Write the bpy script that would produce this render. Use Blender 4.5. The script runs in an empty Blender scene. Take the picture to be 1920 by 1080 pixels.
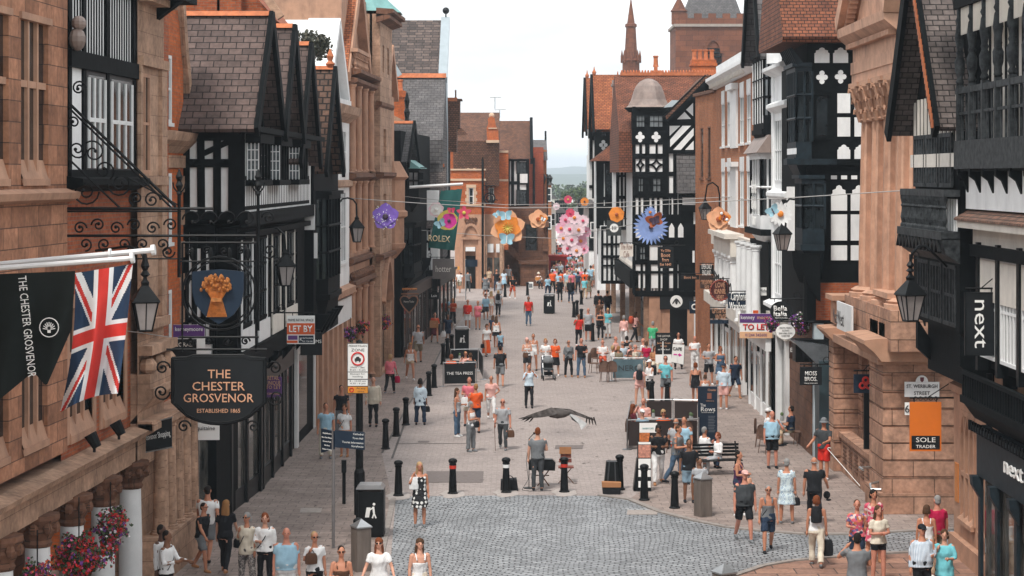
import bpy,bmesh,math,random
from mathutils import Vector,Matrix,noise
R=math.radians
PI=math.pi
sc=bpy.context.scene
col=sc.collection
random.seed(7)
CH=8.8
FP=3840.0
cam_d=bpy.data.cameras.new('camera');cam=bpy.data.objects.new('camera',cam_d);col.objects.link(cam)
cam_d.sensor_width=36.0;cam_d.lens=72.0;cam_d.shift_y=-210/1920.0
cam_d.clip_start=0.5;cam_d.clip_end=20000
cam.location=(0,0,CH);cam.rotation_euler=(R(90),0,0)
sc.camera=cam
SUN_EL,SUN_AZ=58.0,205.0
w=bpy.data.worlds.new('World');sc.world=w;w.use_nodes=True
nt=w.node_tree;nt.nodes.clear()
wo=nt.nodes.new('ShaderNodeOutputWorld');bg=nt.nodes.new('ShaderNodeBackground')
sky=nt.nodes.new('ShaderNodeTexSky');sky.sky_type='NISHITA';sky.sun_disc=False
sky.sun_elevation=R(SUN_EL);sky.sun_rotation=R(SUN_AZ);sky.dust_density=4.0;sky.air_density=1.0
tc=nt.nodes.new('ShaderNodeTexCoord');mp=nt.nodes.new('ShaderNodeMapping');mp.inputs['Scale'].default_value=(1.2,1.2,4.5)
nz=nt.nodes.new('ShaderNodeTexNoise');nz.inputs['Scale'].default_value=2.4;nz.inputs['Detail'].default_value=7
cr=nt.nodes.new('ShaderNodeValToRGB')
cr.color_ramp.elements[0].position=0.36;cr.color_ramp.elements[0].color=(7.5,7.75,7.9,1)
cr.color_ramp.elements[1].position=0.6;cr.color_ramp.elements[1].color=(13.6,13.9,14.1,1)
mx=nt.nodes.new('ShaderNodeMixRGB');mx.inputs[0].default_value=0.93
nt.links.new(tc.outputs['Generated'],mp.inputs[0]);nt.links.new(mp.outputs[0],nz.inputs[0])
nt.links.new(nz.outputs[0],cr.inputs[0]);nt.links.new(sky.outputs[0],mx.inputs[1]);nt.links.new(cr.outputs[0],mx.inputs[2])
nt.links.new(mx.outputs[0],bg.inputs[0]);bg.inputs[1].default_value=0.062
nt.links.new(bg.outputs[0],wo.inputs[0])
sd=bpy.data.lights.new('sun','SUN');sd.energy=1.5;sd.angle=R(10);sd.color=(1.0,0.95,0.88)
sun=bpy.data.objects.new('sun',sd);col.objects.link(sun)
az=R(SUN_AZ);el=R(SUN_EL)
sdir=Vector((math.sin(az)*math.cos(el),math.cos(az)*math.cos(el),math.sin(el)))
sun.rotation_euler=sdir.to_track_quat('Z','Y').to_euler();sun.location=(-30,-40,60)
sc.view_settings.view_transform='Standard';sc.view_settings.look='None'
sc.view_settings.exposure=1.15;sc.view_settings.gamma=1.0
def wx(x,Y):return(x-960)*Y/FP
def wz(y,Y):return CH-(y-330)*Y/FP
def gy(y):return CH*FP/(y-330.0)
def gpt(x,y):
 Y=gy(y);return(wx(x,Y),Y)
class Fr:
 """facade frame. p(u, n, z): u along the wall, n outwards"""
 def __init__(s,ox,oy,ux,uy,nx,ny):s.v=(ox,oy,ux,uy,nx,ny)
 def p(s,u,n,z):
  ox,oy,ux,uy,nx,ny=s.v
  return(ox+ux*u+nx*n,oy+uy*u+ny*n,z)
def street(X0,Y0,a,side):
 """wall along the street; u is world depth; side=+1 left of the street (faces +X), -1 right"""
 return Fr(X0-a*Y0,0,a,1,side,0)
def front(Y):return Fr(0,Y,1,0,0,-1)
def ang(ox,oy,deg,side=1):
 """general: u heading deg (0=+X, 90=+Y)"""
 a=R(deg);return Fr(ox,oy,math.cos(a),math.sin(a),side*math.sin(a),-side*math.cos(a))
def yof(X0,Y0,a,x):return(X0-a*Y0)/((x-960)/FP-a)
def surf_group():
 g=bpy.data.node_groups.new('wall_coords','ShaderNodeTree')
 g.interface.new_socket(name='UV',in_out='OUTPUT',socket_type='NodeSocketVector')
 n=g.nodes;l=g.links
 geo=n.new('ShaderNodeNewGeometry');out=n.new('NodeGroupOutput')
 def vm(op,a,b=None):
  m=n.new('ShaderNodeVectorMath');m.operation=op
  for i,q in enumerate((a,b)):
   if q is None:continue
   if isinstance(q,tuple):m.inputs[i].default_value=q
   else:l.new(q,m.inputs[i])
  return m
 N=vm('ADD',geo.outputs['True Normal'],(0.0001,0.0002,0)).outputs[0]
 T=vm('NORMALIZE',vm('CROSS_PRODUCT',(0,0,1),N).outputs[0]).outputs[0]
 B=vm('CROSS_PRODUCT',N,T).outputs[0]
 u=vm('DOT_PRODUCT',geo.outputs['Position'],T).outputs['Value']
 v=vm('DOT_PRODUCT',geo.outputs['Position'],B).outputs['Value']
 c=n.new('ShaderNodeCombineXYZ');l.new(u,c.inputs[0]);l.new(v,c.inputs[1])
 l.new(c.outputs[0],out.inputs[0])
 return g
SURF=surf_group()
def newmat(name):
 m=bpy.data.materials.new(name);m.use_nodes=True
 n=m.node_tree.nodes;b=n['Principled BSDF']
 return m,n,m.node_tree.links,b
def c4(c):return(c[0],c[1],c[2],1)
TMP=bpy.data.scenes.new('workshop')
def evaluated_mesh(o):
 """mesh of an unlinked object after its modifiers, evaluated in a scene of its own"""
 TMP.collection.objects.link(o);vl=TMP.view_layers[0];vl.update();dg=vl.depsgraph;dg.update()
 me=bpy.data.meshes.new_from_object(o.evaluated_get(dg));bpy.data.objects.remove(o);return me
_mc={}
def plain(name,c,rough=.75,var=.12,scale=3.0,metal=0,bump=.0,spec=.5,dirt=0,streak=False,c2=None):
 key=(name,c,rough,var,scale,metal,bump)
 if key in _mc:return _mc[key]
 m,n,l,b=newmat(name);_mc[key]=m
 b.inputs['Roughness'].default_value=rough;b.inputs['Metallic'].default_value=metal
 b.inputs['Specular IOR Level'].default_value=spec
 geo=n.new('ShaderNodeNewGeometry');mp=n.new('ShaderNodeMapping');l.new(geo.outputs['Position'],mp.inputs[0])
 if streak:mp.inputs['Scale'].default_value=(1,1,.18)
 nz=n.new('ShaderNodeTexNoise');nz.inputs['Scale'].default_value=scale;nz.inputs['Detail'].default_value=5
 nz.inputs['Roughness'].default_value=.62
 l.new(mp.outputs[0],nz.inputs['Vector'])
 r=n.new('ShaderNodeValToRGB');r.color_ramp.elements[0].position=.3;r.color_ramp.elements[1].position=.7
 lo=tuple(v*(1-var)for v in c);hi=tuple(min(1,v*(1+var))for v in(c2 or c))
 r.color_ramp.elements[0].color=c4(lo);r.color_ramp.elements[1].color=c4(hi)
 l.new(nz.outputs[0],r.inputs[0]);src=r.outputs[0]
 if dirt:
  n2=n.new('ShaderNodeTexNoise');n2.inputs['Scale'].default_value=.9;n2.inputs['Detail'].default_value=8;n2.inputs['Roughness'].default_value=.7
  m2=n.new('ShaderNodeMapping');m2.inputs['Scale'].default_value=(1.3,1.3,.45);l.new(geo.outputs['Position'],m2.inputs[0]);l.new(m2.outputs[0],n2.inputs['Vector'])
  r2=n.new('ShaderNodeValToRGB');r2.color_ramp.elements[0].position=.48;r2.color_ramp.elements[1].position=.72
  r2.color_ramp.elements[0].color=(1,1,1,1);r2.color_ramp.elements[1].color=(1-dirt,1-dirt,1-dirt*.95,1)
  l.new(n2.outputs[0],r2.inputs[0]);mm=n.new('ShaderNodeMixRGB');mm.blend_type='MULTIPLY';mm.inputs[0].default_value=1
  l.new(src,mm.inputs[1]);l.new(r2.outputs[0],mm.inputs[2]);src=mm.outputs[0]
 l.new(src,b.inputs['Base Color'])
 if bump:
  bp=n.new('ShaderNodeBump');bp.inputs['Strength'].default_value=bump;bp.inputs['Distance'].default_value=.02
  l.new(nz.outputs[0],bp.inputs['Height']);l.new(bp.outputs[0],b.inputs['Normal'])
 return m
def bricky(name,c1,c2,mortar,bw,bh,ms=.012,rough=.9,bump=.5,dist=.012,warp=0,ground=False,dirt=.3,off=.5,sq=1,bias=0,dscale=.7,dirtcol=None,rot=0,nsc=9.0):
 m,n,l,b=newmat(name)
 b.inputs['Roughness'].default_value=rough;b.inputs['Specular IOR Level'].default_value=.35
 geo=n.new('ShaderNodeNewGeometry')
 if ground:src=geo.outputs['Position']
 else:
  g=n.new('ShaderNodeGroup');g.node_tree=SURF;src=g.outputs[0]
 if rot:
  mr=n.new('ShaderNodeMapping');mr.inputs['Rotation'].default_value=(0,0,R(rot));l.new(src,mr.inputs[0]);src=mr.outputs[0]
 if warp:
  nw=n.new('ShaderNodeTexNoise');nw.inputs['Scale'].default_value=.55;nw.inputs['Detail'].default_value=3;l.new(geo.outputs['Position'],nw.inputs['Vector'])
  v1=n.new('ShaderNodeVectorMath');v1.operation='SUBTRACT';v1.inputs[1].default_value=(.5,.5,.5);l.new(nw.outputs['Color'],v1.inputs[0])
  v2=n.new('ShaderNodeVectorMath');v2.operation='SCALE';v2.inputs['Scale'].default_value=warp;l.new(v1.outputs[0],v2.inputs[0])
  v3=n.new('ShaderNodeVectorMath');v3.operation='ADD';l.new(src,v3.inputs[0]);l.new(v2.outputs[0],v3.inputs[1]);src=v3.outputs[0]
 t=n.new('ShaderNodeTexBrick');l.new(src,t.inputs['Vector'])
 t.inputs['Scale'].default_value=1;t.inputs['Brick Width'].default_value=bw;t.inputs['Row Height'].default_value=bh
 t.inputs['Mortar Size'].default_value=ms;t.inputs['Mortar Smooth'].default_value=.2;t.inputs['Bias'].default_value=bias
 t.inputs['Color1'].default_value=c4(c1);t.inputs['Color2'].default_value=c4(c2);t.inputs['Mortar'].default_value=c4(mortar)
 t.offset=off;t.squash=sq
 nz=n.new('ShaderNodeTexNoise');nz.inputs['Scale'].default_value=dscale;nz.inputs['Detail'].default_value=8;nz.inputs['Roughness'].default_value=.68
 l.new(geo.outputs['Position'],nz.inputs['Vector'])
 r=n.new('ShaderNodeValToRGB');r.color_ramp.elements[0].position=.35;r.color_ramp.elements[1].position=.68
 d=dirtcol or(1-dirt,1-dirt,1-dirt)
 r.color_ramp.elements[0].color=(1.06,1.06,1.06,1);r.color_ramp.elements[1].color=c4(d)
 l.new(nz.outputs[0],r.inputs[0])
 mm=n.new('ShaderNodeMixRGB');mm.blend_type='MULTIPLY';mm.inputs[0].default_value=1;l.new(t.outputs[0],mm.inputs[1]);l.new(r.outputs[0],mm.inputs[2])
 n3=n.new('ShaderNodeTexNoise');n3.inputs['Scale'].default_value=nsc;n3.inputs['Detail'].default_value=4;l.new(geo.outputs['Position'],n3.inputs['Vector'])
 r3=n.new('ShaderNodeValToRGB');r3.color_ramp.elements[0].position=.3;r3.color_ramp.elements[1].position=.7
 r3.color_ramp.elements[0].color=(.8,.8,.8,1);r3.color_ramp.elements[1].color=(1.18,1.18,1.18,1);l.new(n3.outputs[0],r3.inputs[0])
 m3=n.new('ShaderNodeMixRGB');m3.blend_type='MULTIPLY';m3.inputs[0].default_value=1;l.new(mm.outputs[0],m3.inputs[1]);l.new(r3.outputs[0],m3.inputs[2])
 l.new(m3.outputs[0],b.inputs['Base Color'])
 inv=n.new('ShaderNodeMath');inv.operation='SUBTRACT';inv.inputs[0].default_value=1;l.new(t.outputs['Fac'],inv.inputs[1])
 ad=n.new('ShaderNodeMath');ad.operation='MULTIPLY_ADD';ad.inputs[1].default_value=.35;l.new(n3.outputs[0],ad.inputs[0]);l.new(inv.outputs[0],ad.inputs[2])
 bp=n.new('ShaderNodeBump');bp.inputs['Strength'].default_value=bump;bp.inputs['Distance'].default_value=dist
 l.new(ad.outputs[0],bp.inputs['Height']);l.new(bp.outputs[0],b.inputs['Normal'])
 return m
class MB:
 def __init__(s,M=None):s.v=[];s.f=[];s.mi=[];s.M=M;s.cur=0;s.sm=[];s.smooth=False
 def addv(s,p):
  if s.M is not None:p=s.M@Vector(p)
  s.v.append((p[0],p[1],p[2]));return len(s.v)-1
 def face(s,idx):s.f.append(tuple(idx));s.mi.append(s.cur);s.sm.append(s.smooth)
 def poly(s,pts):s.face([s.addv(p)for p in pts]);return s
 def box(s,F,u0,u1,n0,n1,z0,z1):
  q=F.p if F else(lambda a,b,c:(a,b,c))
  i=[s.addv(q(u,n,z))for z in(z0,z1)for n in(n0,n1)for u in(u0,u1)]
  for f in((0,1,3,2),(4,6,7,5),(0,4,5,1),(2,3,7,6),(0,2,6,4),(1,5,7,3)):s.face([i[k]for k in f])
  return s
 def prism(s,F,pts,n0,n1):
  """outline pts (u,z) extruded between n0 and n1"""
  q=F.p if F else(lambda a,b,c:(a,b,c))
  a=[s.addv(q(u,n0,z))for u,z in pts];b=[s.addv(q(u,n1,z))for u,z in pts]
  s.face(a);s.face(b[::-1]);k=len(pts)
  for i in range(k):j=(i+1)%k;s.face([a[i],b[i],b[j],a[j]])
  return s
 def prismu(s,F,pts,u0,u1):
  """profile pts (n,z) extruded along the wall"""
  q=F.p if F else(lambda a,b,c:(a,b,c))
  a=[s.addv(q(u0,n,z))for n,z in pts];b=[s.addv(q(u1,n,z))for n,z in pts]
  s.face(a);s.face(b[::-1]);k=len(pts)
  for i in range(k):j=(i+1)%k;s.face([a[i],b[i],b[j],a[j]])
  return s
 def prismz(s,pts,z0,z1):
  a=[s.addv((x,y,z0))for x,y in pts];b=[s.addv((x,y,z1))for x,y in pts]
  s.face(a);s.face(b[::-1]);k=len(pts)
  for i in range(k):j=(i+1)%k;s.face([a[i],b[i],b[j],a[j]])
  return s
 def bar(s,F,p,q,t,n0,n1):
  """beam in the wall plane from p=(u,z) to q, width t"""
  dx,dz=q[0]-p[0],q[1]-p[1];L=math.hypot(dx,dz)or 1;ox,oz=-dz/L*t/2,dx/L*t/2
  return s.prism(F,[(p[0]+ox,p[1]+oz),(q[0]+ox,q[1]+oz),(q[0]-ox,q[1]-oz),(p[0]-ox,p[1]-oz)],n0,n1)
 def tube(s,pts,r,k=6,caps=True):
  pts=[Vector(p)for p in pts];rr=r if isinstance(r,(list,tuple))else[r]*len(pts)
  rings=[];up=None
  for i,p in enumerate(pts):
   d=(pts[min(i+1,len(pts)-1)]-pts[max(i-1,0)])
   if d.length<1e-9:d=Vector((0,0,1))
   d.normalize()
   if up is None:up=Vector((0,0,1))if abs(d.z)<.9 else Vector((1,0,0))
   a=d.cross(up)
   if a.length<1e-4:a=d.cross(Vector((.3,1,.2)))
   a.normalize();b=a.cross(d).normalized();up=b
   rings.append([s.addv(p+a*math.cos(2*PI*j/k)*rr[i]+b*math.sin(2*PI*j/k)*rr[i])for j in range(k)])
  for A,B in zip(rings,rings[1:]):
   for j in range(k):s.face([A[j],A[(j+1)%k],B[(j+1)%k],B[j]])
  if caps:s.face(rings[0][::-1]);s.face(rings[-1])
  return s
 def lathe(s,prof,c=(0,0,0),k=16,sx=1,sy=1,a0=0,caps=True):
  """prof [(r,z)...] around vertical axis at c"""
  rings=[]
  for r,z in prof:
   rings.append([s.addv((c[0]+r*sx*math.cos(a0+2*PI*j/k),c[1]+r*sy*math.sin(a0+2*PI*j/k),c[2]+z))for j in range(k)])
  for A,B in zip(rings,rings[1:]):
   for j in range(k):s.face([A[j],A[(j+1)%k],B[(j+1)%k],B[j]])
  if caps:s.face(rings[0][::-1]);s.face(rings[-1])
  return s
 def ball(s,c,r,k=10,h=7):
  rx,ry,rz=r if isinstance(r,(list,tuple))else(r,r,r)
  prof=[(max(.02,math.sin(PI*i/h)),-math.cos(PI*i/h))for i in range(h+1)]
  rings=[[s.addv((c[0]+a*rx*math.cos(2*PI*j/k),c[1]+a*ry*math.sin(2*PI*j/k),c[2]+z*rz))for j in range(k)]for a,z in prof]
  for A,B in zip(rings,rings[1:]):
   for j in range(k):s.face([A[j],A[(j+1)%k],B[(j+1)%k],B[j]])
  s.face(rings[0][::-1]);s.face(rings[-1])
  return s
 def torus(s,c,R0,r,k=20,m=6,axis='y',a0=0,a1=2*PI):
  pts=[]
  full=abs(a1-a0-2*PI)<1e-6
  for i in range(k+1):
   a=a0+(a1-a0)*i/k
   x,z=R0*math.cos(a),R0*math.sin(a)
   pts.append({'y':(c[0]+x,c[1],c[2]+z),'x':(c[0],c[1]+x,c[2]+z),'z':(c[0]+x,c[1]+z,c[2])}[axis])
  return s.tube(pts,r,m,caps=not full)
 def build(s,name,mats,parent=None,recalc=True,bevel=0,smooth=None):
  me=bpy.data.meshes.new(name);me.from_pydata(s.v,[],s.f)
  if not isinstance(mats,(list,tuple)):mats=[mats]
  for m in mats:me.materials.append(m)
  me.polygons.foreach_set('material_index',s.mi)
  me.polygons.foreach_set('use_smooth',s.sm if smooth is None else[smooth]*len(s.f))
  if recalc:
   bm=bmesh.new();bm.from_mesh(me);bmesh.ops.recalc_face_normals(bm,faces=bm.faces);bm.to_mesh(me);bm.free()
  o=bpy.data.objects.new(name,me);col.objects.link(o)
  if parent is not None:adopt(o,parent)
  return o
def adopt(o,parent):
 o.parent=parent
 o.matrix_parent_inverse=world_of(parent).inverted()
def world_of(o):
 m=o.matrix_basis.copy()
 if o.parent is not None:m=world_of(o.parent)@o.matrix_parent_inverse@m
 return m
def tag(o,label,cat,group=None):
 o['label']=label;o['category']=cat
 if group:o['group']=group
 return o
def thing(name,label,cat,loc=(0,0,0),group=None,rz=0):
 o=bpy.data.objects.new(name,None);col.objects.link(o);o.location=loc;o.rotation_euler=(0,0,rz)
 o.empty_display_size=.2
 return tag(o,label,cat,group)
def setting(o,kind='structure'):o['kind']=kind;return o
def kids(o):return[c for c in bpy.data.objects if c.parent==o]
_kid={}
def copy_tree(root,loc,rz=0,label=None,scale=None):
 """a copy of a thing, its parts and their sub-parts (built round the origin)"""
 c=root.copy();col.objects.link(c);c.location=loc;c.rotation_euler=(0,0,rz)
 if scale:c.scale=(scale,)*3
 if label:c['label']=label
 if root.name not in _kid:_kid[root.name]=[(k,kids(k))for k in kids(root)]
 for ch,gr in _kid[root.name]:
  d=ch.copy();col.objects.link(d);d.parent=c
  for g in gr:
   e=g.copy();col.objects.link(e);e.parent=d
 return c
def text(s,F,u,z,h,mat,parent,n=.01,width=None,align='CENTER',depth=.008,name='lettering',rot=0,bold=0,spacing=1.0):
 """raised lettering lying in the plane of frame F, centre (u,z), cap height h"""
 cu=bpy.data.curves.new('t','FONT');cu.body=s;cu.size=1;cu.align_x=align;cu.align_y='CENTER'
 cu.extrude=0;cu.offset=bold;cu.space_character=spacing;cu.resolution_u=2;cu.space_line=.85
 me=evaluated_mesh(bpy.data.objects.new('t',cu));bpy.data.curves.remove(cu)
 if not me.vertices:return None
 nl=s.count('\n')+1
 xs=[v.co.x for v in me.vertices];ys=[v.co.y for v in me.vertices]
 sy=h/.72;sx=sy
 if width:sx=width/max(.01,(max(xs)-min(xs)))
 cx=(max(xs)+min(xs))/2 if align=='CENTER' else 0;cy=(max(ys)+min(ys))/2
 ca,sa=math.cos(rot),math.sin(rot)
 bm=bmesh.new();bm.from_mesh(me)
 r=bmesh.ops.extrude_face_region(bm,geom=bm.faces[:]);top=[g for g in r['geom']if isinstance(g,bmesh.types.BMVert)];ts=set(top)
 for v in bm.verts:
  a=(v.co.x-cx)*sx;b=(v.co.y-cy)*sy
  a,b=a*ca-b*sa,a*sa+b*ca
  v.co=Vector(F.p(u+a,n+(depth if v in ts else 0),z+b))
 bmesh.ops.recalc_face_normals(bm,faces=bm.faces);bm.to_mesh(me);bm.free()
 me.materials.clear();me.materials.append(mat);me.name=name
 o=bpy.data.objects.new(name,me);col.objects.link(o)
 if parent is not None:adopt(o,parent)
 return o
def wall(mb,F,u0,u1,z0,z1,ops=(),n=0,d=.15,back=.3):
 us=sorted({u0,u1,*[o[0]for o in ops],*[o[1]for o in ops]});zs=sorted({z0,z1,*[o[2]for o in ops],*[o[3]for o in ops]})
 for a,b in zip(us,us[1:]):
  for c,e in zip(zs,zs[1:]):
   m,k=(a+b)/2,(c+e)/2
   if any(o[0]<m<o[1]and o[2]<k<o[3]for o in ops):continue
   mb.poly([F.p(a,n,c),F.p(b,n,c),F.p(b,n,e),F.p(a,n,e)])
 for a,b,c,e in ops:
  for P in([(a,c),(b,c)],[(b,c),(b,e)],[(b,e),(a,e)],[(a,e),(a,c)]):
   mb.poly([F.p(P[0][0],n,P[0][1]),F.p(P[1][0],n,P[1][1]),F.p(P[1][0],n-d,P[1][1]),F.p(P[0][0],n-d,P[0][1])])
 return mb
def win(F,a,b,c,e,par,fm,gm,n=0,d=.1,bars=(1,1),t=.05,sill=None,sm=None,head=None,name='window',ft=None,arch=False):
 """window in an opening a..b, c..e ; frame part with a pane sub-part"""
 ft=ft or t*1.3
 m=MB()
 m.box(F,a,a+ft,n-d,n-d+.06,c,e);m.box(F,b-ft,b,n-d,n-d+.06,c,e)
 m.box(F,a+ft,b-ft,n-d,n-d+.06,c,c+ft);m.box(F,a+ft,b-ft,n-d,n-d+.06,e-ft,e)
 nx,nz=bars
 for i in range(1,nx):
  u=a+(b-a)*i/nx;m.box(F,u-t/2,u+t/2,n-d,n-d+.05,c+ft,e-ft)
 for i in range(1,nz):
  z=c+(e-c)*i/nz;m.box(F,a+ft,b-ft,n-d+.001,n-d+.045,z-t/2,z+t/2)
 o=m.build(name,fm,par)
 MB().box(F,a+ft*.5,b-ft*.5,n-d-.02,n-d+.012,c+ft*.5,e-ft*.5).build('pane',gm,o)
 if sill:MB().box(F,a-.06,b+.06,n-.02,n+sill,c-.09,c-.003).build('sill',sm or fm,o)
 if head:MB().box(F,a-.04,b+.04,n-.02,n+.03,e+.003,e+head).build('lintel',sm or fm,o)
 return o
BLACK=plain('black_timber',(.0035,.0048,.0056),.7,.45,5,bump=.3,spec=.06)
BLACKV=plain('black_gloss_paint',(.0045,.006,.007),.4,.3,4,spec=.2)
BLUEBLK=plain('blue_black_paint',(.010,.018,.024),.5,.5,5,bump=.2,spec=.2)
IRON=plain('wrought_iron',(.004,.005,.006),.5,.3,9,spec=.18)
WHITE=plain('white_render',(.78,.79,.79),.8,.05,2.5,bump=.15,dirt=.22)
WPAINT=plain('white_paint',(.74,.75,.75),.5,.06,3,dirt=.15)
CREAM=plain('cream_paint',(.66,.62,.56),.7,.08,3,dirt=.2)
GLASS=plain('window_glass',(.012,.017,.02),.08,.6,1.5,spec=.5)
GLASSL=plain('curtained_glass',(.16,.18,.19),.08,.5,1.2,spec=.8)
GLASSD=plain('shop_glass',(.015,.022,.026),.06,.6,1.6,spec=.6,c2=(.10,.095,.085))  # paler mottling in the base colour imitates reflections on the panes
LEAD=plain('lead_glass',(.09,.11,.12),.12,.5,9,spec=.8)
STONE=bricky('sandstone_ashlar',(.50,.235,.135),(.28,.125,.07),(.12,.06,.04),.8,.36,.010,bump=.35,dirt=.45,dscale=1.6)
STONEP=plain('sandstone_dressed',(.43,.24,.155),.85,.13,3.2,bump=.3,dirt=.42)
STONEL=bricky('pale_sandstone',(.50,.315,.215),(.40,.245,.165),(.24,.14,.095),.95,.44,.007,bump=.3,dirt=.5,dscale=1.5)
STONEC=bricky('bank_sandstone',(.52,.30,.205),(.38,.205,.135),(.16,.09,.06),1.1,.46,.014,bump=.5,dirt=.5,dscale=1.8,dist=.03)
STONECP=plain('bank_stone_plain',(.50,.285,.19),.85,.18,2.6,bump=.35,dirt=.5)
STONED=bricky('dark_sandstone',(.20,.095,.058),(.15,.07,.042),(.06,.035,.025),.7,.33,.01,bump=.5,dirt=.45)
BRICK=bricky('red_brick',(.40,.10,.032),(.28,.06,.02),(.22,.13,.09),.23,.078,.008,bump=.35,dirt=.28)
BRICKO=bricky('orange_brick',(.54,.125,.028),(.38,.085,.022),(.28,.14,.08),.23,.078,.007,bump=.3,dirt=.28)
BRICKB=bricky('brown_brick',(.42,.15,.055),(.32,.10,.038),(.24,.16,.11),.23,.078,.009,bump=.35,dirt=.3)
SLATE=bricky('brown_slate',(.135,.094,.083),(.088,.062,.056),(.018,.013,.012),.34,.22,.014,bump=.9,dist=.03,dirt=.4,dscale=1.0)
SLATEG=bricky('grey_slate',(.135,.125,.125),(.095,.09,.092),(.03,.028,.028),.36,.22,.012,bump=.8,dist=.025,dirt=.35,dscale=1.2)
SLATEB=bricky('stone_slate',(.16,.13,.12),(.09,.072,.066),(.02,.016,.015),.26,.15,.014,bump=1.0,dist=.03,dirt=.45,dscale=1.5)
TILE=bricky('red_clay_tile',(.26,.09,.046),(.16,.055,.032),(.03,.015,.01),.2,.13,.014,bump=.9,dist=.025,dirt=.45,dscale=1.3)
TILEO=bricky('orange_clay_tile',(.40,.13,.05),(.27,.075,.032),(.07,.03,.016),.22,.14,.014,bump=.9,dist=.025,dirt=.4,dscale=.8)
TILEB=bricky('brown_clay_tile',(.22,.10,.06),(.13,.06,.038),(.02,.013,.01),.2,.13,.014,bump=.9,dist=.025,dirt=.4,dscale=.9)
RIDGE=plain('ridge_tile',(.42,.13,.05),.85,.3,5,bump=.4,dirt=.3)
LEADM=plain('weathered_lead',(.20,.15,.13),.55,.2,2,dirt=.3,c2=(.24,.18,.155))
COPPER=plain('verdigris_copper',(.14,.30,.29),.6,.2,2)
GOLD=plain('gilt',(.50,.20,.06),.4,.3,14,metal=.5,bump=.5)
LETW=plain('white_lettering',(.82,.82,.80),.5,.02)
LETB=plain('black_lettering',(.02,.02,.022),.5,.02)
LETC=plain('copper_lettering',(.62,.33,.20),.45,.08)
STEEL=plain('brushed_steel',(.42,.43,.44),.35,.1,6,metal=.8)
WOODR=plain('weathered_oak',(.13,.105,.09),.85,.3,6,streak=True,bump=.5)
GREYBLK=plain('greyed_timber',(.014,.018,.021),.6,.5,6,bump=.3,spec=.12,c2=(.04,.044,.047))
BOARD=plain('sign_black',(.008,.010,.012),.5,.15,3,spec=.25)
NAVY=plain('sign_navy',(.010,.022,.042),.5,.15,3,spec=.25)
CONC=plain('concrete_trim',(.45,.41,.38),.85,.1,4,dirt=.3)
ASPH=bricky('street_setts',(.345,.295,.275),(.295,.25,.233),(.23,.195,.18),.3,.15,.008,ground=True,bump=.35,dist=.005,dirt=.3,dscale=.45,rough=.85,dirtcol=(.86,.86,.87))
SLABS=bricky('pavement_slabs',(.32,.255,.225),(.255,.20,.178),(.165,.13,.115),.5,.34,.012,ground=True,bump=.4,dist=.006,dirt=.3,dscale=.8,rough=.85)
SLABR=bricky('brown_flagstones',(.33,.185,.13),(.24,.135,.10),(.07,.05,.045),.9,.62,.016,ground=True,bump=.4,dist=.006,dirt=.3,dscale=.8,rough=.85)
SETTS=bricky('cobble_setts',(.39,.405,.42),(.23,.24,.25),(.05,.05,.054),.24,.14,.02,ground=True,bump=1.0,dist=.02,dirt=.35,dscale=.6,rough=.5,warp=.45,rot=3,nsc=14)
KERB=plain('granite_kerb',(.25,.22,.2),.8,.2,5,bump=.3)
def gpoly(name,pts,z,m,world=False):
 P=[(p if world else gpt(*p))for p in pts]
 mb=MB();mb.poly([(x,y,z)for x,y in P]);return setting(mb.build(name,m))
gm=MB();gm.poly([(-900,-200,-.02),(900,-200,-.02),(900,6400,-.02),(-900,6400,-.02)])
setting(gm.build('ground',plain('distant_ground',(.10,.12,.08),.9,.2,.02)))
gpoly('street',[(-14,20),(16,20),(16,330),(-14,330)],0,ASPH,True)
gpoly('pavement',[(-12,30),(gpt(700,1080)[0],30),gpt(712,1080),gpt(735,935),gpt(716,850),gpt(765,760),gpt(806,700),gpt(842,625),(-3.0,128),(-3.3,150),(-9,150),(-12,60)],.004,SLABS,True)
cob=[(730,1085),(742,936),(760,931),(1000,929),(1120,930),(1175,938),(1231,961),(1298,978),(1357,990),(1427,998),(1509,1004),(1598,1004),(1707,998),(1790,994)]
cob2=[(1790,1036),(1707,1038),(1627,1041),(1587,1045),(1490,1054),(1438,1063),(1375,1084)]
cw=[gpt(*p)for p in cob]+[(16,53.5),(16,47.6)]+[gpt(*p)for p in cob2]+[(4.0,40),(-2.6,40)]
gpoly('cobbled_road',cw,.008,SETTS,True)
def strip(name,px,wd,z0,z1,m):
 P=[Vector((*gpt(*p),0))for p in px];mb=MB()
 for a,b in zip(P,P[1:]):
  d=(b-a).normalized();nrm=Vector((-d.y,d.x,0))*wd
  mb.prismz([(a.x,a.y),(b.x+d.x*.01,b.y+d.y*.01),(b.x+nrm.x,b.y+nrm.y),(a.x+nrm.x,a.y+nrm.y)],z0,z1)
 return setting(mb.build(name,m))
strip('kerb',cob[4:],.16,.0,.045,KERB)
strip('kerb',cob2[::1],-.16,.0,.045,KERB)
strip('kerb',[(712,1084),(742,936)],.14,0,.03,KERB)
rp=[gpt(*p)for p in[(1375,1084),(1438,1063),(1490,1054),(1587,1045),(1707,1038),(1790,1036)]]+[(16,47.4),(16,30),(4.6,30)]
gpoly('corner_paving',rp,.012,SLABR,True)
gpoly('side_paving',[(x,y)for x,y in[gpt(1180,936),gpt(1235,958),gpt(1300,975),gpt(1360,987),gpt(1430,995),gpt(1510,1001),gpt(1598,1001),gpt(1707,994),gpt(1790,990)]]+[(13,53.9),(13,60),(9.8,66),(9.6,84),(9.4,104),(8.2,104),(7.6,84),(6.6,70),(4.4,60)],.005,SLABS,True)
mb=MB()
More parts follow.
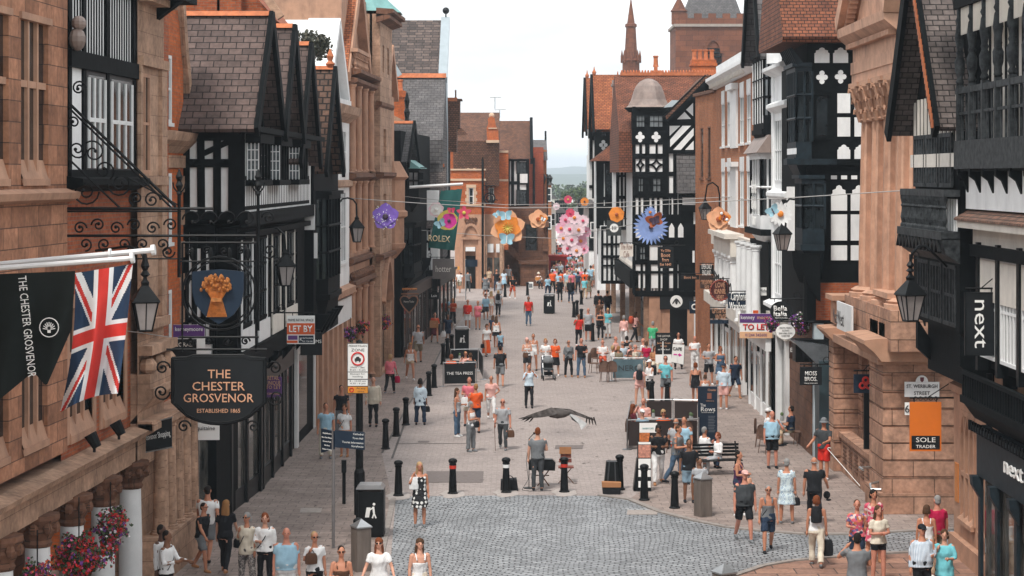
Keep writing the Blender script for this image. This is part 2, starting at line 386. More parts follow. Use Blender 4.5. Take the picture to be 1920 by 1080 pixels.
def slot(a,b,wd,z=.009):
 A=Vector((*gpt(*a),0));B=Vector((*gpt(*b),0));d=(B-A).normalized();q=Vector((-d.y,d.x,0))*wd/2
 mb.poly([(A.x-q.x,A.y-q.y,z),(B.x-q.x,B.y-q.y,z),(B.x+q.x,B.y+q.y,z),(A.x+q.x,A.y+q.y,z)])
for a,b in[((716,850),(765,760)),((765,760),(806,700)),((806,700),(835,640)),((870,578),(935,563)),((935,563),(1075,560)),((742,832),(880,832)),((735,860),(760,790))]:slot(a,b,.07)
setting(mb.build('drain_channel',plain('drain_iron',(.07,.06,.055),.7,.2,8)))
mb=MB()
def pad(x0,x1,y0,y1,z=.010):
 a,b,c,d=gpt(x0,y1),gpt(x1,y1),gpt(x1+2,y0),gpt(x0+2,y0);mb.poly([(*a,z),(*b,z),(*c,z),(*d,z)])
pad(1040,1092,835,842);pad(783,804,827,830);pad(798,905,884,905);pad(1655,1682,903,916);pad(1490,1530,940,946)
setting(mb.build('street_repair',plain('tarmac_patch',(.15,.125,.118),.9,.15,10,bump=.2)))
mb=MB();pad(562,602,953,962,.012);pad(1175,1232,957,966,.016)
setting(mb.build('inspection_cover',plain('pale_cover',(.30,.26,.235),.7,.2,8)))
rd=random.Random(77);mb=MB()
for i in range(420):
 Y0=44+110*rd.random()**1.5;X0=rd.uniform(-6,8.5);r=rd.uniform(.03,.075);a0=rd.random()*3
 if Y0<57 and X0>-3:continue
 mb.poly([(X0+r*math.cos(a0+k)*rd.uniform(.7,1.2),Y0+r*1.1*math.sin(a0+k),.0105)for k in range(6)])
setting(mb.build('gum_spots',plain('gum_spot',(.10,.08,.075),.9,.3,20)),'stuff')
HILL=plain('hill_grass',(.07,.10,.075),.95,.25,.01)
mb=MB()
for r,(yy,base,amp,sd_)in enumerate(((2600,55,16,3),(4200,30,10,9))):
 for i in range(60):
  pass
def hill(Y,xs,zs,depth,name):
 mb=MB();n=len(xs)
 for i in range(n-1):
  for k in range(6):
   t0,t1=k/6,(k+1)/6
   f=lambda t:math.sin(t*PI/2)
   mb.poly([(xs[i],Y-depth*(1-t0),zs[i]*f(t0)-.5),(xs[i+1],Y-depth*(1-t0),zs[i+1]*f(t0)-.5),(xs[i+1],Y-depth*(1-t1),zs[i+1]*f(t1)-.5),(xs[i],Y-depth*(1-t1),zs[i]*f(t1)-.5)])
 return setting(mb.build(name,HILL))
xs=[-700+25*i for i in range(57)]
hill(5200,xs,[30+9*noise.noise(Vector((x*.009,2,0)))+2.5*noise.noise(Vector((x*.03,5,0)))for x in xs],1500,'hill')
hill(2900,xs,[12+5*noise.noise(Vector((x*.012,7,0)))+2.5*noise.noise(Vector((x*.05,5,3)))for x in xs],800,'hill')
class SW:
 """wall along the street, measured from the photograph: X at depth Y0, slope a, side (+1 left)"""
 def __init__(s,X0,Y0,a,side):s.X0,s.Y0,s.a,s.side=X0,Y0,a,side;s.F=street(X0,Y0,a,side)
 def Y(s,x,n=0):return yof(s.X0+n*s.side,s.Y0,s.a,x)
 def X(s,Y,n=0):return s.X0+s.a*(Y-s.Y0)+n*s.side
 def z(s,y,x=None,n=0,Y=None):return wz(y,Y if Y else s.Y(x,n))
 def rect(s,x0,x1,yt,yb,n=0):
  A,B=sorted((s.Y(x0,n),s.Y(x1,n)));m=(A+B)/2;return(A,B,wz(yb,m),wz(yt,m))
def gable_roof(par,F,u0,u1,n0,n1,zE,zA,rm,bm=BLACK,um=None,th=.14,barge=.34,wallm=WHITE,wn=None,name='roof',ridge=RIDGE,apex=None,studs=True,bd=.12,tri=True):
 """pitched roof whose gable end is at n1 (outward); slopes run along u"""
 c=apex if apex is not None else(u0+u1)/2
 r=MB()
 r.prism(F,[(u0,zE),(c,zA),(c,zA-th*1.3),(u0+th*.6,zE-th*.6)],n0,n1-bd)
 r.prism(F,[(u1,zE),(c,zA),(c,zA-th*1.3),(u1-th*.6,zE-th*.6)],n0,n1-bd)
 ro=r.build(name,rm,par)
 if ridge:
  k=MB();k.prism(F,[(c-.13,zA-.04),(c,zA+.09),(c+.13,zA-.04)],n0,n1-bd+.01);k.build('ridge',ridge,ro)
 b=MB();e=.06
 b.bar(F,(u0-.02,zE-barge*.25),(c,zA+e-barge*.25),barge,n1-bd+.012,n1);b.bar(F,(u1+.02,zE-barge*.25),(c,zA+e-barge*.25),barge,n1-bd+.012,n1)
 b.build('bargeboard',bm,ro)
 if tri:
  wn=wn if wn is not None else n1-.55
  g=MB();g.prism(F,[(u0+.15,zE-.05),(c,zA-.2),(u1-.15,zE-.05)],wn-.12,wn);g.build('gable',wallm,par)
  if studs:
   t=MB();k=max(3,int((u1-u0)/.55))
   for i in range(1,k):
    u=u0+(u1-u0)*i/k;top=zE+(zA-zE)*(1-abs(u-c)/max(c-u0,.01))-.25
    if top>zE+.2:t.box(F,u-.07,u+.07,wn,wn+.05,zE,top)
   t.box(F,u0+.1,u1-.1,wn,wn+.07,zE-.12,zE+.1);t.build('timber_frame',bm,par)
 return ro
def timber(par,F,us,zs,n=0,w=.16,z0=None,z1=None,u0=None,u1=None,d=.045,mat=BLACK,extra=(),name='timber_frame'):
 """verticals at us (float or (u,z0,z1)), horizontals at zs (float or (z,u0,u1))"""
 t=MB()
 z0=min(z if isinstance(z,(int,float))else z[0]for z in zs)if z0 is None else z0
 z1=max(z if isinstance(z,(int,float))else z[0]for z in zs)if z1 is None else z1
 fu=[u if isinstance(u,(int,float))else u[0]for u in us]
 u0=min(fu)if u0 is None else u0;u1=max(fu)if u1 is None else u1
 for u in us:
  a,b,c=(u,z0,z1)if isinstance(u,(int,float))else u[:3]
  j=random.uniform(-.1,.1)*w;k=random.uniform(-.12,.12)*w;t.prism(F,[(a-w/2+j,b),(a+w/2+j*.5,b),(a+w/2+k,c),(a-w/2+k*.6,c)],n,n+d)
 for z in zs:
  a,b,c=(z,u0-w/2,u1+w/2)if isinstance(z,(int,float))else z[:3]
  t.box(F,b,c,n+.001,n+d+.006,a-w*.55,a+w*.55)
 for p,q,ww in extra:t.bar(F,p,q,ww,n+.002,n+d-.006)
 return t.build(name,mat,par)
def shopfront(par,F,u0,u1,z0,z1,mat=BLACKV,n=.12,bays=3,fascia=.5,riser=.5,glass=GLASSD,door=None,name='shopfront'):
 t=MB();zt=z1-fascia
 t.box(F,u0,u1,n-.1,n,z0,z0+riser)
 t.box(F,u0,u1,n-.1,n+.1,zt,z1)
 t.box(F,u0-.03,u1+.03,n-.1,n+.2,z1,z1+.1)
 L=(u1-u0)/bays
 for i in range(bays+1):
  u=u0+L*i;u=min(max(u,u0+.11),u1-.11);t.box(F,u-.1,u+.1,n,n+.07,z0,zt)
 o=t.build(name,mat,par)
 for i in range(bays):
  a=u0+L*i+.1;b=a+L-.2
  if door is not None and i==door:
   d=MB().box(F,a,b,n-.09,n-.03,z0+.02,zt-.3).build('door',mat,par)
   MB().box(F,a+.12,b-.12,n-.035,n-.022,z0+.5,zt-.45).build('pane',glass,d)
  else:
   MB().box(F,a,b,n-.095,n-.05,z0+riser,zt).build('display_window',glass,o)
 return o
def column(mb,x,y,z0,z1,r,k=14,cap=True):
 h=z1-z0
 mb.smooth=True
 mb.lathe([(r*1.05,.12*r*2),(r*1.0,h*.3),(r*.86,h-r*1.1)],(x,y,z0),k,caps=False)
 mb.smooth=False
 mb.lathe([(r*1.4,0),(r*1.4,r*.25),(r*1.2,r*.35),(r*1.25,r*.5),(r*1.05,r*.62)],(x,y,z0),k)
 if cap:mb.lathe([(r*.86,h-r*1.3),(r*1.0,h-r*1.15),(r*.95,h-r*.9),(r*1.3,h-r*.4),(r*1.3,h)],(x,y,z0),k)
def chimney(par,x0,x1,y0,y1,z0,z1,m=BRICKO,pots=2,potm=None):
 t=MB();t.box(None,x0,x1,y0,y1,z0,z1-.35);t.box(None,x0-.08,x1+.08,y0-.08,y1+.08,z1-.35,z1-.2);t.box(None,x0-.03,x1+.03,y0-.03,y1+.03,z1-.2,z1)
 o=t.build('chimney',m,par)
 for i in range(pots):
  x=x0+(x1-x0)*(i+.5)/pots
  MB().lathe([(.17,0),(.13,.15),(.12,.5),(.16,.56),(.15,.62),(.09,.6)],(x,(y0+y1)/2,z1),10).build('chimney_pot',potm or RIDGE,o)
 return o
def spindle(mb,p,h,r,k=8):
 mb.lathe([(r,0),(r,.08*h),(r*.5,.14*h),(r*.95,.3*h),(r*.55,.5*h),(r*.45,.62*h),(r*.9,.68*h),(r*.5,.74*h),(r,.9*h),(r,h)],p,k)
def oriel(par,F,u0,u1,z0,z1,n0,n1,mat=BLACK,gm=GLASS,bars=5,tr=2,cant=.35,base=.5,top=None,pm=None,name='oriel_window'):
 """canted bay standing on corbels"""
 pts=lambda e=0:[(u0-e,n0),(u0+cant-e*.4,n1+e),(u1-cant+e*.4,n1+e),(u1+e,n0)]
 def slab(m,zz0,zz1,e):
  P=pts(e);a=[m.addv(F.p(u,n,zz0))for u,n in P];b=[m.addv(F.p(u,n,zz1))for u,n in P]
  m.face(a);m.face(b[::-1])
  for i in range(4):j=(i+1)%4;m.face([a[i],b[i],b[j],a[j]])
 m=MB();slab(m,z0-.18,z0,.06);slab(m,z0,z0+.5,0);slab(m,z1-.15,z1,.03);slab(m,z1,z1+.12,.12)
 P=pts(0);Q=pts(-.25)
 a=[m.addv(F.p(u,n,z0-.18))for u,n in P];b=[m.addv(F.p((u0+u1)/2+(u-(u0+u1)/2)*.6,n0+(n-n0)*.15,z0-.18-base))for u,n in P]
 m.face(a);m.face(b)
 for i in range(4):j=(i+1)%4;m.face([a[i],b[i],b[j],a[j]])
 for i in range(3):
  (ua,na),(ub,nb)=P[i],P[i+1];k=bars if i==1 else 2
  for j in range(k+1):
   t=j/k;u=ua+(ub-ua)*t;n=na+(nb-na)*t;m.box(F,u-.045,u+.045,n-.05,n+.012,z0+.5,z1-.15)
  for q in range(1,tr):
   z=z0+.5+(z1-z0-.65)*q/tr
   a_=F.p(ua,na,z);b_=F.p(ub,nb,z);m.tube([a_,b_],.045,4)
 o=m.build(name,mat,par)
 g=MB();P=[(u0+.06,n0),(u0+cant,n1-.05),(u1-cant,n1-.05),(u1-.06,n0)]
 a=[g.addv(F.p(u,n,z0+.45))for u,n in P];b=[g.addv(F.p(u,n,z1-.1))for u,n in P]
 for i in range(3):g.face([a[i],b[i],b[i+1],a[i+1]])
 g.build('pane',gm,o)
 return o
 # ================================================================ LEFT SIDE, near to far
rnd=random.Random(3)
S=SW(-8.58,34.3,.057,1);F=S.F
H=thing('hotel_building','sandstone and red brick hotel with a white colonnade and black oriel, nearest on the left','building',(-9,40,0))
ops=[(33.0,34.4,8.75,11.5),(35.1,36.75,8.75,11.5),(35.15,36.7,4.1,6.9),(33.0,34.4,4.1,6.9)]
wall(MB(),F,26,38.0,3.7,14.5,ops,n=.12,d=.3).box(F,26,38.0,-3,-.2,3.7,14.5).poly([F.p(38,-.2,3.7),F.p(38,.12,3.7),F.p(38,.12,14.5),F.p(38,-.2,14.5)]).build('bay_wall',STONE,H)
for a,b,c,e in ops:
 m=MB()
 for k in range(1,3):u=a+(b-a)*k/3;m.box(F,u-.05,u+.05,-.1,.09,c,e)
 z=c+(e-c)*.6;m.box(F,a,b,-.1,.08,z-.06,z+.06)
 m.prismu(F,[(-.1,c),(.16,c),(.16,c-.12),(.02,c+.35)],a,b)
 o=m.build('window',STONEP,H);MB().box(F,a,b,-.12,.025,c,e).build('pane',GLASS,o)
 MB().box(F,a-.1,b+.1,.12,.17,e,e+.12).build('lintel',STONEP,H)
MB().prismu(F,[(-.1,8.25),(.3,8.38),(.34,8.5),(.1,8.58),(-.1,8.58)],26,38.15).build('string_course',STONEP,H)
MB().box(F,26,48,-3.2,-.25,3.4,14.5).build('wall',BRICK,H)
ops=[(38.5,40.2,3.95,6.3),(40.95,42.7,3.95,6.3)]
wall(MB(),F,38.0,43.3,3.4,8.6,ops,n=0,d=.22).build('brick_wall',BRICK,H)
for a,b,c,e in ops:
 m=MB();m.box(F,a-.22,a,-.1,.03,c-.2,e+.2);m.box(F,b,b+.22,-.1,.03,c-.2,e+.2);m.box(F,a,b,-.1,.03,e,e+.25)
 for k in range(1,3):u=a+(b-a)*k/3;m.box(F,u-.045,u+.045,-.2,-.005,c,e)
 m.box(F,a,b,-.2,-.01,5.35,5.45);m.prismu(F,[(-.2,c+.4),(-.1,c+.35),(.06,c-.05),(.06,c-.2),(-.2,c-.2)],a,b)
 o=m.build('window',STONEP,H);MB().box(F,a,b,-.215,-.07,c,e).build('pane',GLASS,o)
o=MB()
o.box(F,38.05,43.2,-.1,.1,8.55,14);ow=o.build('oriel_wall',WHITE,H)
t=MB()
for k in range(26):
 u=38.1+k*.2
 t.box(F,u,u+.085,.1,.112,11.15,12.6)
for z,h in((11.0,.16),(12.65,.14),(8.72,.2)):t.box(F,38.0,43.25,.1,.2,z-h,z+h)
for u in(38.15,39.15,40.9,43.1):t.box(F,u-.1,u+.1,.1,.14,8.8,14)
for k in range(20):u=38.2+k*.26;t.box(F,u,u+.12,.1,.112,12.7,14)
t.prismu(F,[(.1,8.5),(.42,8.62),(.42,8.75),(.1,8.8)],37.95,43.3);t.build('timber_frame',BLACK,ow)
for a,b in((39.3,40.75),(41.05,42.95)):
 t=MB()
 t.box(F,a,b,.1,.13,8.9,10.9);f=t.build('window',BLACKV,H)
 q=MB()
 for k in range(4):u=a+.12+(b-a-.24)*k/3;q.box(F,u-.035,u+.035,.13,.17,8.95,10.7)
 q.box(F,a+.1,b-.1,.13,.165,9.85,9.93);q.build('frame',WPAINT,f)
 MB().box(F,a+.12,b-.12,.131,.137,8.95,10.75).build('pane',GLASS,f)
MB().ball(F.p(38.2,.25,11.35),(.16,.22,.22)).ball(F.p(38.2,.28,11.65),(.14,.2,.14)).build('corbel_head',LEADM,H)
ops=[(43.5,44.4,8.85,11.0)]
wall(MB(),F,43.25,45.7,2.6,12.6,ops,n=.16,d=.16).box(F,43.3,45.7,-.8,-.05,0,12.6).box(F,45.7,48.1,-.8,.1,0,3.4).build('stone_pier',STONEL,H)
win(F,43.5,44.4,8.85,11.0,H,STONEP,GLASS,n=.16,d=.05,bars=(2,2),t=.06)
m=MB()
for z,p in((12.6,.3),(11.25,.12),(8.7,.1),(5.6,.14),(5.1,.3),(3.5,.3)):m.box(F,43.3,45.75,.16,.16+p,z-.1,z+.1)
for k in range(3):m.ball(F.p(43.6+k*.9,.3,4.75),(.2,.3,.2),8,5)
m.box(F,43.3,45.8,-.3,.42,4.3,4.6);m.prismu(F,[(0,3.6),(.5,4.15),(.5,4.3),(0,4.3)],43.3,45.8)
m.box(F,43.3,48.2,-.3,.5,3.4,3.55)
m.build('cornice',STONEL,H)
m=MB();m.box(F,43.25,43.45,.16,.24,5.7,11.2);m.box(F,45.2,45.7,.16,.24,5.7,11.2);m.build('pilaster',STONEL,H)
m=MB();m.box(F,43.3,46.2,-.6,.8,12.65,13.0);m.prismu(F,[(.1,12.2),(.7,12.65),(.1,12.65)],45,45.3);m.build('jetty',BLACK,H)
m=MB();m.prismu(F,[(-.3,2.75),(.12,2.75),(.12,3.2),(.34,3.3),(.40,3.42),(.1,3.5),(-.3,3.5)],24,44.9);m.build('entablature',STONEL,H)
for i,Y in enumerate((34.3,36.5,38.75,41.0,43.3)):
 x,y,z=F.p(Y,.0,0)
 m=MB();m.smooth=True;m.lathe([(.25,0),(.25,1.0),(.22,2.25)],(x,y,0),16,caps=False);c=m.build('column',WPAINT,H)
 q=MB();q.lathe([(.24,2.2),(.27,2.27),(.24,2.33),(.34,2.5),(.30,2.55),(.40,2.7),(.40,2.78)],(x,y,0),10)
 for k in range(8):a=k*PI/4;q.ball((x+.32*math.cos(a),y+.32*math.sin(a),2.55),(.09,.09,.12),6,4)
 q.build('capital',STONED,c)
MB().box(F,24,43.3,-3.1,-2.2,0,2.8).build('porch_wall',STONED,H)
m=MB()
for i in range(5):Y=44.9+i*.78;x,y,z=F.p(Y,.28,0);column(m,x,y,.95,3.45,.17)
m.build('attached_columns',STONEL,H)
MB().box(F,44.4,48.9,-.4,.52,0,.95).build('plinth',STONEL,H)
o=MB();a0=[F.p(44.3,.45,0),F.p(44.7,.62,0),F.p(45.4,.72,0),F.p(46.3,.72,0)]
for A,B in zip(a0,a0[1:]):
 o.poly([(A[0],A[1],2.85),(B[0],B[1],2.85),(B[0],B[1],3.45),(A[0],A[1],3.45)])
 o.poly([(A[0]-.06,A[1]+.02,2.85),(B[0]-.06,B[1]+.02,2.85),(B[0]-.06,B[1]+.02,3.45),(A[0]-.06,A[1]+.02,3.45)])
Fs=front(44.0)
sg=thing('shopping_arcade_sign','black board with white words at the hotel corner pier','sign',(-7.7,44,3.1))
X0,X1=wx(264,44.0),wx(322,44.0);zc=wz(818,44.0)
m=MB();m.prism(Fs,[(X0,wz(850,44)),(X0,wz(798,44)),(X1,wz(782,44)),(X1,wz(838,44))],-.05,.0);m.build('board',BOARD,sg)
m=MB()
for e in(0,1):
 m.tube([Fs.p(X0-.02,.01,wz((850,798)[e],44)),Fs.p(X1+.02,.01,wz((838,782)[e],44))],.015,5)
m.build('rim',STEEL,sg)
text('Grosvenor Shopping',Fs,(X0+X1)/2,zc,.13,LETW,sg,width=(X1-X0)*.92,rot=.2)
m=MB();m.box(Fs,X0+.05,X0+.1,-.3,-.05,zc-.05,zc+.05);m.build('bracket',IRON,sg)
for i,(Y,lab)in enumerate(((39.3,'black floodlight on hotel ledge under the flag, nearer one'),(41.2,'black floodlight on hotel ledge, farther one beside the brick windows'))):
 fl=thing('floodlight',lab,'floodlight',F.p(Y,.3,3.5),'floodlights on the hotel ledge')
 x,y,z=F.p(Y,.28,3.5)
 MB().tube([(x,y,z),(x,y,z+.12)],.03,6).build('bracket',IRON,fl)
 MB(Matrix.Translation((x,y,z+.2))@Matrix.Rotation(-.5,4,'Y')).lathe([(.09,-.12),(.11,.02),(.13,.16),(.12,.17)],(0,0,0),10).build('lamp_housing',BLACKV,fl)
S=SW(-9.03,34.3,.057,1);F=S.F
B=thing('brick_house','narrow red brick house with white sash windows and scrolled gable edge','house',(-8.5,49.5,0))
ops=[S.rect(306.5,320,103,230),S.rect(306.5,320,325,455),S.rect(306.5,320,545,640)]
ops=[(max(48.2,a),b,c,e)for a,b,c,e in ops]
wall(MB(),F,45.7,50.5,0,12.6,ops,n=0,d=.08).box(F,45.7,50.5,-4,-.1,0,12.6).build('wall',BRICKO,B)
for a,b,c,e in ops:win(F,a,b,c,e,B,WPAINT,GLASSL,n=0,d=.03,bars=(2,2),t=.06,sill=.08)
MB().prismu(F,[(0,9.35),(.3,9.65),(.36,9.85),(0,9.9)],45.8,51.3).box(F,45.8,50.5,0,.06,9.0,9.3).build('cornice',STONEL,B)
m=MB();pr=[(50.9,9.9),(50.95,10.6),(50.7,11.3),(50.45,11.8),(50.2,12.6),(50.0,13.4),(49.0,14.2),(48.2,14.4)]
for p,q in zip(pr,pr[1:]):m.bar(F,p,q,.3,-.25,.12)
m.build('gable_coping',STONEL,B)
m=MB();m.prism(F,[(45.8,12.6),(46,14.6),(49,14.1),(50,13.3),(50.2,12.6)],-.3,-.02);m.build('gable',BRICKO,B)
for k in range(5):MB().box(F,50.1,50.55,0,.03,5.2+k*.8,5.6+k*.8).build('quoin',STONEL,B)
B=thing('brick_house','high red brick house end behind the slate roofs, top left','house',(-9,61,0))
Fb=front(60)
m=MB();m.box(Fb,wx(300,60),wx(440,60),-6,0,8,wz(-30,60));m.build('wall',BRICK,B)
for x in(370,410):MB().box(Fb,wx(x,60),wx(x+45,60),0,.35,11,wz(-30,60)).build('chimney_breast',BRICK,B)
m=MB();m.prism(Fb,[(wx(438,60),wz(-40,60)),(wx(450,60),wz(-40,60)),(wx(520,60),wz(40,60)),(wx(438,60),wz(40,60))],-6,0);m.build('gable',BRICK,B)
MB().bar(Fb,(wx(490,60),wz(-20,60)),(wx(528,60),wz(34,60)),.22,0.02,.3).build('coping',STONEL,B)
S=SW(-6.6,50.6,.02,1);F=S.F;Fc=front(50.6)
T=thing('timber_house','black and white timbered house with three steep slate gables beside the hotel','house',(-8,57,0))
Yc=50.6;zj=7.85
m=MB();m.box(F,50.65,64.5,-4.5,-.02,zj,10.0);m.build('wall',WHITE,T)
xl,xr=wx(338,Yc),-6.6
zt,zb=wz(222,Yc),wz(405,Yc)
us=[wx(v,Yc)for v in(349,377,407,436,452)]
timber(T,Fc,us,[wz(226,Yc),(wz(256,Yc),xl,us[3]),(wz(306,Yc),xl,us[3]),zb],n=-.045,w=.19,z0=zb,z1=zt+.1,extra=[((us[1],wz(290,Yc)),(us[3],wz(262,Yc)),.14)],d=.06)
MB().box(Fc,wx(436,Yc)-.1,xr,-.05,.05,zb,zt).build('corner_post',BLACK,T)
for a,b,c in zip((zt,zt-.0),(0,0),(0,0)):pass
us=[50.7+.36*k for k in range(38)]
timber(T,F,us,[8.0,8.75,9.9],n=-.02,w=.09,d=.006)
wins=[(50.9,53.2),(54.8,56.9),(59.0,61.3)]
for a,b in wins:
 o=MB();o.box(F,a-.1,b+.1,-.05,.32,8.55,8.7);o.box(F,a-.1,b+.1,-.05,.36,9.62,9.85);o.box(F,a,a+.12,0,.28,8.7,9.62);o.box(F,b-.12,b,0,.28,8.7,9.62)
 for k in range(1,4):u=a+(b-a)*k/4;o.box(F,u-.05,u+.05,.18,.28,8.7,9.62)
 o=o.build('window',BLACK,T);MB().box(F,a+.1,b-.1,.12,.2,8.7,9.62).build('pane',LEAD,o)
 m=MB()
 for k in range(3):z=8.75+.28*k;m.box(F,a+.1,b-.1,.2,.215,z,z+.03)
 m.build('glazing_bars',WPAINT,o)
 m=MB();X0,X1=F.p(a,.02,0)[0],F.p(a,.3,0)[0];Fq=front(a)
 m.box(Fq,X0,X1,.0,.01,8.72,9.6);m.build('side_pane',LEAD,o)
 m=MB()
 for k in range(4):u=X0+(X1-X0)*k/3;m.box(Fq,u-.012,u+.012,.01,.03,8.7,9.62)
 for z in(8.95,9.2,9.45):m.box(Fq,X0,X1,.01,.028,z-.012,z+.012)
 m.build('side_frame',WPAINT,o)
MB().box(F,50.4,64.6,-.1,.42,9.88,10.02).box(F,50.4,64.6,-.1,.1,7.55,7.9).build('jetty_beam',BLACK,T)
gable_roof(T,F,49.9,55.1,-4.6,.45,9.95,12.95,SLATE,apex=52.6,wn=-.15)
gable_roof(T,F,54.9,59.0,-4.6,.5,9.9,12.95,SLATE,apex=56.9,wn=-.15)
gable_roof(T,F,58.9,64.0,-4.6,.42,9.2,12.75,SLATE,apex=61.4,wn=-.15)
MB().box(Fc,xl-.1,-6.5,.0,.12,wz(222,Yc)-.0,wz(216,Yc)+.1).build('gutter',IRON,T)
m=MB();m.box(F,50.9,72,-4.5,-.75,0,7.6);m.build('lower_wall',BLACK,T)
m=MB();m.box(Fc,wx(345,Yc),wx(352,Yc),-.3,0,2.8,7.5);
m.box(Fc,wx(352,Yc),wx(395,Yc),-.3,-.02,3.2,7.0);m.build('side_panel',WHITE,T)
timber(T,Fc,[wx(v,Yc)for v in(349,365,381,397)],[wz(430,Yc),wz(520,Yc),wz(600,Yc),wz(640,Yc)],n=-.02,w=.13,d=.05)
m=MB();m.box(F,50.7,64.4,-.7,-.2,4.2,7.5);m.build('gallery_wall',BLACK,T)
for i,(a,b)in enumerate([(51.0,53.4),(53.9,56.0),(56.5,58.8),(59.4,62.0)]):
 win(F,a,b,5.0,7.2,T,BLACK,LEAD,n=-.12,d=.06,bars=(4,3),t=.06,name='gallery_window')
 m=MB()
 for k in(0,3):u=a+(b-a)*k/4;m.box(F,u-.05,u+.05,-.15,-.115,4.6,7.2)
 m.box(F,a,b,-.15,-.112,4.42,4.95)
 m.build('pale_panels',WPAINT if i<2 else CREAM,T)
MB().box(F,50.7,64.4,-.2,-.05,3.9,4.4).box(F,50.7,64.4,-.2,0,7.25,7.4).build('gallery_beam',BLACK,T)
for a in(50.75,53.65,56.25,59.1,62.3):MB().prismu(F,[(-.2,3.5),(-.2,4.0),(.1,4.0),(.06,3.8)],a,a+.2).build('console',BLACK,T)
S2=SW(-7.75,49.0,.074,1)
MB().box(S2.F,49.1,57.2,-2.5,-.05,0,3.9).build('ground_wall',BLACK,T)
shopfront(T,S2.F,49.2,57.3,0,3.5,n=.1,bays=4,door=2)
S3=SW(-7.13,57.4,.009,1)
MB().box(S3.F,57.4,71.9,-2.5,-.05,0,3.9).build('ground_wall',BLACK,T)
shopfront(T,S3.F,57.5,64.4,0,3.4,n=.1,bays=3,door=1)
m=MB();m.box(S3.F,66.2,71.8,0,.12,3.0,4.1);m.box(S3.F,66.2,66.6,0,.12,0,3.0);m.box(S3.F,71.4,71.8,0,.12,0,3.0);m.build('white_surround',WPAINT,T)
MB().box(S3.F,66.6,71.4,0,.05,.4,3.0).build('display_window',GLASSD,T)
T=thing('timber_house','small dark house with fish scale tiled gable beyond the triple gables','house',(-8,68,0))
F=SW(-6.1,67.6,.02,1).F
FISH=bricky('fishscale_tile',(.15,.085,.06),(.10,.06,.045),(.02,.014,.012),.28,.26,.03,bump=1.0,dist=.04,dirt=.35,off=.5)
MB().box(F,64.6,72,-4,-.1,3.6,9.2).build('wall',BLACK,T)
gable_roof(T,F,64.9,70.4,-4.2,.32,8.95,12.35,FISH,apex=67.6,wn=-.1,wallm=BLACK,studs=False)
m=MB();x,y,z=F.p(67.6,.1,12.4);m.lathe([(.1,0),(.16,.1),(.07,.2),(.12,.35),(.02,.6)],(x,y,z),8);m.build('finial',RIDGE,T)
oriel(T,F,65.3,69.6,5.0,8.2,-.1,.25,bars=4,tr=3,gm=GLASS,base=1.0)
MB().box(F,64.7,64.8,-.6,0,6.2,7.0).build('side_panel',WHITE,T)
MB().box(front(64.55),wx(565,64.5),wx(590,64.5),-.05,.02,7.1,7.9).build('panel',WHITE,T)
for k in range(4):MB().prismu(F,[(-.1,3.6),(-.1,4.4),(.35,4.4)],65.2+k*1.4,65.4+k*1.4).build('console',BLACK,T)
S=SW(-7.0,72,.045,1);F=S.F
W=thing('white_house','narrow white classical house with small pediment and stone ground floor','house',(-8,77,0))
MB().box(F,71.8,82.3,-4,-.25,0,11.2).build('core',WHITE,W)
ops=[(73.2,74.6,5.4,8.2),(76.4,77.9,5.4,8.2),(79.7,81.2,5.4,8.2),(73.2,74.6,8.9,10.6),(76.4,77.9,8.9,10.6),(79.7,81.2,8.9,10.6)]
wall(MB(),F,71.8,82.3,4.2,11.2,ops,n=0,d=.08).poly([F.p(71.8,0,4.2),F.p(71.8,-1,4.2),F.p(71.8,-1,11.2),F.p(71.8,0,11.2)]).build('wall',WHITE,W)
for a,b,c,e in ops:win(F,a,b,c,e,W,WPAINT,GLASSL,n=0,d=.05,bars=(2,2),sill=.06)
MB().prismu(F,[(0,8.35),(.15,8.4),(.15,8.6),(0,8.65)],71.8,82.3).prismu(F,[(0,10.9),(.4,11.2),(.5,11.5),(-.2,11.55)],71.6,82.5).build('cornice',STONEL,W)
MB().prismu(F,[(0,4.0),(.25,4.15),(.28,4.4),(0,4.5)],71.8,82.3).build('band',STONEP,W)
m=MB();m.prism(F,[(75.5,11.6),(78.0,14.4),(80.6,11.6)],-.9,-.1);m.build('pediment',WPAINT,W)
m=MB();m.bar(F,(75.2,11.75),(78.0,14.7),.3,-1.0,.2);m.bar(F,(80.9,11.75),(78.0,14.7),.3,-1.0,.2);m.box(F,75.2,80.9,-1,.25,11.5,11.75)
m.build('pediment_moulding',WPAINT,W)
MB().prism(F,[(75.0,11.6),(78.0,14.75),(78.0,14.6),(75.2,11.5)],-4.5,-1.0).build('roof',plain('pale_roof',(.55,.56,.57),.7,.1,2),W)
m=MB();m.box(F,71.8,82.3,-.4,.1,3.1,4.0);m.build('shop_fascia',WPAINT,W)
text('L',F,73,3.6,.01,LETB,W)if False else None
m=MB()
for k in range(8):u=72.1+k*1.4;m.box(F,u,u+.5,-.3,.12,0,3.1)
m.build('pilaster',STONEP,W)
m=MB();m.box(front(71.7),wx(560,71.7),wx(600,71.7),-.2,.1,9.8,10.1);m.build('side_cornice',WPAINT,W)
S=SW(-6.55,82.3,.045,1);F=S.F
G=thing('gothic_building','tall pink sandstone gothic building with arcaded windows and orange tiled gable','building',(-7,90,0))
MB().box(F,82.3,99,-5,-.3,0,16.5).build('core',STONEP,G)
ops=[]
bays=[(82.7,84.3),(84.9,86.5),(87.1,88.7)]
for a,b in bays:ops+=[(a,b,9.2,12.0),(a,b,5.9,8.2),(a+.1,b-.1,.3,4.0)]
wall(MB(),F,82.3,89.6,0,13.0,ops,n=0,d=.2).poly([F.p(82.3,0,0),F.p(82.3,-1,0),F.p(82.3,-1,13),F.p(82.3,0,13)]).build('wall',STONEP,G)
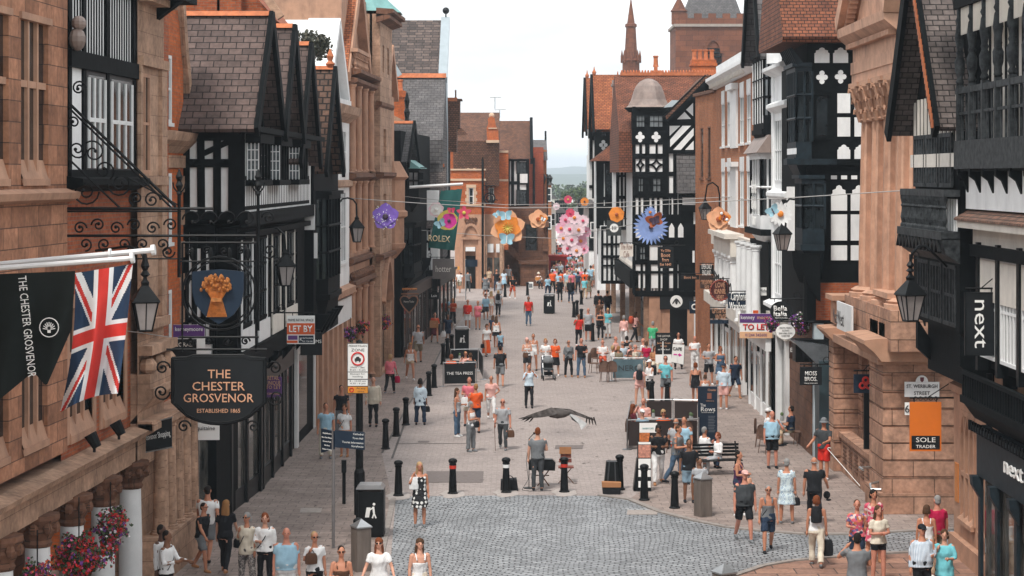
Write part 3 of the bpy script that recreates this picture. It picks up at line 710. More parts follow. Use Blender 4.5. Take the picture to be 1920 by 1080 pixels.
for i,(a,b,c,e)in enumerate(ops):
 win(F,a,b,c,e,G,STONED if c>1 else STONEP,GLASS,n=0,d=.06,bars=(3,2),t=.08)
m=MB()
for u in(82.5,84.6,86.8,89.1):
 for z0,z1 in((.2,4.2),(5.7,8.6),(9.0,12.5)):
  x,y,z=F.p(u,.1,z0);column(m,x,y,z0,z1,.15,8)
m.build('shafts',STONEP,G)
m=MB()
for z,p in((4.4,.3),(5.3,.2),(8.75,.3),(12.6,.35),(12.95,.5)):m.prismu(F,[(0,z-.15),(p,z),(p,z+.14),(0,z+.2)],82.2,89.7)
for k in range(12):m.ball(F.p(82.5+k*.6,.15,4.75),(.15,.2,.2),6,4)
m.build('string_course',STONED,G)
m=MB()
for k in range(9):spindle(m,F.p(82.6+k*.5,.2,13.1),.7,.11,6)
m.box(F,82.3,87,.05,.35,13.8,13.95);m.build('parapet',STONEP,G)
gable_roof(G,F,81.8,89.8,-5.5,.1,12.9,17.2,TILEB,bm=STONEP,wallm=STONEP,apex=85.9,studs=False,barge=.5,bd=.5)
m=MB();m.prism(F,[(81.5,13.0),(85.9,17.5),(85.9,17.2),(81.9,12.9)],-.75,.02);m.build('verge_tiles',TILEO,G)
wall(MB(),F,89.6,94.6,0,15.9,[(90.6,91.3,13.4,14.6),(92.6,93.3,13.4,14.6),(91,92.2,9.4,10.9),(91,92.2,6,8),(90.4,93.9,0.1,4.6)],n=.45,d=.3).box(F,89.6,94.6,-1,.1,0,15.9).poly([F.p(89.6,0,0),F.p(89.6,.45,0),F.p(89.6,.45,15.9),F.p(89.6,0,15.9)]).build('tower',STONEL,G)
m=MB()
for z,p in((15.7,.45),(15.95,.6),(11.9,.1),(8.8,.2),(5.2,.2)):m.prismu(F,[(.3,z-.2),(.45+p,z),(.45+p,z+.15),(.3,z+.2)],89.4,94.8)
m.build('tower_cornice',STONED,G)
x,y,z=F.p(92.1,-.6,16.1);m=MB();m.lathe([(1.9,0),(1.2,.6),(.9,2.2)],(x,y,z),8,a0=PI/8);m.build('tower_roof',COPPER,G)
m=MB();pts=[(90.4+3.5*i/12,3.2+1.9*math.sin(PI*i/12))for i in range(13)]
for p,q in zip(pts,pts[1:]):m.bar(F,p,q,.28,.3,.62)
m.build('arch',STONEP,G)
wall(MB(),F,94.6,99.0,0,12.6,[(95.4,96.4,10.6,12.0),(97.2,98.2,10.6,12.0),(95.4,98.2,8.2,9.6),(95.4,98.2,5.6,7.4),(95.3,98.4,.2,4.2)],n=.1,d=.2).build('wall',STONEP,G)
for a,b,c,e in((95.4,98.2,8.2,9.6),(95.4,98.2,5.6,7.4),(95.4,98.2,10.6,12.0)):win(F,a,b,c,e,G,STONEP,GLASS,n=.1,d=.06,bars=(4,2),t=.08)
x,y,z=F.p(97,.1,4.9)
m=MB();m.lathe([(.3,0),(.75,.5),(.8,.7),(.72,.75),(.72,1.9),(.9,2.0),(.9,2.2),(.76,2.3),(.76,3.7),(.95,3.85),(.5,4.6)],(x,y,z),8,a0=PI/8);m.build('turret',STONEP,G)
gable_roof(G,F,94.4,99.3,-5,.3,12.6,14.9,TILEB,bm=STONEP,wallm=STONEP,studs=False,bd=.3)
B=thing('tall_roofed_hall','hall with a huge patterned brown tile roof and orange ridge, highest on the left skyline','building',(-9,130,0))
Fb=front(126)
a,b=wx(640,126),wx(822,126)
m=MB();m.prism(street(0,0,0,1),[(126,wz(142,126)),(131,wz(38,131)),(136,wz(142,126)),(136,5),(126,5)],a,b);m.build('roof',bricky('patterned_tile',(.15,.11,.095),(.06,.046,.042),(.04,.032,.03),.5,.3,.03,bump=.9,dist=.04,dirt=.3,off=.25),B)
Fs_=street(0,0,0,1)
m=MB();m.prism(Fs_,[(125.8,wz(145,126)),(131,wz(36,131)+.15),(131,wz(36,131)-.25),(126,wz(146,126)-.3)],b,b+.55);m.prism(Fs_,[(125.8,6),(131,wz(36,131)),(136.2,6)],b,b+.35);m.build('verge_stone',plain('lead_verge',(.30,.35,.38),.6,.1,2),B)
m=MB();x=b+.3;m.tube([(x,131,wz(36,131)),(x,131,wz(24,131))],.05,6);m.ball((x,131,wz(20,131)),.22);m.build('finial',IRON,B)
m=MB()
for k in range(8):m.tube([(wx(708+k*5,131),131,wz(38,131)),(wx(708+k*5,131),131,wz(31,131))],.03,4)
m.box(None,wx(705,131),wx(750,131),130.98,131.02,wz(38,131),wz(36,131)+.05);m.build('cresting',IRON,B)
B2=thing('slate_roofed_house','tall house with a grey slate roof and orange ridge below the patterned roof','house',(-6,120,0))
Yr=122;a,b=wx(690,118),wx(833,118)
m=MB();m.prism(Fs_,[(115.5,wz(262,115.5)),(120,wz(145,120)),(124,wz(262,115.5)),(124,4),(115.5,4)],a,b);m.build('roof',SLATEG,B2)
m=MB();m.prism(Fs_,[(119.8,wz(146,120)),(120,wz(139,120)+.05),(120.25,wz(146,120))],a,b+.05);m.build('ridge',RIDGE,B2)
m=MB();m.prism(front(118),[(wx(712,118),wz(80,118)),(wx(742,118),wz(142,118)),(wx(712,118),wz(142,118))],-3,0);m.build('gable',BRICKO,B2)
m=MB();m.bar(front(118),(wx(711,118),wz(78,118)),(wx(750,118),wz(142,118)),.28,.0,.2);m.build('coping',plain('lead_verge',(.30,.35,.38),.6,.1,2),B2)
chimney(B2,wx(722,108),wx(758,108),108,109.5,8,wz(170,108),BRICKO,2)
m=MB();m.prism(front(107),[(wx(722,107),wz(235,107)),(wx(722,107),wz(208,107)),(wx(762,107),wz(228,107)),(wx(762,107),wz(235,107))],-1,0);m.build('parapet',STONEL,B2)
m=MB();x,y=wx(763,105),105;m.lathe([(.16,0),(.1,.3),(.16,.6),(.08,.8),(.14,1.2),(.03,1.6)],(x,y,wz(232,105)),8);m.build('finial',IRON,B2)
m=MB();m.tube([(wx(728,107),106.8,5),(wx(728,107),106.8,wz(82,107))],.06,6);m.build('pipe',BRICK,B2)
T=thing('timber_house','black timbered house with a steep slate gable beside the gothic building','house',(-6,104,0))
F=SW(-4.95,102,.05,1).F;Fc=front(100)
MB().box(F,99.2,114.8,-4,-.3,0,11).build('wall',BLACK,T)
gable_roof(T,F,99.3,105.3,-4.5,.12,wz(306,100),wz(230,102.3),SLATEG,apex=102.3,wallm=BLACK,studs=False)
xa,xb=wx(722,99.2),wx(758,99.2)
MB().box(front(99.2),xa-.6,xb,-.3,0,wz(378,99),wz(306,99)).build('side_panel',WHITE,T)
timber(T,front(99.2),[wx(v,99.2)for v in(720,737,750,758)],[wz(308,99),wz(378,99)],n=0,w=.2)
oriel(T,F,101.2,104.2,wz(372,102),wz(318,102),-.1,.35,bars=3,gm=GLASSL)
m=MB();m.prismu(F,[(-.1,wz(300,102)),(.5,wz(316,102)),(-.1,wz(316,102))],101,104.4);m.build('bay_roof',COPPER,T)
oriel(T,F,99.8,104.2,wz(510,102),wz(420,102),-.2,.25,bars=4,gm=GLASS)
m=MB();m.box(Fc,wx(716,100),wx(752,100),-.5,.5,0,wz(528,100));m.build('red_piers',plain('red_sandstone_pier',(.16,.07,.045),.8,.2,3),T)
shopfront(T,F,99.4,113.0,0,3.2,n=-.1,bays=5,mat=plain('dark_wood_shop',(.035,.016,.012),.5,.3,3))
for k in range(3):MB().prismu(F,[(-.3,3.4),(-.3,4.4),(.2,4.4),(.1,4.0)],100+5*k,100.4+5*k).build('console',BLACK,T)
T=thing('timber_house','slate roofed house with square black and white panels next to the teal banner','house',(-5,117,0))
Yc=113.0;Fc=front(Yc)
a,b=wx(752,Yc),wx(822,Yc)
MB().box(Fc,a,b,-6,0,3.6,8).build('wall',WHITE,T)
MB().box(Fc,wx(740,Yc),b-.1,-6,-.2,0,3.6).build('ground_wall',BLACK,T)
us=[wx(v,Yc)for v in(756,771,788,805)]
timber(T,Fc,us,[wz(v,Yc)for v in(431,453,481,506,526)],n=0,w=.13)
MB().box(Fc,wx(790,Yc),wx(800,Yc),0,.06,wz(526,Yc),wz(431,Yc)).build('post',BLACK,T)
m=MB();m.box(Fc,wx(797,Yc),wx(806,Yc),.0,.08,wz(522,Yc),wz(470,Yc));o=m.build('window',WPAINT,T);MB().box(Fc,wx(798,Yc),wx(805,Yc),.08,.09,wz(518,Yc),wz(484,Yc)).build('pane',GLASS,o)
m=MB();c,d=wx(758,Yc),wx(835,Yc)
m.prism(Fs_,[(112.6,wz(428,112.6)),(115.8,wz(312,115.8)),(119,wz(428,112.6))],wx(768,Yc),wx(833,Yc));m.build('roof',SLATEB,T)
m=MB();m.box(None,wx(775,115.8),wx(833,115.8),115.6,115.95,wz(313,115.8),wz(307,115.8));m.build('ridge',RIDGE,T)
m=MB();m.prism(Fs_,[(115.4,wz(306,116)),(117,wz(290,117)),(118,wz(306,116))],wx(776,116),wx(825,116));m.build('upper_roof',SLATEB,T)
m=MB();m.box(None,wx(776,117),wx(826,117),116.9,117.15,wz(291,117),wz(285,117));m.build('ridge',RIDGE,T)
m=MB();m.box(Fc,wx(750,Yc),wx(824,Yc),0,.5,3.2,3.62);m.build('jetty_beam',BLACK,T)
F=SW(wx(822,Yc),Yc,.05,1).F
shopfront(T,F,113.1,124,0,3.2,n=.0,bays=4)
shopfront(T,Fc,wx(745,Yc),wx(820,Yc),0,3.1,n=.05,bays=2)
W=thing('white_house','white corniced brick house peeping between the slate roofs','house',(-5,127,0))
Yc=126;Fc=front(Yc)
m=MB();m.box(Fc,wx(768,Yc),wx(815,Yc),-5,0,6,wz(240,Yc));m.build('wall',BRICKB,W)
m=MB();m.box(Fc,wx(768,Yc),wx(817,Yc),-5,.25,wz(250,Yc),wz(236,Yc));m.box(Fc,wx(790,Yc),wx(816,Yc),-5,.4,wz(232,Yc),wz(226,Yc));m.box(Fc,wx(795,Yc),wx(812,Yc),-4,0,wz(226,Yc),wz(214,Yc));m.build('cornice',WPAINT,W)
for v in(779,794,806):win(Fc,wx(v,Yc),wx(v+7,Yc),wz(286,Yc),wz(258,Yc),W,WPAINT,GLASS,n=.06,d=.05)
W=thing('tile_hung_tower','narrow tile hung stair tower with orange cap left of the corner building','tower',(-4,133,0))
Yc=134;Fc=front(Yc)
m=MB();m.prism(Fc,[(wx(826,Yc),wz(282,Yc)),(wx(832,Yc),wz(240,Yc)),(wx(834,Yc),wz(190,Yc)),(wx(856,Yc),wz(190,Yc)),(wx(856,Yc),wz(285,Yc))],-2.5,0);m.build('wall',TILEB,W)
m=MB();m.box(Fc,wx(833,Yc),wx(857,Yc),-2.5,.1,wz(190,Yc),wz(183,Yc));m.build('cap',RIDGE,W)
m=MB();m.box(Fc,wx(853,Yc),wx(862,Yc),-2,-.1,wz(240,Yc),wz(188,Yc));m.box(Fc,wx(851,Yc),wx(866,Yc),-2.1,0,wz(188,Yc),wz(185,Yc));m.tube([Fc.p(wx(854,Yc),-.5,wz(185,Yc)),Fc.p(wx(854,Yc),-.5,wz(168,Yc))],.06,6);m.build('chimney',TILEB,W)
MB().box(Fc,wx(826,Yc),wx(842,Yc),-3,-.3,0,wz(280,Yc)).build('lower_wall',BLACK,W)
# ================================================================ RIGHT SIDE, near to far
def RS(X0,Y0,a):return SW(X0,Y0,a,-1)
S=RS(9.55,44.0,.0);F=S.F
N=thing('timber_shop','black timbered shop with carved gallery and white leaded windows, nearest on the right','building',(10,42,0))
MB().box(F,30,44.0,-4,-1.6,0,14).build('core',BLACK,N)
MB().box(F,30,44.0,-1.6,0,8.9,9.2).build('gallery_floor',BLACK,N)
MB().box(F,30,44.0,-.75,-.6,9.2,12.8).build('gallery_back',CREAM,N)
m=MB()
for k in range(30):m.box(F,30.2+k*.47,30.4+k*.47,-.6,-.59,9.2,12.8)
m.build('timber_frame',BLACK,N)
m=MB();m.box(F,30,44.05,-.12,.05,8.95,9.55);m.box(F,30,44.05,-.1,.02,10.55,10.68);m.box(F,30,44.05,-.08,0,10.1,10.16);m.build('gallery_rail',GREYBLK,N)
m=MB();
for k in range(36):Y=30.1+k*.385;m.box(F,Y,Y+.05,-.06,-.02,9.55,10.55)
m.build('balusters',GREYBLK,N)
for k in range(8):
 Y=43.85-k*1.15
 m=MB();m.box(F,Y-.09,Y+.09,-.14,.06,9.2,10.75);x,y,z=F.p(Y,-.04,10.75);m.smooth=True
 m.lathe([(.09,0),(.13,.06),(.08,.14),(.15,.3),(.16,.5),(.09,.62),(.12,.68),(.09,.74),(.15,1.0),(.11,1.25),(.08,1.3),(.13,1.38),(.09,1.45),(.1,1.75)],(x,y,z),10);m.v=[(x+(v[0]-x)*.72,y+(v[1]-y)*.72,v[2])for v in m.v];m.build('gallery_post',GREYBLK,N)
 q=MB();q.box(F,Y+.14,Y+1.0,-.07,-.03,11.85,12.38)
 for j in range(10):q.box(F,Y+.15+j*.085,Y+.18+j*.085,-.03,-.015,11.8,12.36)
 if k:q.build('valance',CREAM,N)
m=MB();m.box(F,30,44.1,-.15,.05,12.38,12.6);m.box(F,30,44.1,-.15,.1,12.85,13.0);m.build('gallery_beam',BLACK,N)
m=MB();m.box(F,30,44.1,-.1,.06,12.6,12.85)
for k in range(60):m.ball(F.p(30.2+k*.23,.07,12.72),(.04,.08,.09),6,4)
m.build('carved_band',CREAM,N)
m=MB();m.prismu(F,[(.1,12.99),(.75,13.6),(.75,14),(-.1,14),(-.1,12.99)],30,44.1);m.build('cove',WHITE,N)
m=MB()
for k in range(12):
 Y=43.9-k*1.15;pr=[(.12+.62*math.sin(t*PI/10),13.0+.75*(1-math.cos(t*PI/10)))for t in range(6)]
 m.prismu(F,pr+[(.8,13.8),(.8,13.9),(.3,13.5),(.1,13.3)],Y-.07,Y+.07)
m.build('cove_ribs',BLACK,N)
MB().box(F,30,44,-.9,-.2,8.1,8.95).build('frieze',WHITE,N)
for k in range(12):
 Y=43.8-k*1.15;MB().prismu(F,[(-.3,8.25),(-.3,8.95),(.04,8.95),(.03,8.8),(-.1,8.7),(-.2,8.45)],Y-.08,Y+.08).build('bracket',BLACK,N)
m=MB();m.prismu(F,[(-.6,8.25),(.05,7.9),(.05,7.85),(-.6,8.1)],30,44.05);m.build('canopy_tiles',bricky('mossy_tile',(.24,.12,.08),(.14,.085,.065),(.03,.02,.015),.2,.14,.015,bump=1.0,dist=.03,dirt=.5,dscale=3),N)
m=MB();m.box(F,30,44.0,-.7,.0,7.7,7.86);m.box(F,30,44.0,-.9,-.35,7.25,7.7);m.build('canopy_beam',CREAM,N)
S2=RS(9.95,43.6,0);F2=S2.F
MB().box(F2,30,43.6,-1.5,-.25,4.7,7.4).build('window_wall',BLACK,N)
for k in range(5):
 b=43.2-k*1.75;a=b-1.55
 if b<33:break
 win(F2,a,b,5.0,7.1,N,WPAINT,GLASS,n=.1,d=.08,bars=(6,2),t=.055)
 MB().box(F2,b+.0,b+.2,-.1,.13,4.7,7.4).build('window_post',BLACKV,N)
 m=MB();m.box(F2,a+.05,b-.05,.03,.09,6.2,7.05);m.build('blind',CREAM,N)
MB().box(F2,30,43.65,-.2,.2,7.1,7.35).build('window_head',BLACK,N)
m=MB();m.box(F2,30,43.6,-.2,.42,4.0,4.15);m.box(F2,30,43.6,.3,.4,4.6,4.68);m.prismu(F2,[(-.2,3.6),(.1,3.65),(.36,4.0),(-.2,4.0)],30,43.6)
for k in range(60):m.box(F2,43.5-k*.22,43.56-k*.22,.32,.38,4.15,4.6)
m.build('lower_balcony',BLACK,N)
m=MB()
for k in range(54):m.prismu(F2,[(.2,3.42),(.26,3.42),(.26,3.62),(.2,3.62)],43.4-k*.24,43.52-k*.24)
m.build('fringe',BLACK,N)
MB().box(F2,30,43.4,-1.3,-.35,0,3.7).build('shop_wall',BLACK,N)
shopfront(N,F2,35.2,43.2,0,3.45,mat=BLUEBLK,n=.05,bays=5,fascia=.95,riser=.3,door=1)
m=MB()
for k in range(6):x=43.1-k*1.6;m.prismu(F2,[(.1,2.0),(.1,2.5),(.3,2.5),(.28,2.3)],x-.13,x+.13)
m.build('console',BLUEBLK,N)
text('next',Fr(9.95,0,0,-1,-1,0),-39.9,3.05,.34,LETW,N,n=.17,width=1.5,bold=.0,depth=.03)
def hang_sign(name,lab,x0,x1,yt,yb,Y,mats,arm=1,draw=None,group=None,th=.06,armx=None):
 """flat board hung at right angles to the wall"""
 Fs=front(Y);a,b,c,e=wx(x0,Y),wx(x1,Y),wz(yb,Y),wz(yt,Y)
 t=thing(name,lab,'sign',((a+b)/2,Y,c),group)
 MB().box(Fs,a,b,-th,0,c,e).build('board',mats,t)
 if arm:
  far=b if arm>0 else a;near=a if arm>0 else b
  ex=armx if armx is not None else far+arm*.5
  m=MB();m.tube([Fs.p(near,-th/2,e+.1),Fs.p(ex,-th/2,e+.1)],.022,6)
  for q in(.15,.85):m.tube([Fs.p(a+(b-a)*q,-th/2,e),Fs.p(a+(b-a)*q,-th/2,e+.1)],.012,5)
  m.tube([Fs.p(ex,-th/2,e+.5),Fs.p(near+(ex-near)*.4,-th/2,e+.1)],.012,5);m.build('bracket',IRON,t)
 return t,Fs,(a+b)/2,(c+e)/2,b-a,e-c
t,Fs,cx,cz,W_,H_=hang_sign('hanging_sign','tall black hanging board with white vertical lettering under the gallery',1811,1868,550,665,42.0,BOARD,1,armx=10.1)
text('next',Fs,cx-.02,cz,.3,LETW,t,width=H_*.78,rot=-PI/2)
m=MB();a,b,c,e=wx(1809,42.0),wx(1870,42.0),wz(667,42.0),wz(548,42.0)
m.box(Fs,a,a+.03,-.07,.015,c,e);m.box(Fs,b-.03,b,-.07,.015,c,e);m.box(Fs,a,b,-.07,.016,c,c+.03);m.box(Fs,a,b,-.07,.016,e-.03,e);m.build('rim',BLACKV,t)
T=thing('gabled_house','timber house with mossy slate gable over gothic stone arches at the side street','house',(10.4,46.5,0))
S=RS(9.65,46.7,0);F=S.F
MB().box(F,44.15,49.0,-3.5,-.3,4.2,12).build('core',BLACK,T)
gable_roof(T,F,43.9,49.5,-3.5,.62,9.85,13.9,SLATEB,apex=46.7,wn=.0,wallm=BLACK,ridge=RIDGE,barge=.42,studs=False)
m=MB()
for k in range(30):
 f=k/29;u=43.9+(46.7-43.9)*f;z=9.85+4.05*f;m.box(F,u-.02,u+.1,.5,.66,z-.02,z+.16)
m.build('verge_tiles',RIDGE,T)
t=MB()
for k in range(12):u=44.3+.42*k;t.box(F,u-.04,u+.04,0,.05,9.3,10.6)
t.box(F,44.15,49,0,.12,9.0,9.3);t.build('studs',CREAM,T)
MB().box(F,44.15,49.0,-.3,.0,5.4,9.9).build('front_wall',BLACK,T)
for i in range(3):
 a=44.5+i*1.45;win(F,a,a+1.25,8.75-.1,9.95+.0,T,BLACK,GLASS,n=.12,d=.08,bars=(4,1),t=.06)if False else win(F,a,a+1.25,8.55,9.75,T,GREYBLK,LEAD,n=.14,d=.08,bars=(4,1),t=.07)
m=MB();m.box(F,44.1,49.1,0,.35,8.35,8.5);m.box(F,44.1,49.1,0,.42,7.42,7.6);m.prismu(F,[(0,6.9),(.3,7.1),(.4,7.45),(0,7.45)],44.1,49.1);m.build('balcony',GREYBLK,T)
m=MB()
for k in range(20):spindle(m,F.p(44.25+k*.25,.3,7.6),.75,.06,6)
m.build('balusters',GREYBLK,T)
m=MB()
for k in range(20):m.box(F,44.2+k*.25,44.28+k*.25,.03,.06,7.6,8.3)
m.build('balcony_studs',WHITE,T)
m=MB()
for k in range(12):
 u=44.3+k*.4;m.bar(F,(u,7.15),(u+.2,7.4),.05,.36,.44);m.bar(F,(u+.4,7.15),(u+.2,7.4),.05,.36,.44)
m.build('carved_band',IRON,T)
for i in range(3):a=44.5+i*1.45;win(F,a,a+1.25,5.5,6.85,T,GREYBLK,LEAD,n=.0,d=.03,bars=(4,2),t=.07)
m=MB();m.prismu(F,[(0,4.7),(0,5.4),(-.7,4.3),(-.75,4.0)],44.1,44.35);m.prismu(F,[(0,4.7),(0,5.4),(-.7,4.3),(-.75,4.0)],48.7,48.95)
m.prismu(F,[(0,6.0),(0,8.0),(-.25,5.4),(-.25,5.2)],49.0,49.2);m.build('bracket',BLACK,T)
S3=RS(10.4,48.0,0);F3=S3.F
m=MB();ops=[(43.9,45.4,.9,3.4),(46.0,47.4,.9,3.4)]
wall(m,F3,43.4,48.0,0,4.5,ops,n=0,d=.25);m.box(F3,43.4,48.0,-3,-.5,0,4.5);m.box(front(48.0),10.4,13.4,-.2,0,0,4.5)
m.build('stone_wall',STONEP,T)
for a,b,c,e in ops:
 m=MB()
 for k in range(4):u=a+(b-a)*k/3;m.box(F3,u-.06,u+.06,-.2,.04,c,e-.4)
 for k in range(3):
  u0=a+(b-a)*k/3;w_=(b-a)/3
  for s in(0,1):
   pts=[(u0+(w_*.5*t/4 if s==0 else w_-w_*.5*t/4),e-.6+.5*math.sin(t/4*PI/2))for t in range(5)]
   for p,q in zip(pts,pts[1:]):m.bar(F3,p,q,.08,-.18,.03)
 m.box(F3,a,b,-.2,.02,e-.12,e);m.box(F3,a,b,-.18,.03,1.9,2.0);m.prismu(F3,[(-.2,c+.3),(.1,c),(.1,c-.1),(-.2,c-.1)],a,b)
 o=m.build('tracery_window',STONEP,T);MB().box(F3,a,b,-.24,-.2,c,e).build('pane',GLASS,o)
MB().prismu(F3,[(0,3.7),(.14,3.8),(.14,3.95),(0,4.0)],43.4,48.1).box(F3,43.4,48.1,0,.16,0,.45).build('moulding',STONEP,T)
text('SOLE TRADER',Fr(10.4,0,0,-1,-1,0),-45.0,3.62,.13,CREAM,T,n=.02,width=1.8)
m=MB();m.tube([F3.p(43.55,.25,.2),F3.p(43.55,.25,4.6)],.07,8);m.build('downpipe',IRON,T)
m=MB();m.box(F3,48.0-.35,47.98,.0,.03,1.2,2.1);m.build('notice',plain('orange_notice',(.55,.2,.05),.6,.05),T)
t,Fs,cx,cz,W_,H_=hang_sign('hanging_sign','big orange hanging sign with a black panel at the side street corner',1706,1765,754,846,48.2,plain('orange_sign',(.66,.16,.012),.5,.05),1,armx=10.4)
m=MB();a,b=wx(1709,48.2),wx(1762,48.2);m.box(Fs,a,b,0,.012,wz(842,48.2),wz(817,48.2));m.build('panel',BOARD,t)
text('SOLE',Fs,cx,wz(824.5,48.2),.115,LETW,t,n=.014,width=.46);text('TRADER',Fs,cx,wz(837,48.2),.075,LETW,t,n=.014,width=.46)
m=MB()
for k in range(5):m.torus(Fs.p(a+.1+k*.12,-.03,wz(749,48.2)+.02),.045,.008,10,4)
m.build('scrollwork',IRON,t)
BK=thing('bank_building','pink sandstone bank with tall fluted columns, pediment and rusticated arches','building',(10.4,57,0))
S=RS(10.55,57,0);F=S.F
MB().box(F,53.4,60.0,-6,-.7,0,13).build('core',STONEC,BK)
MB().box(F,53.3,59.9,-.7,-.45,4.2,10.9).build('back_wall',STONECP,BK)
for i in range(4):
 Y=53.3+i*1.85;x,y,z=F.p(Y,.05,5.35)
 m=MB();k=36;h=5.0;prof=[(.54,.28),(.54,1.2),(.46,h)]
 rings=[]
 for r,zz in prof:
  rings.append([m.addv((x+(r-(.14 if j%3==2 else 0))*math.cos(2*PI*j/k),y+(r-(.14 if j%3==2 else 0))*math.sin(2*PI*j/k),z+zz))for j in range(k)])
 for A,B_ in zip(rings,rings[1:]):
  for j in range(k):m.face([A[j],A[(j+1)%k],B_[(j+1)%k],B_[j]])
 m.lathe([(.82,0),(.82,.12),(.72,.14),(.76,.2),(.63,.28)],(x,y,z),20)
 c=m.build('column',STONECP,BK)
 m=MB();m.lathe([(.47,h),(.53,h+.05),(.48,h+.1),(.56,h+.6),(.78,h+.95),(.78,h+1.05)],(x,y,z),16)
 for row,(rr,zz)in enumerate(((.58,.28),(.64,.58),(.74,.88))):
  for j in range(10):a=j*PI/5+row*PI/10;ca,sa=math.cos(a),math.sin(a);m.tube([(x+(rr-.1)*ca,y+(rr-.1)*sa,z+h+zz-.28),(x+(rr-.03)*ca,y+(rr-.03)*sa,z+h+zz),(x+(rr+.08)*ca,y+(rr+.08)*sa,z+h+zz+.04),(x+(rr+.09)*ca,y+(rr+.09)*sa,z+h+zz-.06)],[.07,.085,.05,.03],5)
 m.box(None,x-.72,x+.72,y-.72,y+.72,z+h+1.0,z+h+1.12);m.build('capital',STONEP,c)
 MB().box(F,Y-.85,Y+.85,-.7,.85,4.3,5.35).build('pedestal',STONEC,BK)
m=MB();m.box(F,53.0,60.0,-.7,.6,11.45,11.75);m.box(F,53.0,60.0,-.7,.63,11.75,12.1);m.box(F,53.1,59.9,-.7,.58,12.1,12.6);m.prismu(F,[(-.7,12.6),(.65,12.6),(.95,12.85),(.98,13.1),(-.7,13.12)],52.8,60.4)
m.build('entablature',STONECP,BK)
m=MB()
for k in range(31):m.box(F,53.1+k*.22,53.23+k*.22,.6,.8,12.48,12.62)
m.build('dentils',STONECP,BK)
m=MB();m.prism(F,[(53.1,13.1),(56.5,15.7),(59.9,13.1)],-.5,.5);m.build('pediment',STONECP,BK)
m=MB();m.bar(F,(52.6,13.2),(56.5,16.2),.45,-.7,1.0);m.bar(F,(60.5,13.2),(56.5,16.2),.45,-.7,1.0);m.build('raking_cornice',STONECP,BK)
m=MB()
for k in range(22):
 f=(k+.5)/22;m.box(F,60.3-3.7*f-.07,60.3-3.7*f+.07,.55,.8,12.95+2.8*f,13.15+2.8*f);m.box(F,52.8+3.7*f-.07,52.8+3.7*f+.07,.55,.8,12.95+2.8*f,13.15+2.8*f)
m.build('modillions',STONECP,BK)
m=MB();m.prism(F,[(52.8,13.1),(56.5,16.0),(56.5,15.7),(53.0,12.9)],-6,-.7);m.build('roof',SLATEB,BK)
def rustic(F,u0,u1,n0,n1,z0,z1,par,name='pier',h=.44,face='n'):
 m=MB();z=z0;
 while z<z1-.05:
  t=min(z+h-.05,z1);m.box(F,u0,u1,n0,n1,z,t);
  if t+.05<z1:m.box(F,u0+.04,u1-.04,n0+.04,n1-.04,t,t+.05)
  z+=h
 return m.build(name,STONEC,par)
MB().box(F,53.2,60.7,-.4,1.05,3.9,4.12).build('band',STONEP,BK)
rustic(F,53.3,55.3,-3.6,.9,.55,4.0,BK,'corner_pavilion')
MB().box(F,53.22,55.4,-3.7,1.0,0,.55).build('plinth',STONEC,BK)
m=MB();m.prismu(F,[(-3.6,4.0),(1.0,4.0),(1.2,4.25),(1.45,4.45),(1.45,4.55),(1.05,4.6),(-3.6,4.6)],52.9,55.9);m.box(F,53.3,55.5,-3.6,.85,4.6,4.95);m.build('cornice',STONEP,BK)
m=MB();m.box(F,53.3,55.3,-3.4,.65,4.95,5.6);m.box(F,53.2,55.4,-3.5,.8,5.6,5.75);m.build('parapet',STONECP,BK)
for Y in(56.3,58.2,60.3):rustic(F,Y,Y+.65,-.6,.25,.9,4.0,BK,'pier')
rustic(F,61.0,61.9,-.7,.97,0,3.9,BK,'far_pavilion')
m=MB();m.prismu(F,[(-.7,3.9),(1.0,3.9),(1.3,4.2),(1.3,4.28),(-.7,4.4)],60.7,62.2);m.box(F,61.0,61.9,-.5,.92,4.4,5.1);m.box(F,60.8,62.1,-.5,1.05,5.1,5.25);m.build('cornice',STONEP,BK)
m=MB()
for Y in(55.4,57.0,58.9):
 pts=[(Y+.1+1.1*t/10,2.9+.9*math.sin(PI*t/10))for t in range(11)]
 m.prism(F,[(Y,2.9)]+pts+[(Y+1.3,2.9),(Y+1.3,4.0),(Y,4.0)],-.5,.1)
m.build('arch',STONEC,BK)
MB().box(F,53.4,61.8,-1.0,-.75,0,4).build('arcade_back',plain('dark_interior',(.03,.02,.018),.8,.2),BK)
m=MB();m.box(F,55.4,61.0,.5,.75,0,1.05);m.box(F,55.3,61.0,.43,.83,1.05,1.2)
m.build('area_wall',STONEC,BK)
m=MB()
for k in range(5):
 for q in range(5):m.box(F,56.0+k*1.0,56.5+k*1.0,.75,.775,.35+q*.11,.40+q*.11)
m.build('vent_panels',STONED,BK)
m=MB();m.tube([F.p(55.3,.1,1.55),F.p(61.8,.1,1.55)],.03,6);m.tube([F.p(55.3,.1,1.25),F.p(61.8,.1,1.25)],.03,6)
for k in range(14):m.tube([F.p(55.3+k*.5,.1,.9),F.p(55.3+k*.5,.1,1.55)],.018,5)
m.build('railing',IRON,BK)
m=MB();m.tube([F.p(55.2,.8,.95),F.p(54.8,1.25,1.0),F.p(54.5,1.2,.98)],.035,8);m.tube([F.p(53.9,.9,.75),F.p(53.75,1.15,.72),F.p(53.6,1.15,.6),F.p(53.55,.9,.6)],.035,8);m.build('grab_rail',STEEL,BK)
m=MB();m.box(F,57.0,57.1,.6,.75,1.2,3.1);m.tube([F.p(55.5,.8,0),F.p(55.5,.8,3.0)],.03,6);m.build('post',IRON,BK)
t=thing('banner','white lettered banner fixed to the bank above the arches','banner',(9.2,57.5,5))
Fr_=Fr(9.3,0,0,-1,-1,0)
MB().box(S.F,57.3,59.9,1.0,1.05,4.35,5.15).build('cloth',WPAINT,t)
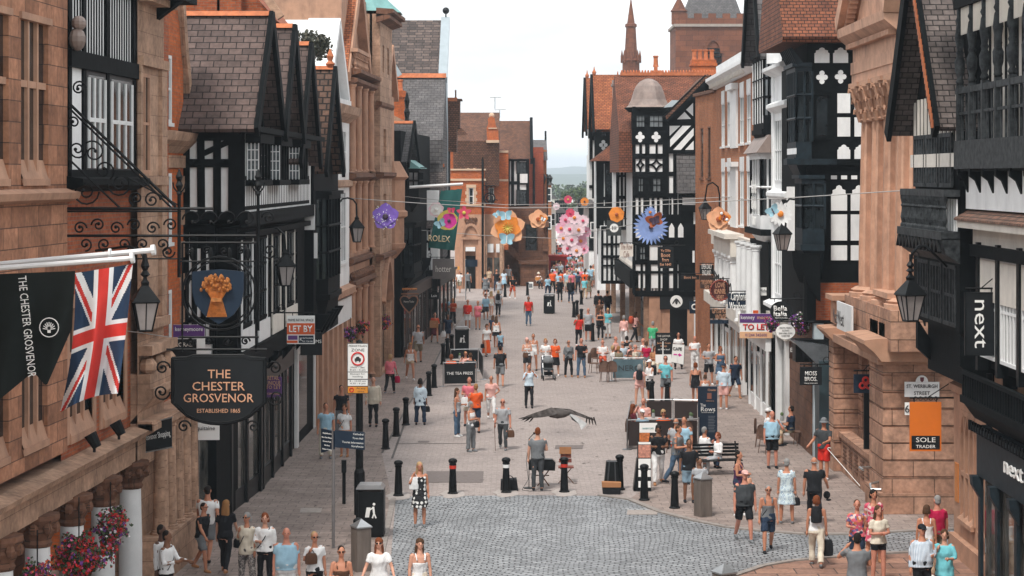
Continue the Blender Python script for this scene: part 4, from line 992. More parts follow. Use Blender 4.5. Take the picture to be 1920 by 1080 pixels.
text('NatWest',Fr(9.35,0,0,-1,-1,0),-58.6,4.75,.42,LETB,t,width=1.9)
t=thing('street_sign','white enamel street name plate with a crest, on the bank corner','sign',(9.9,53.2,3.3))
Fs=front(53.22);a,b,c,e=wx(1696,53.2),wx(1761,53.2),wz(744,53.2),wz(716,53.2)
MB().box(Fs,a,b,0,.04,c,e).build('plate',WPAINT,t)
m=MB();pts=[((a+b)/2+.16*math.cos(PI*k/10),e+.17*math.sin(PI*k/10))for k in range(11)];m.prism(Fs,pts+[((a+b)/2-.16,e-.01),((a+b)/2+.16,e-.01)],0,.04);m.build('crest_tab',WPAINT,t)
m=MB();m.prism(Fs,[((a+b)/2-.05,e+.12),((a+b)/2+.05,e+.12),((a+b)/2+.045,e+.03),((a+b)/2,e-.01),((a+b)/2-.045,e+.03)],.04,.05);m.build('crest',plain('maroon',(.12,.02,.03),.5),t)
text('ST. WERBURGH',Fs,(a+b)/2,wz(724,53.2),.095,LETB,t,n=.042,width=.8,bold=.01);text('STREET',Fs,(a+b)/2,wz(737,53.2),.095,LETB,t,n=.042,width=.42,bold=.01)
t,Fs,cx,cz,W_,H_=hang_sign('hanging_sign','navy hanging sign with a red three part emblem on the bank',1601,1645,702,737,56.0,NAVY,1,armx=10.0)
m=MB()
for k in range(3):
 a=k*2*PI/3+PI/2;x,z=cx+.1*math.cos(a),cz+.1*math.sin(a)
 m.torus(Fs.p(x,.02,z),.075,.035,12,5)
m.build('emblem',plain('red_emblem',(.6,.03,.02),.5),t)
T=thing('timber_house','tall black house with white quatrefoil panels and carved bay windows beyond the bank','house',(10,66,0))
Yc=64.0;Fc=front(Yc)
MB().box(Fc,wx(1513,Yc),15,-6,0,4.2,wz(66,Yc)).build('wall',BLACK,T)
MB().box(Fc,wx(1525,Yc),15,-6,-.4,0,4.2).build('ground_wall',STONED,T)
m=MB();m.prism(street(0,0,0,1),[(63.3,wz(69,63.3)),(66.5,17.5),(69.5,wz(69,63.3)),(69.3,wz(69,63.3)-.15),(63.4,wz(69,63.3)-.15)],wx(1462,Yc),15.5);m.build('roof',TILE,T)
P=MB()
def prect(x0,x1,y0,y1,arch=0):
 a,b,c,e=wx(x0,Yc),wx(x1,Yc),wz(y1,Yc),wz(y0,Yc)
 if not arch:P.box(Fc,a,b,.0,.03,c,e)
 else:
  h=e-c;w_=b-a
  P.prism(Fc,[(a,c),(a,c+h*.62),(a+w_*.1,c+h*.68),(a+w_*.1,c+h*.8),(a+w_*.3,c+h*.85),(a+w_*.35,c+h*.95),((a+b)/2,e),(b-w_*.35,c+h*.95),(b-w_*.3,c+h*.85),(b-w_*.1,c+h*.8),(b-w_*.1,c+h*.68),(b,c+h*.62),(b,c)],0,.03)
prect(1527,1555,89,118,1);prect(1562,1590,89,118,1)
for x0,x1 in((1570,1594),(1602,1626)):prect(x0,x1,175,212);prect(x0,x1,220,256);prect(x0,x1,271,298,1)
for x0 in(1558,1577,1596):prect(x0,x0+11,329,336)
for x0,x1 in((1558,1588),(1595,1625)):prect(x0,x1,347,395,1);prect(x0,x1,402,451);prect(x0,x1,460,488)
prect(1475,1490,350,470)
P.build('white_panels',WHITE,T)
m=MB()
for x,y in((1541,145),(1576,144),(1609,143)):
 for k in range(4):a=k*PI/2;X,Z=wx(x,Yc)+.1*math.cos(a),wz(y,Yc)+.13*math.sin(a);m.prism(Fc,[(X+.085*math.cos(q*PI/4),Z+.085*math.sin(q*PI/4))for q in range(8)],0,.032)
 X,Z=wx(x,Yc),wz(y,Yc);m.box(Fc,X-.07,X+.07,.0,.031,Z-.07,Z+.07)
m.build('quatrefoils',WHITE,T)
m=MB();m.box(Fc,wx(1513,Yc),11.3,0,.12,wz(310,Yc),wz(300,Yc));m.box(Fc,wx(1513,Yc),11.3,0,.1,wz(76,Yc),wz(68,Yc));m.box(Fc,wx(1526,Yc),wx(1556,Yc),0,.06,wz(178,Yc),wz(172,Yc));m.box(Fc,wx(1526,Yc),wx(1556,Yc),0,.08,wz(262,Yc),wz(256,Yc));m.build('beam',BLACK,T)
MB().box(Fc,wx(1531,Yc),wx(1551,Yc),0,.02,wz(255,Yc),wz(180,Yc)).build('niche_window',GLASS,T)
MB().box(Fc,wx(1530,Yc),11.4,-.3,.02,wz(600,Yc),wz(530,Yc)).build('brick_panel',BRICK,T)
F=RS(9.25,66,0).F
oriel(T,F,63.9,66.5,wz(296,65),wz(128,65),-.1,.35,mat=BLUEBLK,gm=GLASS,bars=5,tr=3,cant=.3,base=.8)
m=MB()
for k in range(11):m.box(F,64.0+k*.22,64.04+k*.22,.34,.38,wz(180,66),wz(135,66))
for k in range(7):m.prismu(F,[(.1,wz(128,66)),(.35,wz(128,66)),(.6,wz(98,66)),(.5,wz(96,66))],64+k*.36,64.08+k*.36)
m.build('bay_balusters',BLUEBLK,T)
MB().box(F,64.1,66.2,.345,.36,wz(290,66),wz(279,66)).build('bay_panel',WHITE,T)
oriel(T,F,63.3,65.6,wz(458,64),wz(335,64),-.4,.22,mat=BLUEBLK,gm=GLASS,bars=5,tr=2,cant=.4,base=.9)
m=MB()
for k in range(9):m.prismu(F,[(-.3,4.9),(-.3,6.4),(.3,6.4),(.25,5.9),(0,5.3)],63.4+k*.26,63.46+k*.26)
m.build('corbel_ribs',BLACK,T)
m=MB();m.tube([F.p(63.9,.1,4.2),F.p(63.9,.1,6.2)],.05,6);m.build('pipe',IRON,T)
MB().box(Fc,wx(1473,Yc),wx(1566,Yc),-.5,.35,wz(309,Yc),wz(298,Yc)).build('ledge',BLUEBLK,T)
MB().box(RS(9.45,66,0).F,64.05,65.4,-.3,0,0,6.0).build('pale_pilaster',plain('pale_blue_paint',(.45,.52,.55),.6,.1,3,dirt=.2),T)
TEAL=plain('dark_teal_paint',(.03,.055,.065),.45,.15,3)
m=MB();m.box(Fc,wx(1513,Yc)+.25,wx(1556,Yc),0,.9,0,3.1);m.build('door_pillar',TEAL,T)
MB().box(Fc,wx(1490,Yc),10.6,-.5,.2,3.0,3.7).build('shop_fascia',BLACKV,T)
F9=RS(9.7,66,0).F
shopfront(T,F9,64.4,69.3,0,3.4,mat=BLACKV,n=.05,bays=2)
m=MB();x0=wx(1500,63);m.prism(front(63),[(wx(1488,63),wz(640,63)),(wx(1555,63),wz(650,63)),(wx(1555,63),wz(700,63)),(wx(1540,63),wz(690,63))],-1.4,-.2);m.build('awning_glass',plain('canopy_glass',(.10,.11,.12),.2,.3,3),T)
W=thing('white_house','slim white plaster house with ornate panels, squeezed between dark timber houses','house',(9.6,71,0))
F=RS(9.35,71,0).F
MB().box(F,68.5,73.3,-4,-.15,0,12.6).build('core',WHITE,W)
wall(MB(),F,68.5,73.3,3.4,12.6,[(71.0,72.8,8.6,10.8),(71,72.8,4.6,6.8)],n=0,d=.06).poly([F.p(69.4,0,3.4),F.p(69.4,-1,3.4),F.p(69.4,-1,12.6),F.p(69.4,0,12.6)]).build('wall',WHITE,W)
win(F,71,72.8,8.6,10.8,W,WPAINT,GLASSL,n=0,d=.04,bars=(3,2));win(F,71,72.8,4.6,6.8,W,WPAINT,GLASSL,n=0,d=.04,bars=(3,2))
m=MB()
for z,p in((12.5,.4),(11.2,.25),(8.1,.25),(7.2,.12),(4.2,.35)):m.prismu(F,[(0,z-.2),(p,z),(p,z+.12),(0,z+.25)],68.5,73.4)
for k in range(6):
 for q in range(3):m.ball(F.p(69.3+k*.75,.03,7.45+q*.25),(.06,.22,.1),6,4)
for a in(69.2,72.85):m.box(F,a,a+.4,0,.08,4.3,12.4)
m.build('plasterwork',WHITE,W)
m=MB();x,y,z=F.p(72,.1,12.75);m.lathe([(.3,0),(.3,.4),(.15,.5),(.3,.9),(.1,1.3),(.05,1.6)],(x,y,z),10);m.build('urn',WPAINT,W)
m=MB();m.box(F,69.4,74.6,-.2,.1,3.2,3.9);m.build('shop_fascia',CREAM,W)
m=MB()
for u in(69.5,71.9,74.2):m.box(F,u,u+.35,-.2,.06,0,3.2)
m.build('pilaster',WPAINT,W)
MB().box(F,69.4,74.6,-.22,-.12,0,3.2).build('display_window',GLASSD,W)
T=thing('timber_house','very tall narrow black timber gable with white shop bay below, mid right','house',(9.4,77.5,0))
F=RS(9.3,77,0).F
MB().box(F,73.4,79.2,-5,-.1,0,16).build('wall',BLACK,T)
gable_roof(T,F,72.8,77.8,-5,.6,wz(118,77),18,SLATEG,apex=75.3,wallm=BLACK,studs=False,wn=-.05)
m=MB()
for k in range(16):m.box(F,73.6+k*.35,73.76+k*.35,-.1,-.06,wz(245,77),wz(90,77))
m.build('white_panels',WHITE,T)
oriel(T,F,73.8,77.6,wz(244,76),wz(110,76),-.1,.2,bars=5,tr=3,gm=GLASSL,mat=BLACK,base=.6)
m=MB()
for k in range(5):m.box(F,74.2+k*.75,74.32+k*.75,.2,.225,wz(235,78),wz(120,78))
m.build('bay_frames',WPAINT,T)
m=MB();m.prismu(F,[(-.1,wz(258,78)),(.1,wz(256,77)),(.55,wz(288,77)),(-.1,wz(288,77))],73.3,77.5);m.build('bay_roof',LEADM,T)
oriel(T,F,73.5,78.1,wz(426,77),wz(292,77),-.1,.3,bars=4,tr=2,mat=WPAINT,gm=GLASS,cant=.7,base=.5)
MB().box(F,73.3,78.4,-.1,.4,wz(437,77),wz(426,77)).box(F,73.4,79.2,-.1,.1,4.4,6.4).build('dark_band',BLACK,T)
text('Bridal Floor',Fr(8.96,0,0,-1,-1,0),-75.8,wz(355,76),.14,LETW,T,width=1.6)
text('Mother of the\nBride Outfits\nMenswear',Fr(8.96,0,0,-1,-1,0),-75.8,wz(380,76),.5,LETW,T,width=1.6)
for u in(73.9,75.6,77.3,79.0):
 m=MB();x,y,z=F.p(u,.5,0);column(m,x,y,3.2,6.3,.17,12);m.build('gallery_column',WPAINT,T)
MB().box(F,73.4,79.2,-.1,.6,3.0,3.5).build('gallery_beam',CREAM,T)
shopfront(T,F,73.5,79.2,0,3.0,mat=WPAINT,n=.1,bays=3,door=1)
B=thing('georgian_house','orange brown brick Georgian house with white parapet and columned gallery','house',(9.6,92,0))
S=RS(9.55,83.6,.012);F=S.F
zt=wz(130,84)
cols=[(1401,1408),(1388,1395),(1364.5,1370),(1353.5,1359)]
ops=[]
for x0,x1 in cols:ops+=[S.rect(x0,x1,190,268),S.rect(x0,x1,320,418)]
rr=lambda r:(r[0],r[1],*sorted((r[2],r[3])))
ops=[]
for x0,x1 in cols:
 A,Bb=S.Y(x1),S.Y(x0);ops+=[(A,Bb,10.15,12.1),(A,Bb,6.75,9.0)]
MB().box(F,79.3,98.0,-5,-.2,0,13.0).build('core',BRICKB,B)
wall(MB(),F,79.3,97.5,6.2,12.9,ops,n=0,d=.1).poly([F.p(79.3,0,6.2),F.p(79.3,-1,6.2),F.p(79.3,-1,12.9),F.p(79.3,0,12.9)]).build('wall',BRICKB,B)
for a,b,c,e in ops:win(F,a,b,c,e,B,WPAINT,GLASS,n=0,d=.05,bars=(2,2),t=.035,sill=.1,head=.6,sm=WPAINT)
m=MB();a,b=S.Y(1384),S.Y(1373);m.box(F,a,b,0,.1,10.0,12.5);m.box(F,a-.1,b+.1,0,.3,12.5,12.75);m.box(F,a,b,0,.1,6.6,9.2);m.box(F,a-.1,b+.1,0,.3,9.2,9.4);m.build('blind_window',WPAINT,B)
m=MB();m.prismu(F,[(0,12.9),(.1,12.9),(.5,13.25),(.5,13.4),(-.2,13.5)],79.2,97.6);m.box(F,79.3,97.5,-.3,0,13.4,14.0)
m.build('parapet',WPAINT,B)
m=MB()
for k in range(26):m.box(F,82.2+k*.6,82.4+k*.6,.1,.35,12.95,13.12)
m.build('dentils',CREAM,B)
xa=F.p(97.5,0,0)[0];Fa=Fr(xa,97.5,-.075,1,-1,-.075)
wall(MB(),Fa,0,6.0,0,12.8,[(1.5,2.3,8.7,11.2),(3.6,4.4,8.7,11.2)],n=0,d=.1).build('wall',BRICKB,B)
MB().box(Fa,0,6,-4,-.2,0,12.8).build('core',BRICKB,B)
for a in(1.5,3.6):win(Fa,a,a+.8,8.7,11.2,B,STONED,GLASS,n=0,d=.05,sill=.08)
MB().box(Fa,-.1,6.1,-.3,.12,12.8,12.95).build('coping',STONED,B)
m=MB();m.box(F,84.5,92.5,-.2,.55,5.45,6.2);m.box(F,84.4,92.6,-.2,.8,6.2,6.4);m.build('gallery_entablature',CREAM,B)
for u in(84.9,86.6,88.0,90.2,92.2):
 m=MB();x,y,z=F.p(u,.3,0);column(m,x,y,3.3,5.5,.26,14);m.build('gallery_column',WPAINT,B)
m=MB();m.box(F,79.3,97.4,-.2,.25,5.6,6.3);m.box(F,79.3,97.4,-.2,.6,2.9,3.4);m.build('gallery_beam',CREAM,B)
MB().box(F,82,97.5,-.4,-.18,0,6.2).build('gallery_back',BLACK,B)
shopfront(B,F,82.2,97.4,0,2.9,mat=WPAINT,n=.2,bays=5,door=2)
m=MB()
for k in range(8):m.torus(F.p(84+k*1.1,.6,4.1+.1*(k%2)),.3,.02,12,4,axis='x',a0=.5,a1=5)
m.tube([F.p(83,.6,3.6),F.p(92,.6,4.6)],.03,5);m.build('iron_scrolls',IRON,B)
T=thing('turreted_house','black and white timber house with lead domed corner turret and orange tile roof','house',(8,115,0))
Yc=106.0;Fc=front(Yc)
X_=lambda x,Y=Yc:wx(x,Y);Z_=lambda y,Y=Yc:wz(y,Y)
MB().box(Fc,X_(1188),X_(1345),-12,0,3.0,Z_(225)).build('wall',WHITE,T)
us=[X_(v)for v in(1189,1201.5,1214,1220,1243,1250,1268)]
zs=[Z_(v)for v in(268,291,327,366,406,448,491,511,547)]
ex=[]
m=MB();
for y0,y1 in((245,271),(322,330),(362,371),(402,420),(446,460),(545,553)):m.box(Fc,X_(1187),X_(1270),0,.06,Z_(y1),Z_(y0))
m.box(Fc,X_(1187),X_(1250),0,.061,Z_(247),Z_(200))
m.box(Fc,X_(1187),X_(1250),0,.062,Z_(298),Z_(288));m.box(Fc,X_(1187),X_(1300),0,.055,Z_(513),Z_(508));m.box(Fc,X_(1187),X_(1300),0,.055,Z_(496),Z_(488))
for v,w_,t0,t1 in((1188.5,3,200,550),(1201,2.5,268,300),(1213.5,4,268,550),(1231,2,268,300),(1248,6,200,550),(1199,2,366,410),(1208,2,366,410),(1224,2.5,366,410),(1234,2.5,366,410),(1266,4,280,550),(1257,1.6,366,410)):m.box(Fc,X_(v-w_),X_(v+w_),0,.07,Z_(t1),Z_(t0))
for v in(1203,1218,1236,1252,1268,1285,1299):m.box(Fc,X_(v-2.2),X_(v+2.2),0,.066,Z_(548),Z_(490))
m.box(Fc,X_(1190),X_(1340),-.0,.08,Z_(556),Z_(546));m.build('timber_frame',BLACK,T)
m=MB()
for cx_ in(1200.5,1230.5):
 hw=7.5 if cx_<1210 else 13
 for p,q in(((cx_-hw,300),(cx_+hw,322)),((cx_+hw,300),(cx_-hw,322))):
  pass
 for sx_ in(-1,1):
  for sy_ in(-1,1):
   pts=[(X_(cx_+sx_*hw*(1-math.sin(t*PI/12))),Z_(309+sy_*13*(1-math.cos(t*PI/12))))for t in range(7)]
   for p,q in zip(pts,pts[1:]):m.bar(Fc,p,q,.09,0,.064)
m.build('curved_braces',BLACK,T)
for x0,x1,y0,y1 in((1195,1207,333,361),(1222,1240,333,361),(1198,1211,461,488)):
 a,b,c,e=X_(x0),X_(x1),Z_(y1),Z_(y0)
 MB().box(Fc,a-.15,b+.15,0,.1,c-.15,e+.15).build('window_surround',BLACK,T)
 win(Fc,a,b,c,e,T,BLACK,GLASSL,n=.17,d=.06,bars=(2,2))
MB().box(Fc,X_(1249),X_(1272),0,.1,Z_(488),Z_(402)).build('dark_panel',BLACK,T)
m=MB()
for x0 in(1254,1271):
 a,b=X_(x0),X_(x0+10);m.prism(Fc,[(a,Z_(445)),(a,Z_(427)),(a+.05,Z_(423)),((a+b)/2,Z_(418)),(b-.05,Z_(423)),(b,Z_(427)),(b,Z_(445))],.1,.13)
m.build('arched_panels',WHITE,T)
m=MB()
for x,y in((1200,257),(1230,257)):
 for k in range(4):a=k*PI/2;X,Z=X_(x)+.13*math.cos(a),Z_(y)+.17*math.sin(a);m.prism(Fc,[(X+.11*math.cos(q*PI/4),Z+.11*math.sin(q*PI/4))for q in range(8)],.07,.09)
 m.box(Fc,X_(x)-.08,X_(x)+.08,.07,.089,Z_(y)-.09,Z_(y)+.09)
m.build('quatrefoils',WHITE,T)
for x0,x1 in((1192,1209),(1217,1243)):
 a,b,c,e=X_(x0),X_(x1),Z_(239),Z_(216);win(Fc,a,b,c,e,T,BLACK,GLASSL,n=.14,d=.05,bars=(3,2),t=.03)
cx,cy=X_(1218),Yc+.9
m=MB();m.smooth=True;rr_=[(1.32,0),(1.15,.12),(.98,.42),(.86,.8),(.72,1.12),(.5,1.36),(.22,1.5),(.02,1.53)]
m.lathe(rr_,(cx,cy,Z_(201)),8,a0=PI/8,sx=.98);d=m.build('dome',LEADM,T,smooth=False)
m=MB();m.lathe([(1.1,-.22),(1.3,-.05),(1.33,0),(1.0,.05)],(cx,cy,Z_(201)),8,a0=PI/8);m.build('dome_eaves',BLACK,T)
MB().lathe([(.95,0),(.95,2.2)],(cx,cy,Z_(270)),8,a0=PI/8).build('turret_body',BLACK,T)
m=MB();m.prism(Fc,[(X_(1244),Z_(202)),(X_(1260),Z_(188)),(X_(1278),Z_(188)),(X_(1272),Z_(199))],-.5,.1);m.build('lead_flashing',plain('lead_verge',(.42,.47,.5),.6,.1,2),T)
gF=front(Yc-.15)
ga,gz=X_(1325),Z_(150)
m=MB();m.prism(gF,[(X_(1252),Z_(228)),(ga,gz),(X_(1398),Z_(228)),(X_(1398),Z_(288)),(X_(1254),Z_(288))],-10,0);m.build('gable',BLACK,T)
m=MB()
def tri(*p):m.prism(gF,[(X_(a),Z_(b))for a,b in p],0,.03)
tri((1304.5,186),(1321,170),(1321,185));tri((1327,170),(1338,182),(1326,179))
tri((1286,206),(1299,193),(1299,218));tri((1269,224),(1283,210),(1295,223))
tri((1255,236),(1275,236),(1255,255));tri((1256,276),(1256,262),(1279,236),(1295,236));tri((1262,281),(1300,240),(1300,254),(1276,281));tri((1284,281),(1300,264),(1300,281))
tri((1308,236),(1325,236),(1325,252));tri((1305,241),(1325,260),(1325,275),(1305,255));tri((1305,263),(1319,281),(1305,281));tri((1340,236),(1380,281),(1340,281))
m.build('white_panels',WHITE,T)
win(gF,X_(1306),X_(1320),Z_(222),Z_(191),T,BLACK,LEAD,n=.08,d=.04,bars=(3,3),t=.03)
m=MB();m.bar(gF,(X_(1246),Z_(224)),(ga,Z_(146)),.38,.01,.5);m.bar(gF,(X_(1404),Z_(224)),(ga,Z_(146)),.38,.01,.5);m.build('bargeboard',BLACK,T)
m=MB()
for s,xx in((1,1246),(-1,1404)):
 m.prism(gF,[(X_(xx),Z_(219)),(ga,Z_(140)),(ga,Z_(146)),(X_(xx+s*2),Z_(225))],-11,.52)
m.build('gable_roof',TILEB,T)
m=MB();m.prism(street(0,0,0,1),[(Yc-.9,Z_(362)),(Yc+.0,Z_(284)),(Yc+.2,Z_(284)),(Yc+.2,Z_(362))],X_(1268),X_(1345));m.build('slate_apron',SLATEG,T)
MB().box(Fc,X_(1272),X_(1345),-.2,.5,Z_(392),Z_(364)).box(Fc,X_(1272),X_(1345),-.2,.1,Z_(545),Z_(392)).build('dark_bay',BLACK,T)
m=MB()
for x0,x1,y0,y1 in((1298,1302,470,492),(1309,1313,470,492),(1318,1322,470,492),(1300,1306,398,420),(1312,1318,398,420)):m.box(Fc,X_(x0),X_(x1),.1,.13,Z_(y1),Z_(y0))
m.box(Fc,X_(1278),X_(1322),.5,.53,Z_(384),Z_(370));m.build('white_panels',WHITE,T)
m=MB();m.box(Fc,X_(1217),X_(1239),-.4,.02,0,Z_(552));m.box(Fc,X_(1289),X_(1301),-.4,.02,0,Z_(552));m.build('stone_pier',STONEP,T)
MB().box(Fc,X_(1239),X_(1289),-.6,-.2,0,Z_(575)).build('doorway',BLACKV,T)
MB().box(Fc,X_(1237),X_(1300),-.4,.06,Z_(580),Z_(549)).build('shop_fascia',BOARD,T)
MB().box(Fc,X_(1300),X_(1345),-5,.0,0,3.1).build('ground_wall',WPAINT,T)
MB().box(Fc,X_(1239),X_(1256),-.2,-.05,0,Z_(580)).build('stone_pier',STONEP,T)
m=MB();m.prism(Fc,[(X_(1268)+.32*math.cos(k*PI/12),Z_(565)+.32*math.sin(k*PI/12))for k in range(24)],.06,.085);m.build('roundel',LETW,T)
m=MB()
for dx,an in((-.12,.5),(0,0),(.12,-.5)):m.prism(Fc,[(X_(1268)+dx+.07*math.cos(k*PI/6)*math.cos(an)-.16*math.sin(k*PI/6)*math.sin(-an),Z_(565)+.07*math.cos(k*PI/6)*math.sin(-an)*-1+.16*math.sin(k*PI/6)*math.cos(an))for k in range(12)],.085,.1)
m.build('emblem',LETB,T)
Fst=RS(6.35,106,-.004);F=Fst.F
MB().box(F,106.3,150,-8,-.15,3.0,10.6).build('wing_wall',BLACK,T)
MB().box(F,106.5,150,-8,-2.6,0,3.0).build('arcade_back',BLACK,T)
for x,y in((1207,648),(1191,630),(1180,618),(1163,603),(1146,587),(1136,578)):
 px,py=gpt(x,y);m=MB();m.box(None,px,px+.3,py,py+.3,0,3.1);m.build('arcade_post',STONEL,T)
MB().box(F,106.0,121,-.2,.25,3.0,3.9).build('shop_fascia',BLACK,T)
m=MB();m.prismu(F,[(0,3.9),(.14,4.0),(.14,4.1),(0,4.4)],106.5,118);m.build('white_canopy',CREAM,T)
shopfront(T,RS(8.8,106,-.004).F,107,148,0,2.9,n=.1,bays=8)
def bw_block(x0,x1,y0,y1,Y,hs,vs,depth=5,nm='bay_front'):
 Fb=front(Y);MB().box(Fb,wx(x0,Y),wx(x1,Y),-depth,0,wz(y1,Y),wz(y0,Y)).build(nm,WHITE,T)
 q=MB()
 for v,w_ in vs:q.box(Fb,wx(v-w_,Y),wx(v+w_,Y),0,.06,wz(y1,Y),wz(y0,Y))
 for h,w_ in hs:q.box(Fb,wx(x0-.5,Y),wx(x1+.5,Y),.0,.075,wz(h+w_,Y),wz(h-w_,Y))
 q.build('timber_frame',BLACK,T)
bw_block(1128,1174,425,532,121.5,[(427,3),(458,2),(481,2.5),(498,1.6),(529,3)],[(1129,2),(1138,1.5),(1147,2.5),(1155,1.5),(1166,2),(1173,1.5)])
bw_block(1120,1157,300,428,124,[(303,4),(372,3),(400,14)],[(1121,3),(1128,4),(1144,10),(1156,2)])
Fb=front(124);win(Fb,wx(1134,124),wx(1152,124),wz(366,124),wz(310,124),T,BLACK,GLASS,n=.16,d=.06,bars=(1,2))
m=MB();a,b,tX=wx(1108,124),wx(1158,124),wx(1150,124);z0,z1=wz(302,124),wz(268,124)
v=[m.addv(p)for p in((a,123.2,z0),(b+.4,123.2,z0),(b+.4,127,z0),(a,127,z0),(tX,124.6,z1),(tX,126,z1),(b+.4,124.6,z1),(b+.4,126,z1))]
for f in((0,1,6,4),(0,4,5,3),(3,5,7,2),(4,6,7,5),(1,2,7,6),(0,3,2,1)):m.face([v[i]for i in f])
m.build('bay_roof',TILE,T)
bw_block(1156,1189,300,430,113,[(302,4),(330,2),(370,3),(402,6),(428,3)],[(1158,3),(1166,2),(1174,3),(1181,2),(1187,2)])
m=MB();m.prism(street(0,0,0,1),[(111.5,wz(302,112)),(113.5,wz(285,113)),(115,wz(302,112))],wx(1152,113),wx(1190,113));m.build('bay_roof',LEADM,T)
Y2=132;F2_=front(Y2);cx2=wx(1141,Y2);cy2=Y2+.9
m=MB();m.lathe([(1.22,0),(1.0,.2),(.85,.6),(.7,1.1),(.5,1.5),(.2,1.75),(.02,1.8)],(cx2,cy2,wz(230,Y2)),8,a0=PI/8);m.build('dome',LEADM,T)
MB().lathe([(.95,-2.6),(.95,-.1),(1.2,-.05),(1.22,0)],(cx2,cy2,wz(230,Y2)),8,a0=PI/8).build('turret_body',BLACK,T)
bw_block(1107,1160,230,300,133,[(246,17)],[(1108,3),(1122,6),(1140,8),(1157,2)])
bw_block(1105,1122,290,372,136,[(290,2),(350,3)],[(1112,2),(1121,1)])
win(F2_,wx(1127,Y2),wx(1138,Y2),wz(256,Y2),wz(236,Y2),T,BLACK,GLASS,n=.2,d=.05,bars=(2,2))
m=MB()
for k in range(4):a=k*PI/2;X,Z=wx(1131,Y2)+.15*math.cos(a),wz(272,Y2)+.2*math.sin(a);m.prism(F2_,[(X+.13*math.cos(q*PI/4),Z+.13*math.sin(q*PI/4))for q in range(8)],.18,.2)
m.build('quatrefoils',WHITE,T)
m=MB();m.prism(street(0,0,0,1),[(107.0,wz(246,107)),(112,wz(140,112)),(117,wz(246,107)),(117,9),(107,9)],wx(1157,109),wx(1420,109));m.build('roof',TILE,T)
m=MB();m.box(None,wx(1163,112),wx(1420,112),111.8,112.2,wz(142,112),wz(136,112))
for k in range(44):x=wx(1166+k*5.5,112);m.ball((x,112,wz(135,112)),(.06,.1,.12),6,4)
m.build('ridge',RIDGE,T)
for(xr,Yg,tm,yz)in((1155,118,LEADM,150),(1111,128,TILEO,140),(1098,136,TILEO,146)):
 Xg=wx(xr,Yg);Fg=street(0,0,0,-1)
 g=Fr(0,0,0,1,-1,0)
 hw=3.6
 m=MB();zA=wz(yz,Yg);zE=wz(245,Yg)
 m.prism(g,[(Yg-hw,zE),(Yg,zA),(Yg+hw,zE),(Yg+hw-.2,zE),(Yg,zA-.25),(Yg-hw+.2,zE)],-Xg-5.5,-Xg);m.build('roof',tm if tm is TILEO else TILE,T)
 m=MB();m.bar(g,(Yg-hw-.1,zE-.3),(Yg,zA-.1),.35,-Xg,-Xg+.14);m.bar(g,(Yg+hw+.1,zE-.3),(Yg,zA-.1),.35,-Xg,-Xg+.14);m.build('bargeboard',BLACK,T)
 m=MB();m.prism(g,[(Yg-hw+.3,zE),(Yg,zA-.3),(Yg+hw-.3,zE)],-Xg-.6,-Xg-.35);m.build('gable',BLACK,T)
 x,y=Xg+.1,Yg;m=MB();m.lathe([(.1,0),(.14,.15),(.05,.3),(.02,.5)],(x,y,zA),6);m.build('finial',RIDGE,T)
chimney(T,wx(1150,114),wx(1157,114),114,115,9,wz(150,114),LEADM,0)
chimney(T,wx(1228,114),wx(1232,114),114,114.4,wz(140,114),wz(125,114),RIDGE,1)
chimney(T,wx(1222,116),wx(1240,116),116,116.8,wz(150,116),wz(132,116),RIDGE,0)
CT=thing('church_tower','red sandstone church tower with battlements and slate cap behind the roofs','tower',(18,235,0))
Yt=230;Ft=front(Yt);X=lambda x:wx(x,Yt);Z=lambda y:wz(y,Yt)
RSTONE=bricky('red_sandstone',(.21,.072,.035),(.15,.052,.028),(.08,.035,.022),1.4,.6,.02,bump=.3,dirt=.35,dscale=.35)
wall(MB(),Ft,X(1267),X(1408),0,Z(46),[(X(1321),X(1354),Z(150),Z(90))],n=0,d=.8).box(Ft,X(1267),X(1408),-8.4,-.82,0,Z(46)).box(Ft,X(1267)-.01,X(1267)+.3,-.83,-.01,0,Z(46)).build('wall',RSTONE,CT)
m=MB();xm=(X(1321)+X(1354))/2;w_=(X(1354)-X(1321))/2
pts=[(xm-w_*math.cos(t*PI/16)*1.0,Z(100)+1.6*math.sin(t*PI/16))for t in range(9)];pts2=[(2*xm-p[0],p[1])for p in pts[::-1]]
for P_ in(pts,pts2):
 for p,q in zip(P_,P_[1:]):m.bar(Ft,p,q,.45,-.3,.2)
m.prism(Ft,[(X(1320),Z(100))]+pts+[(xm,Z(88)),(X(1320),Z(88))],-.8,-.02)
m.prism(Ft,[(X(1355),Z(100))]+pts2[::-1]+[(xm,Z(88)),(X(1355),Z(88))],-.8,-.02)
m.box(Ft,xm-.12,xm+.12,-.6,-.3,Z(150),Z(85));m.build('belfry_arch',RSTONE,CT)
m=MB()
for k in range(9):m.prismu(Ft,[(-.7,Z(148)+k*.42),(-.35,Z(148)+k*.42-.1),(-.35,Z(148)+k*.42),(-.7,Z(148)+k*.42+.12)],X(1322),X(1353))
m.build('louvres',BLACK,CT)
m=MB();m.box(Ft,X(1263),X(1410),-8.6,.25,Z(50),Z(45));m.build('string_course',plain('pale_course',(.3,.25,.22),.8),CT)
m=MB();m.box(Ft,X(1267),X(1408),-.4,.0,Z(45),Z(34))
for k in range(6):a=X(1275)+k*1.6;m.box(Ft,a,a+.85,-.4,.0,Z(34),Z(25))
m.build('battlements',RSTONE,CT)
m=MB();m.lathe([(.85,0),(.85,1.4),(1.0,1.5),(.8,1.7),(.02,3.2)],(X(1274),Yt+.8,Z(45)),8);m.build('corner_turret',RSTONE,CT)
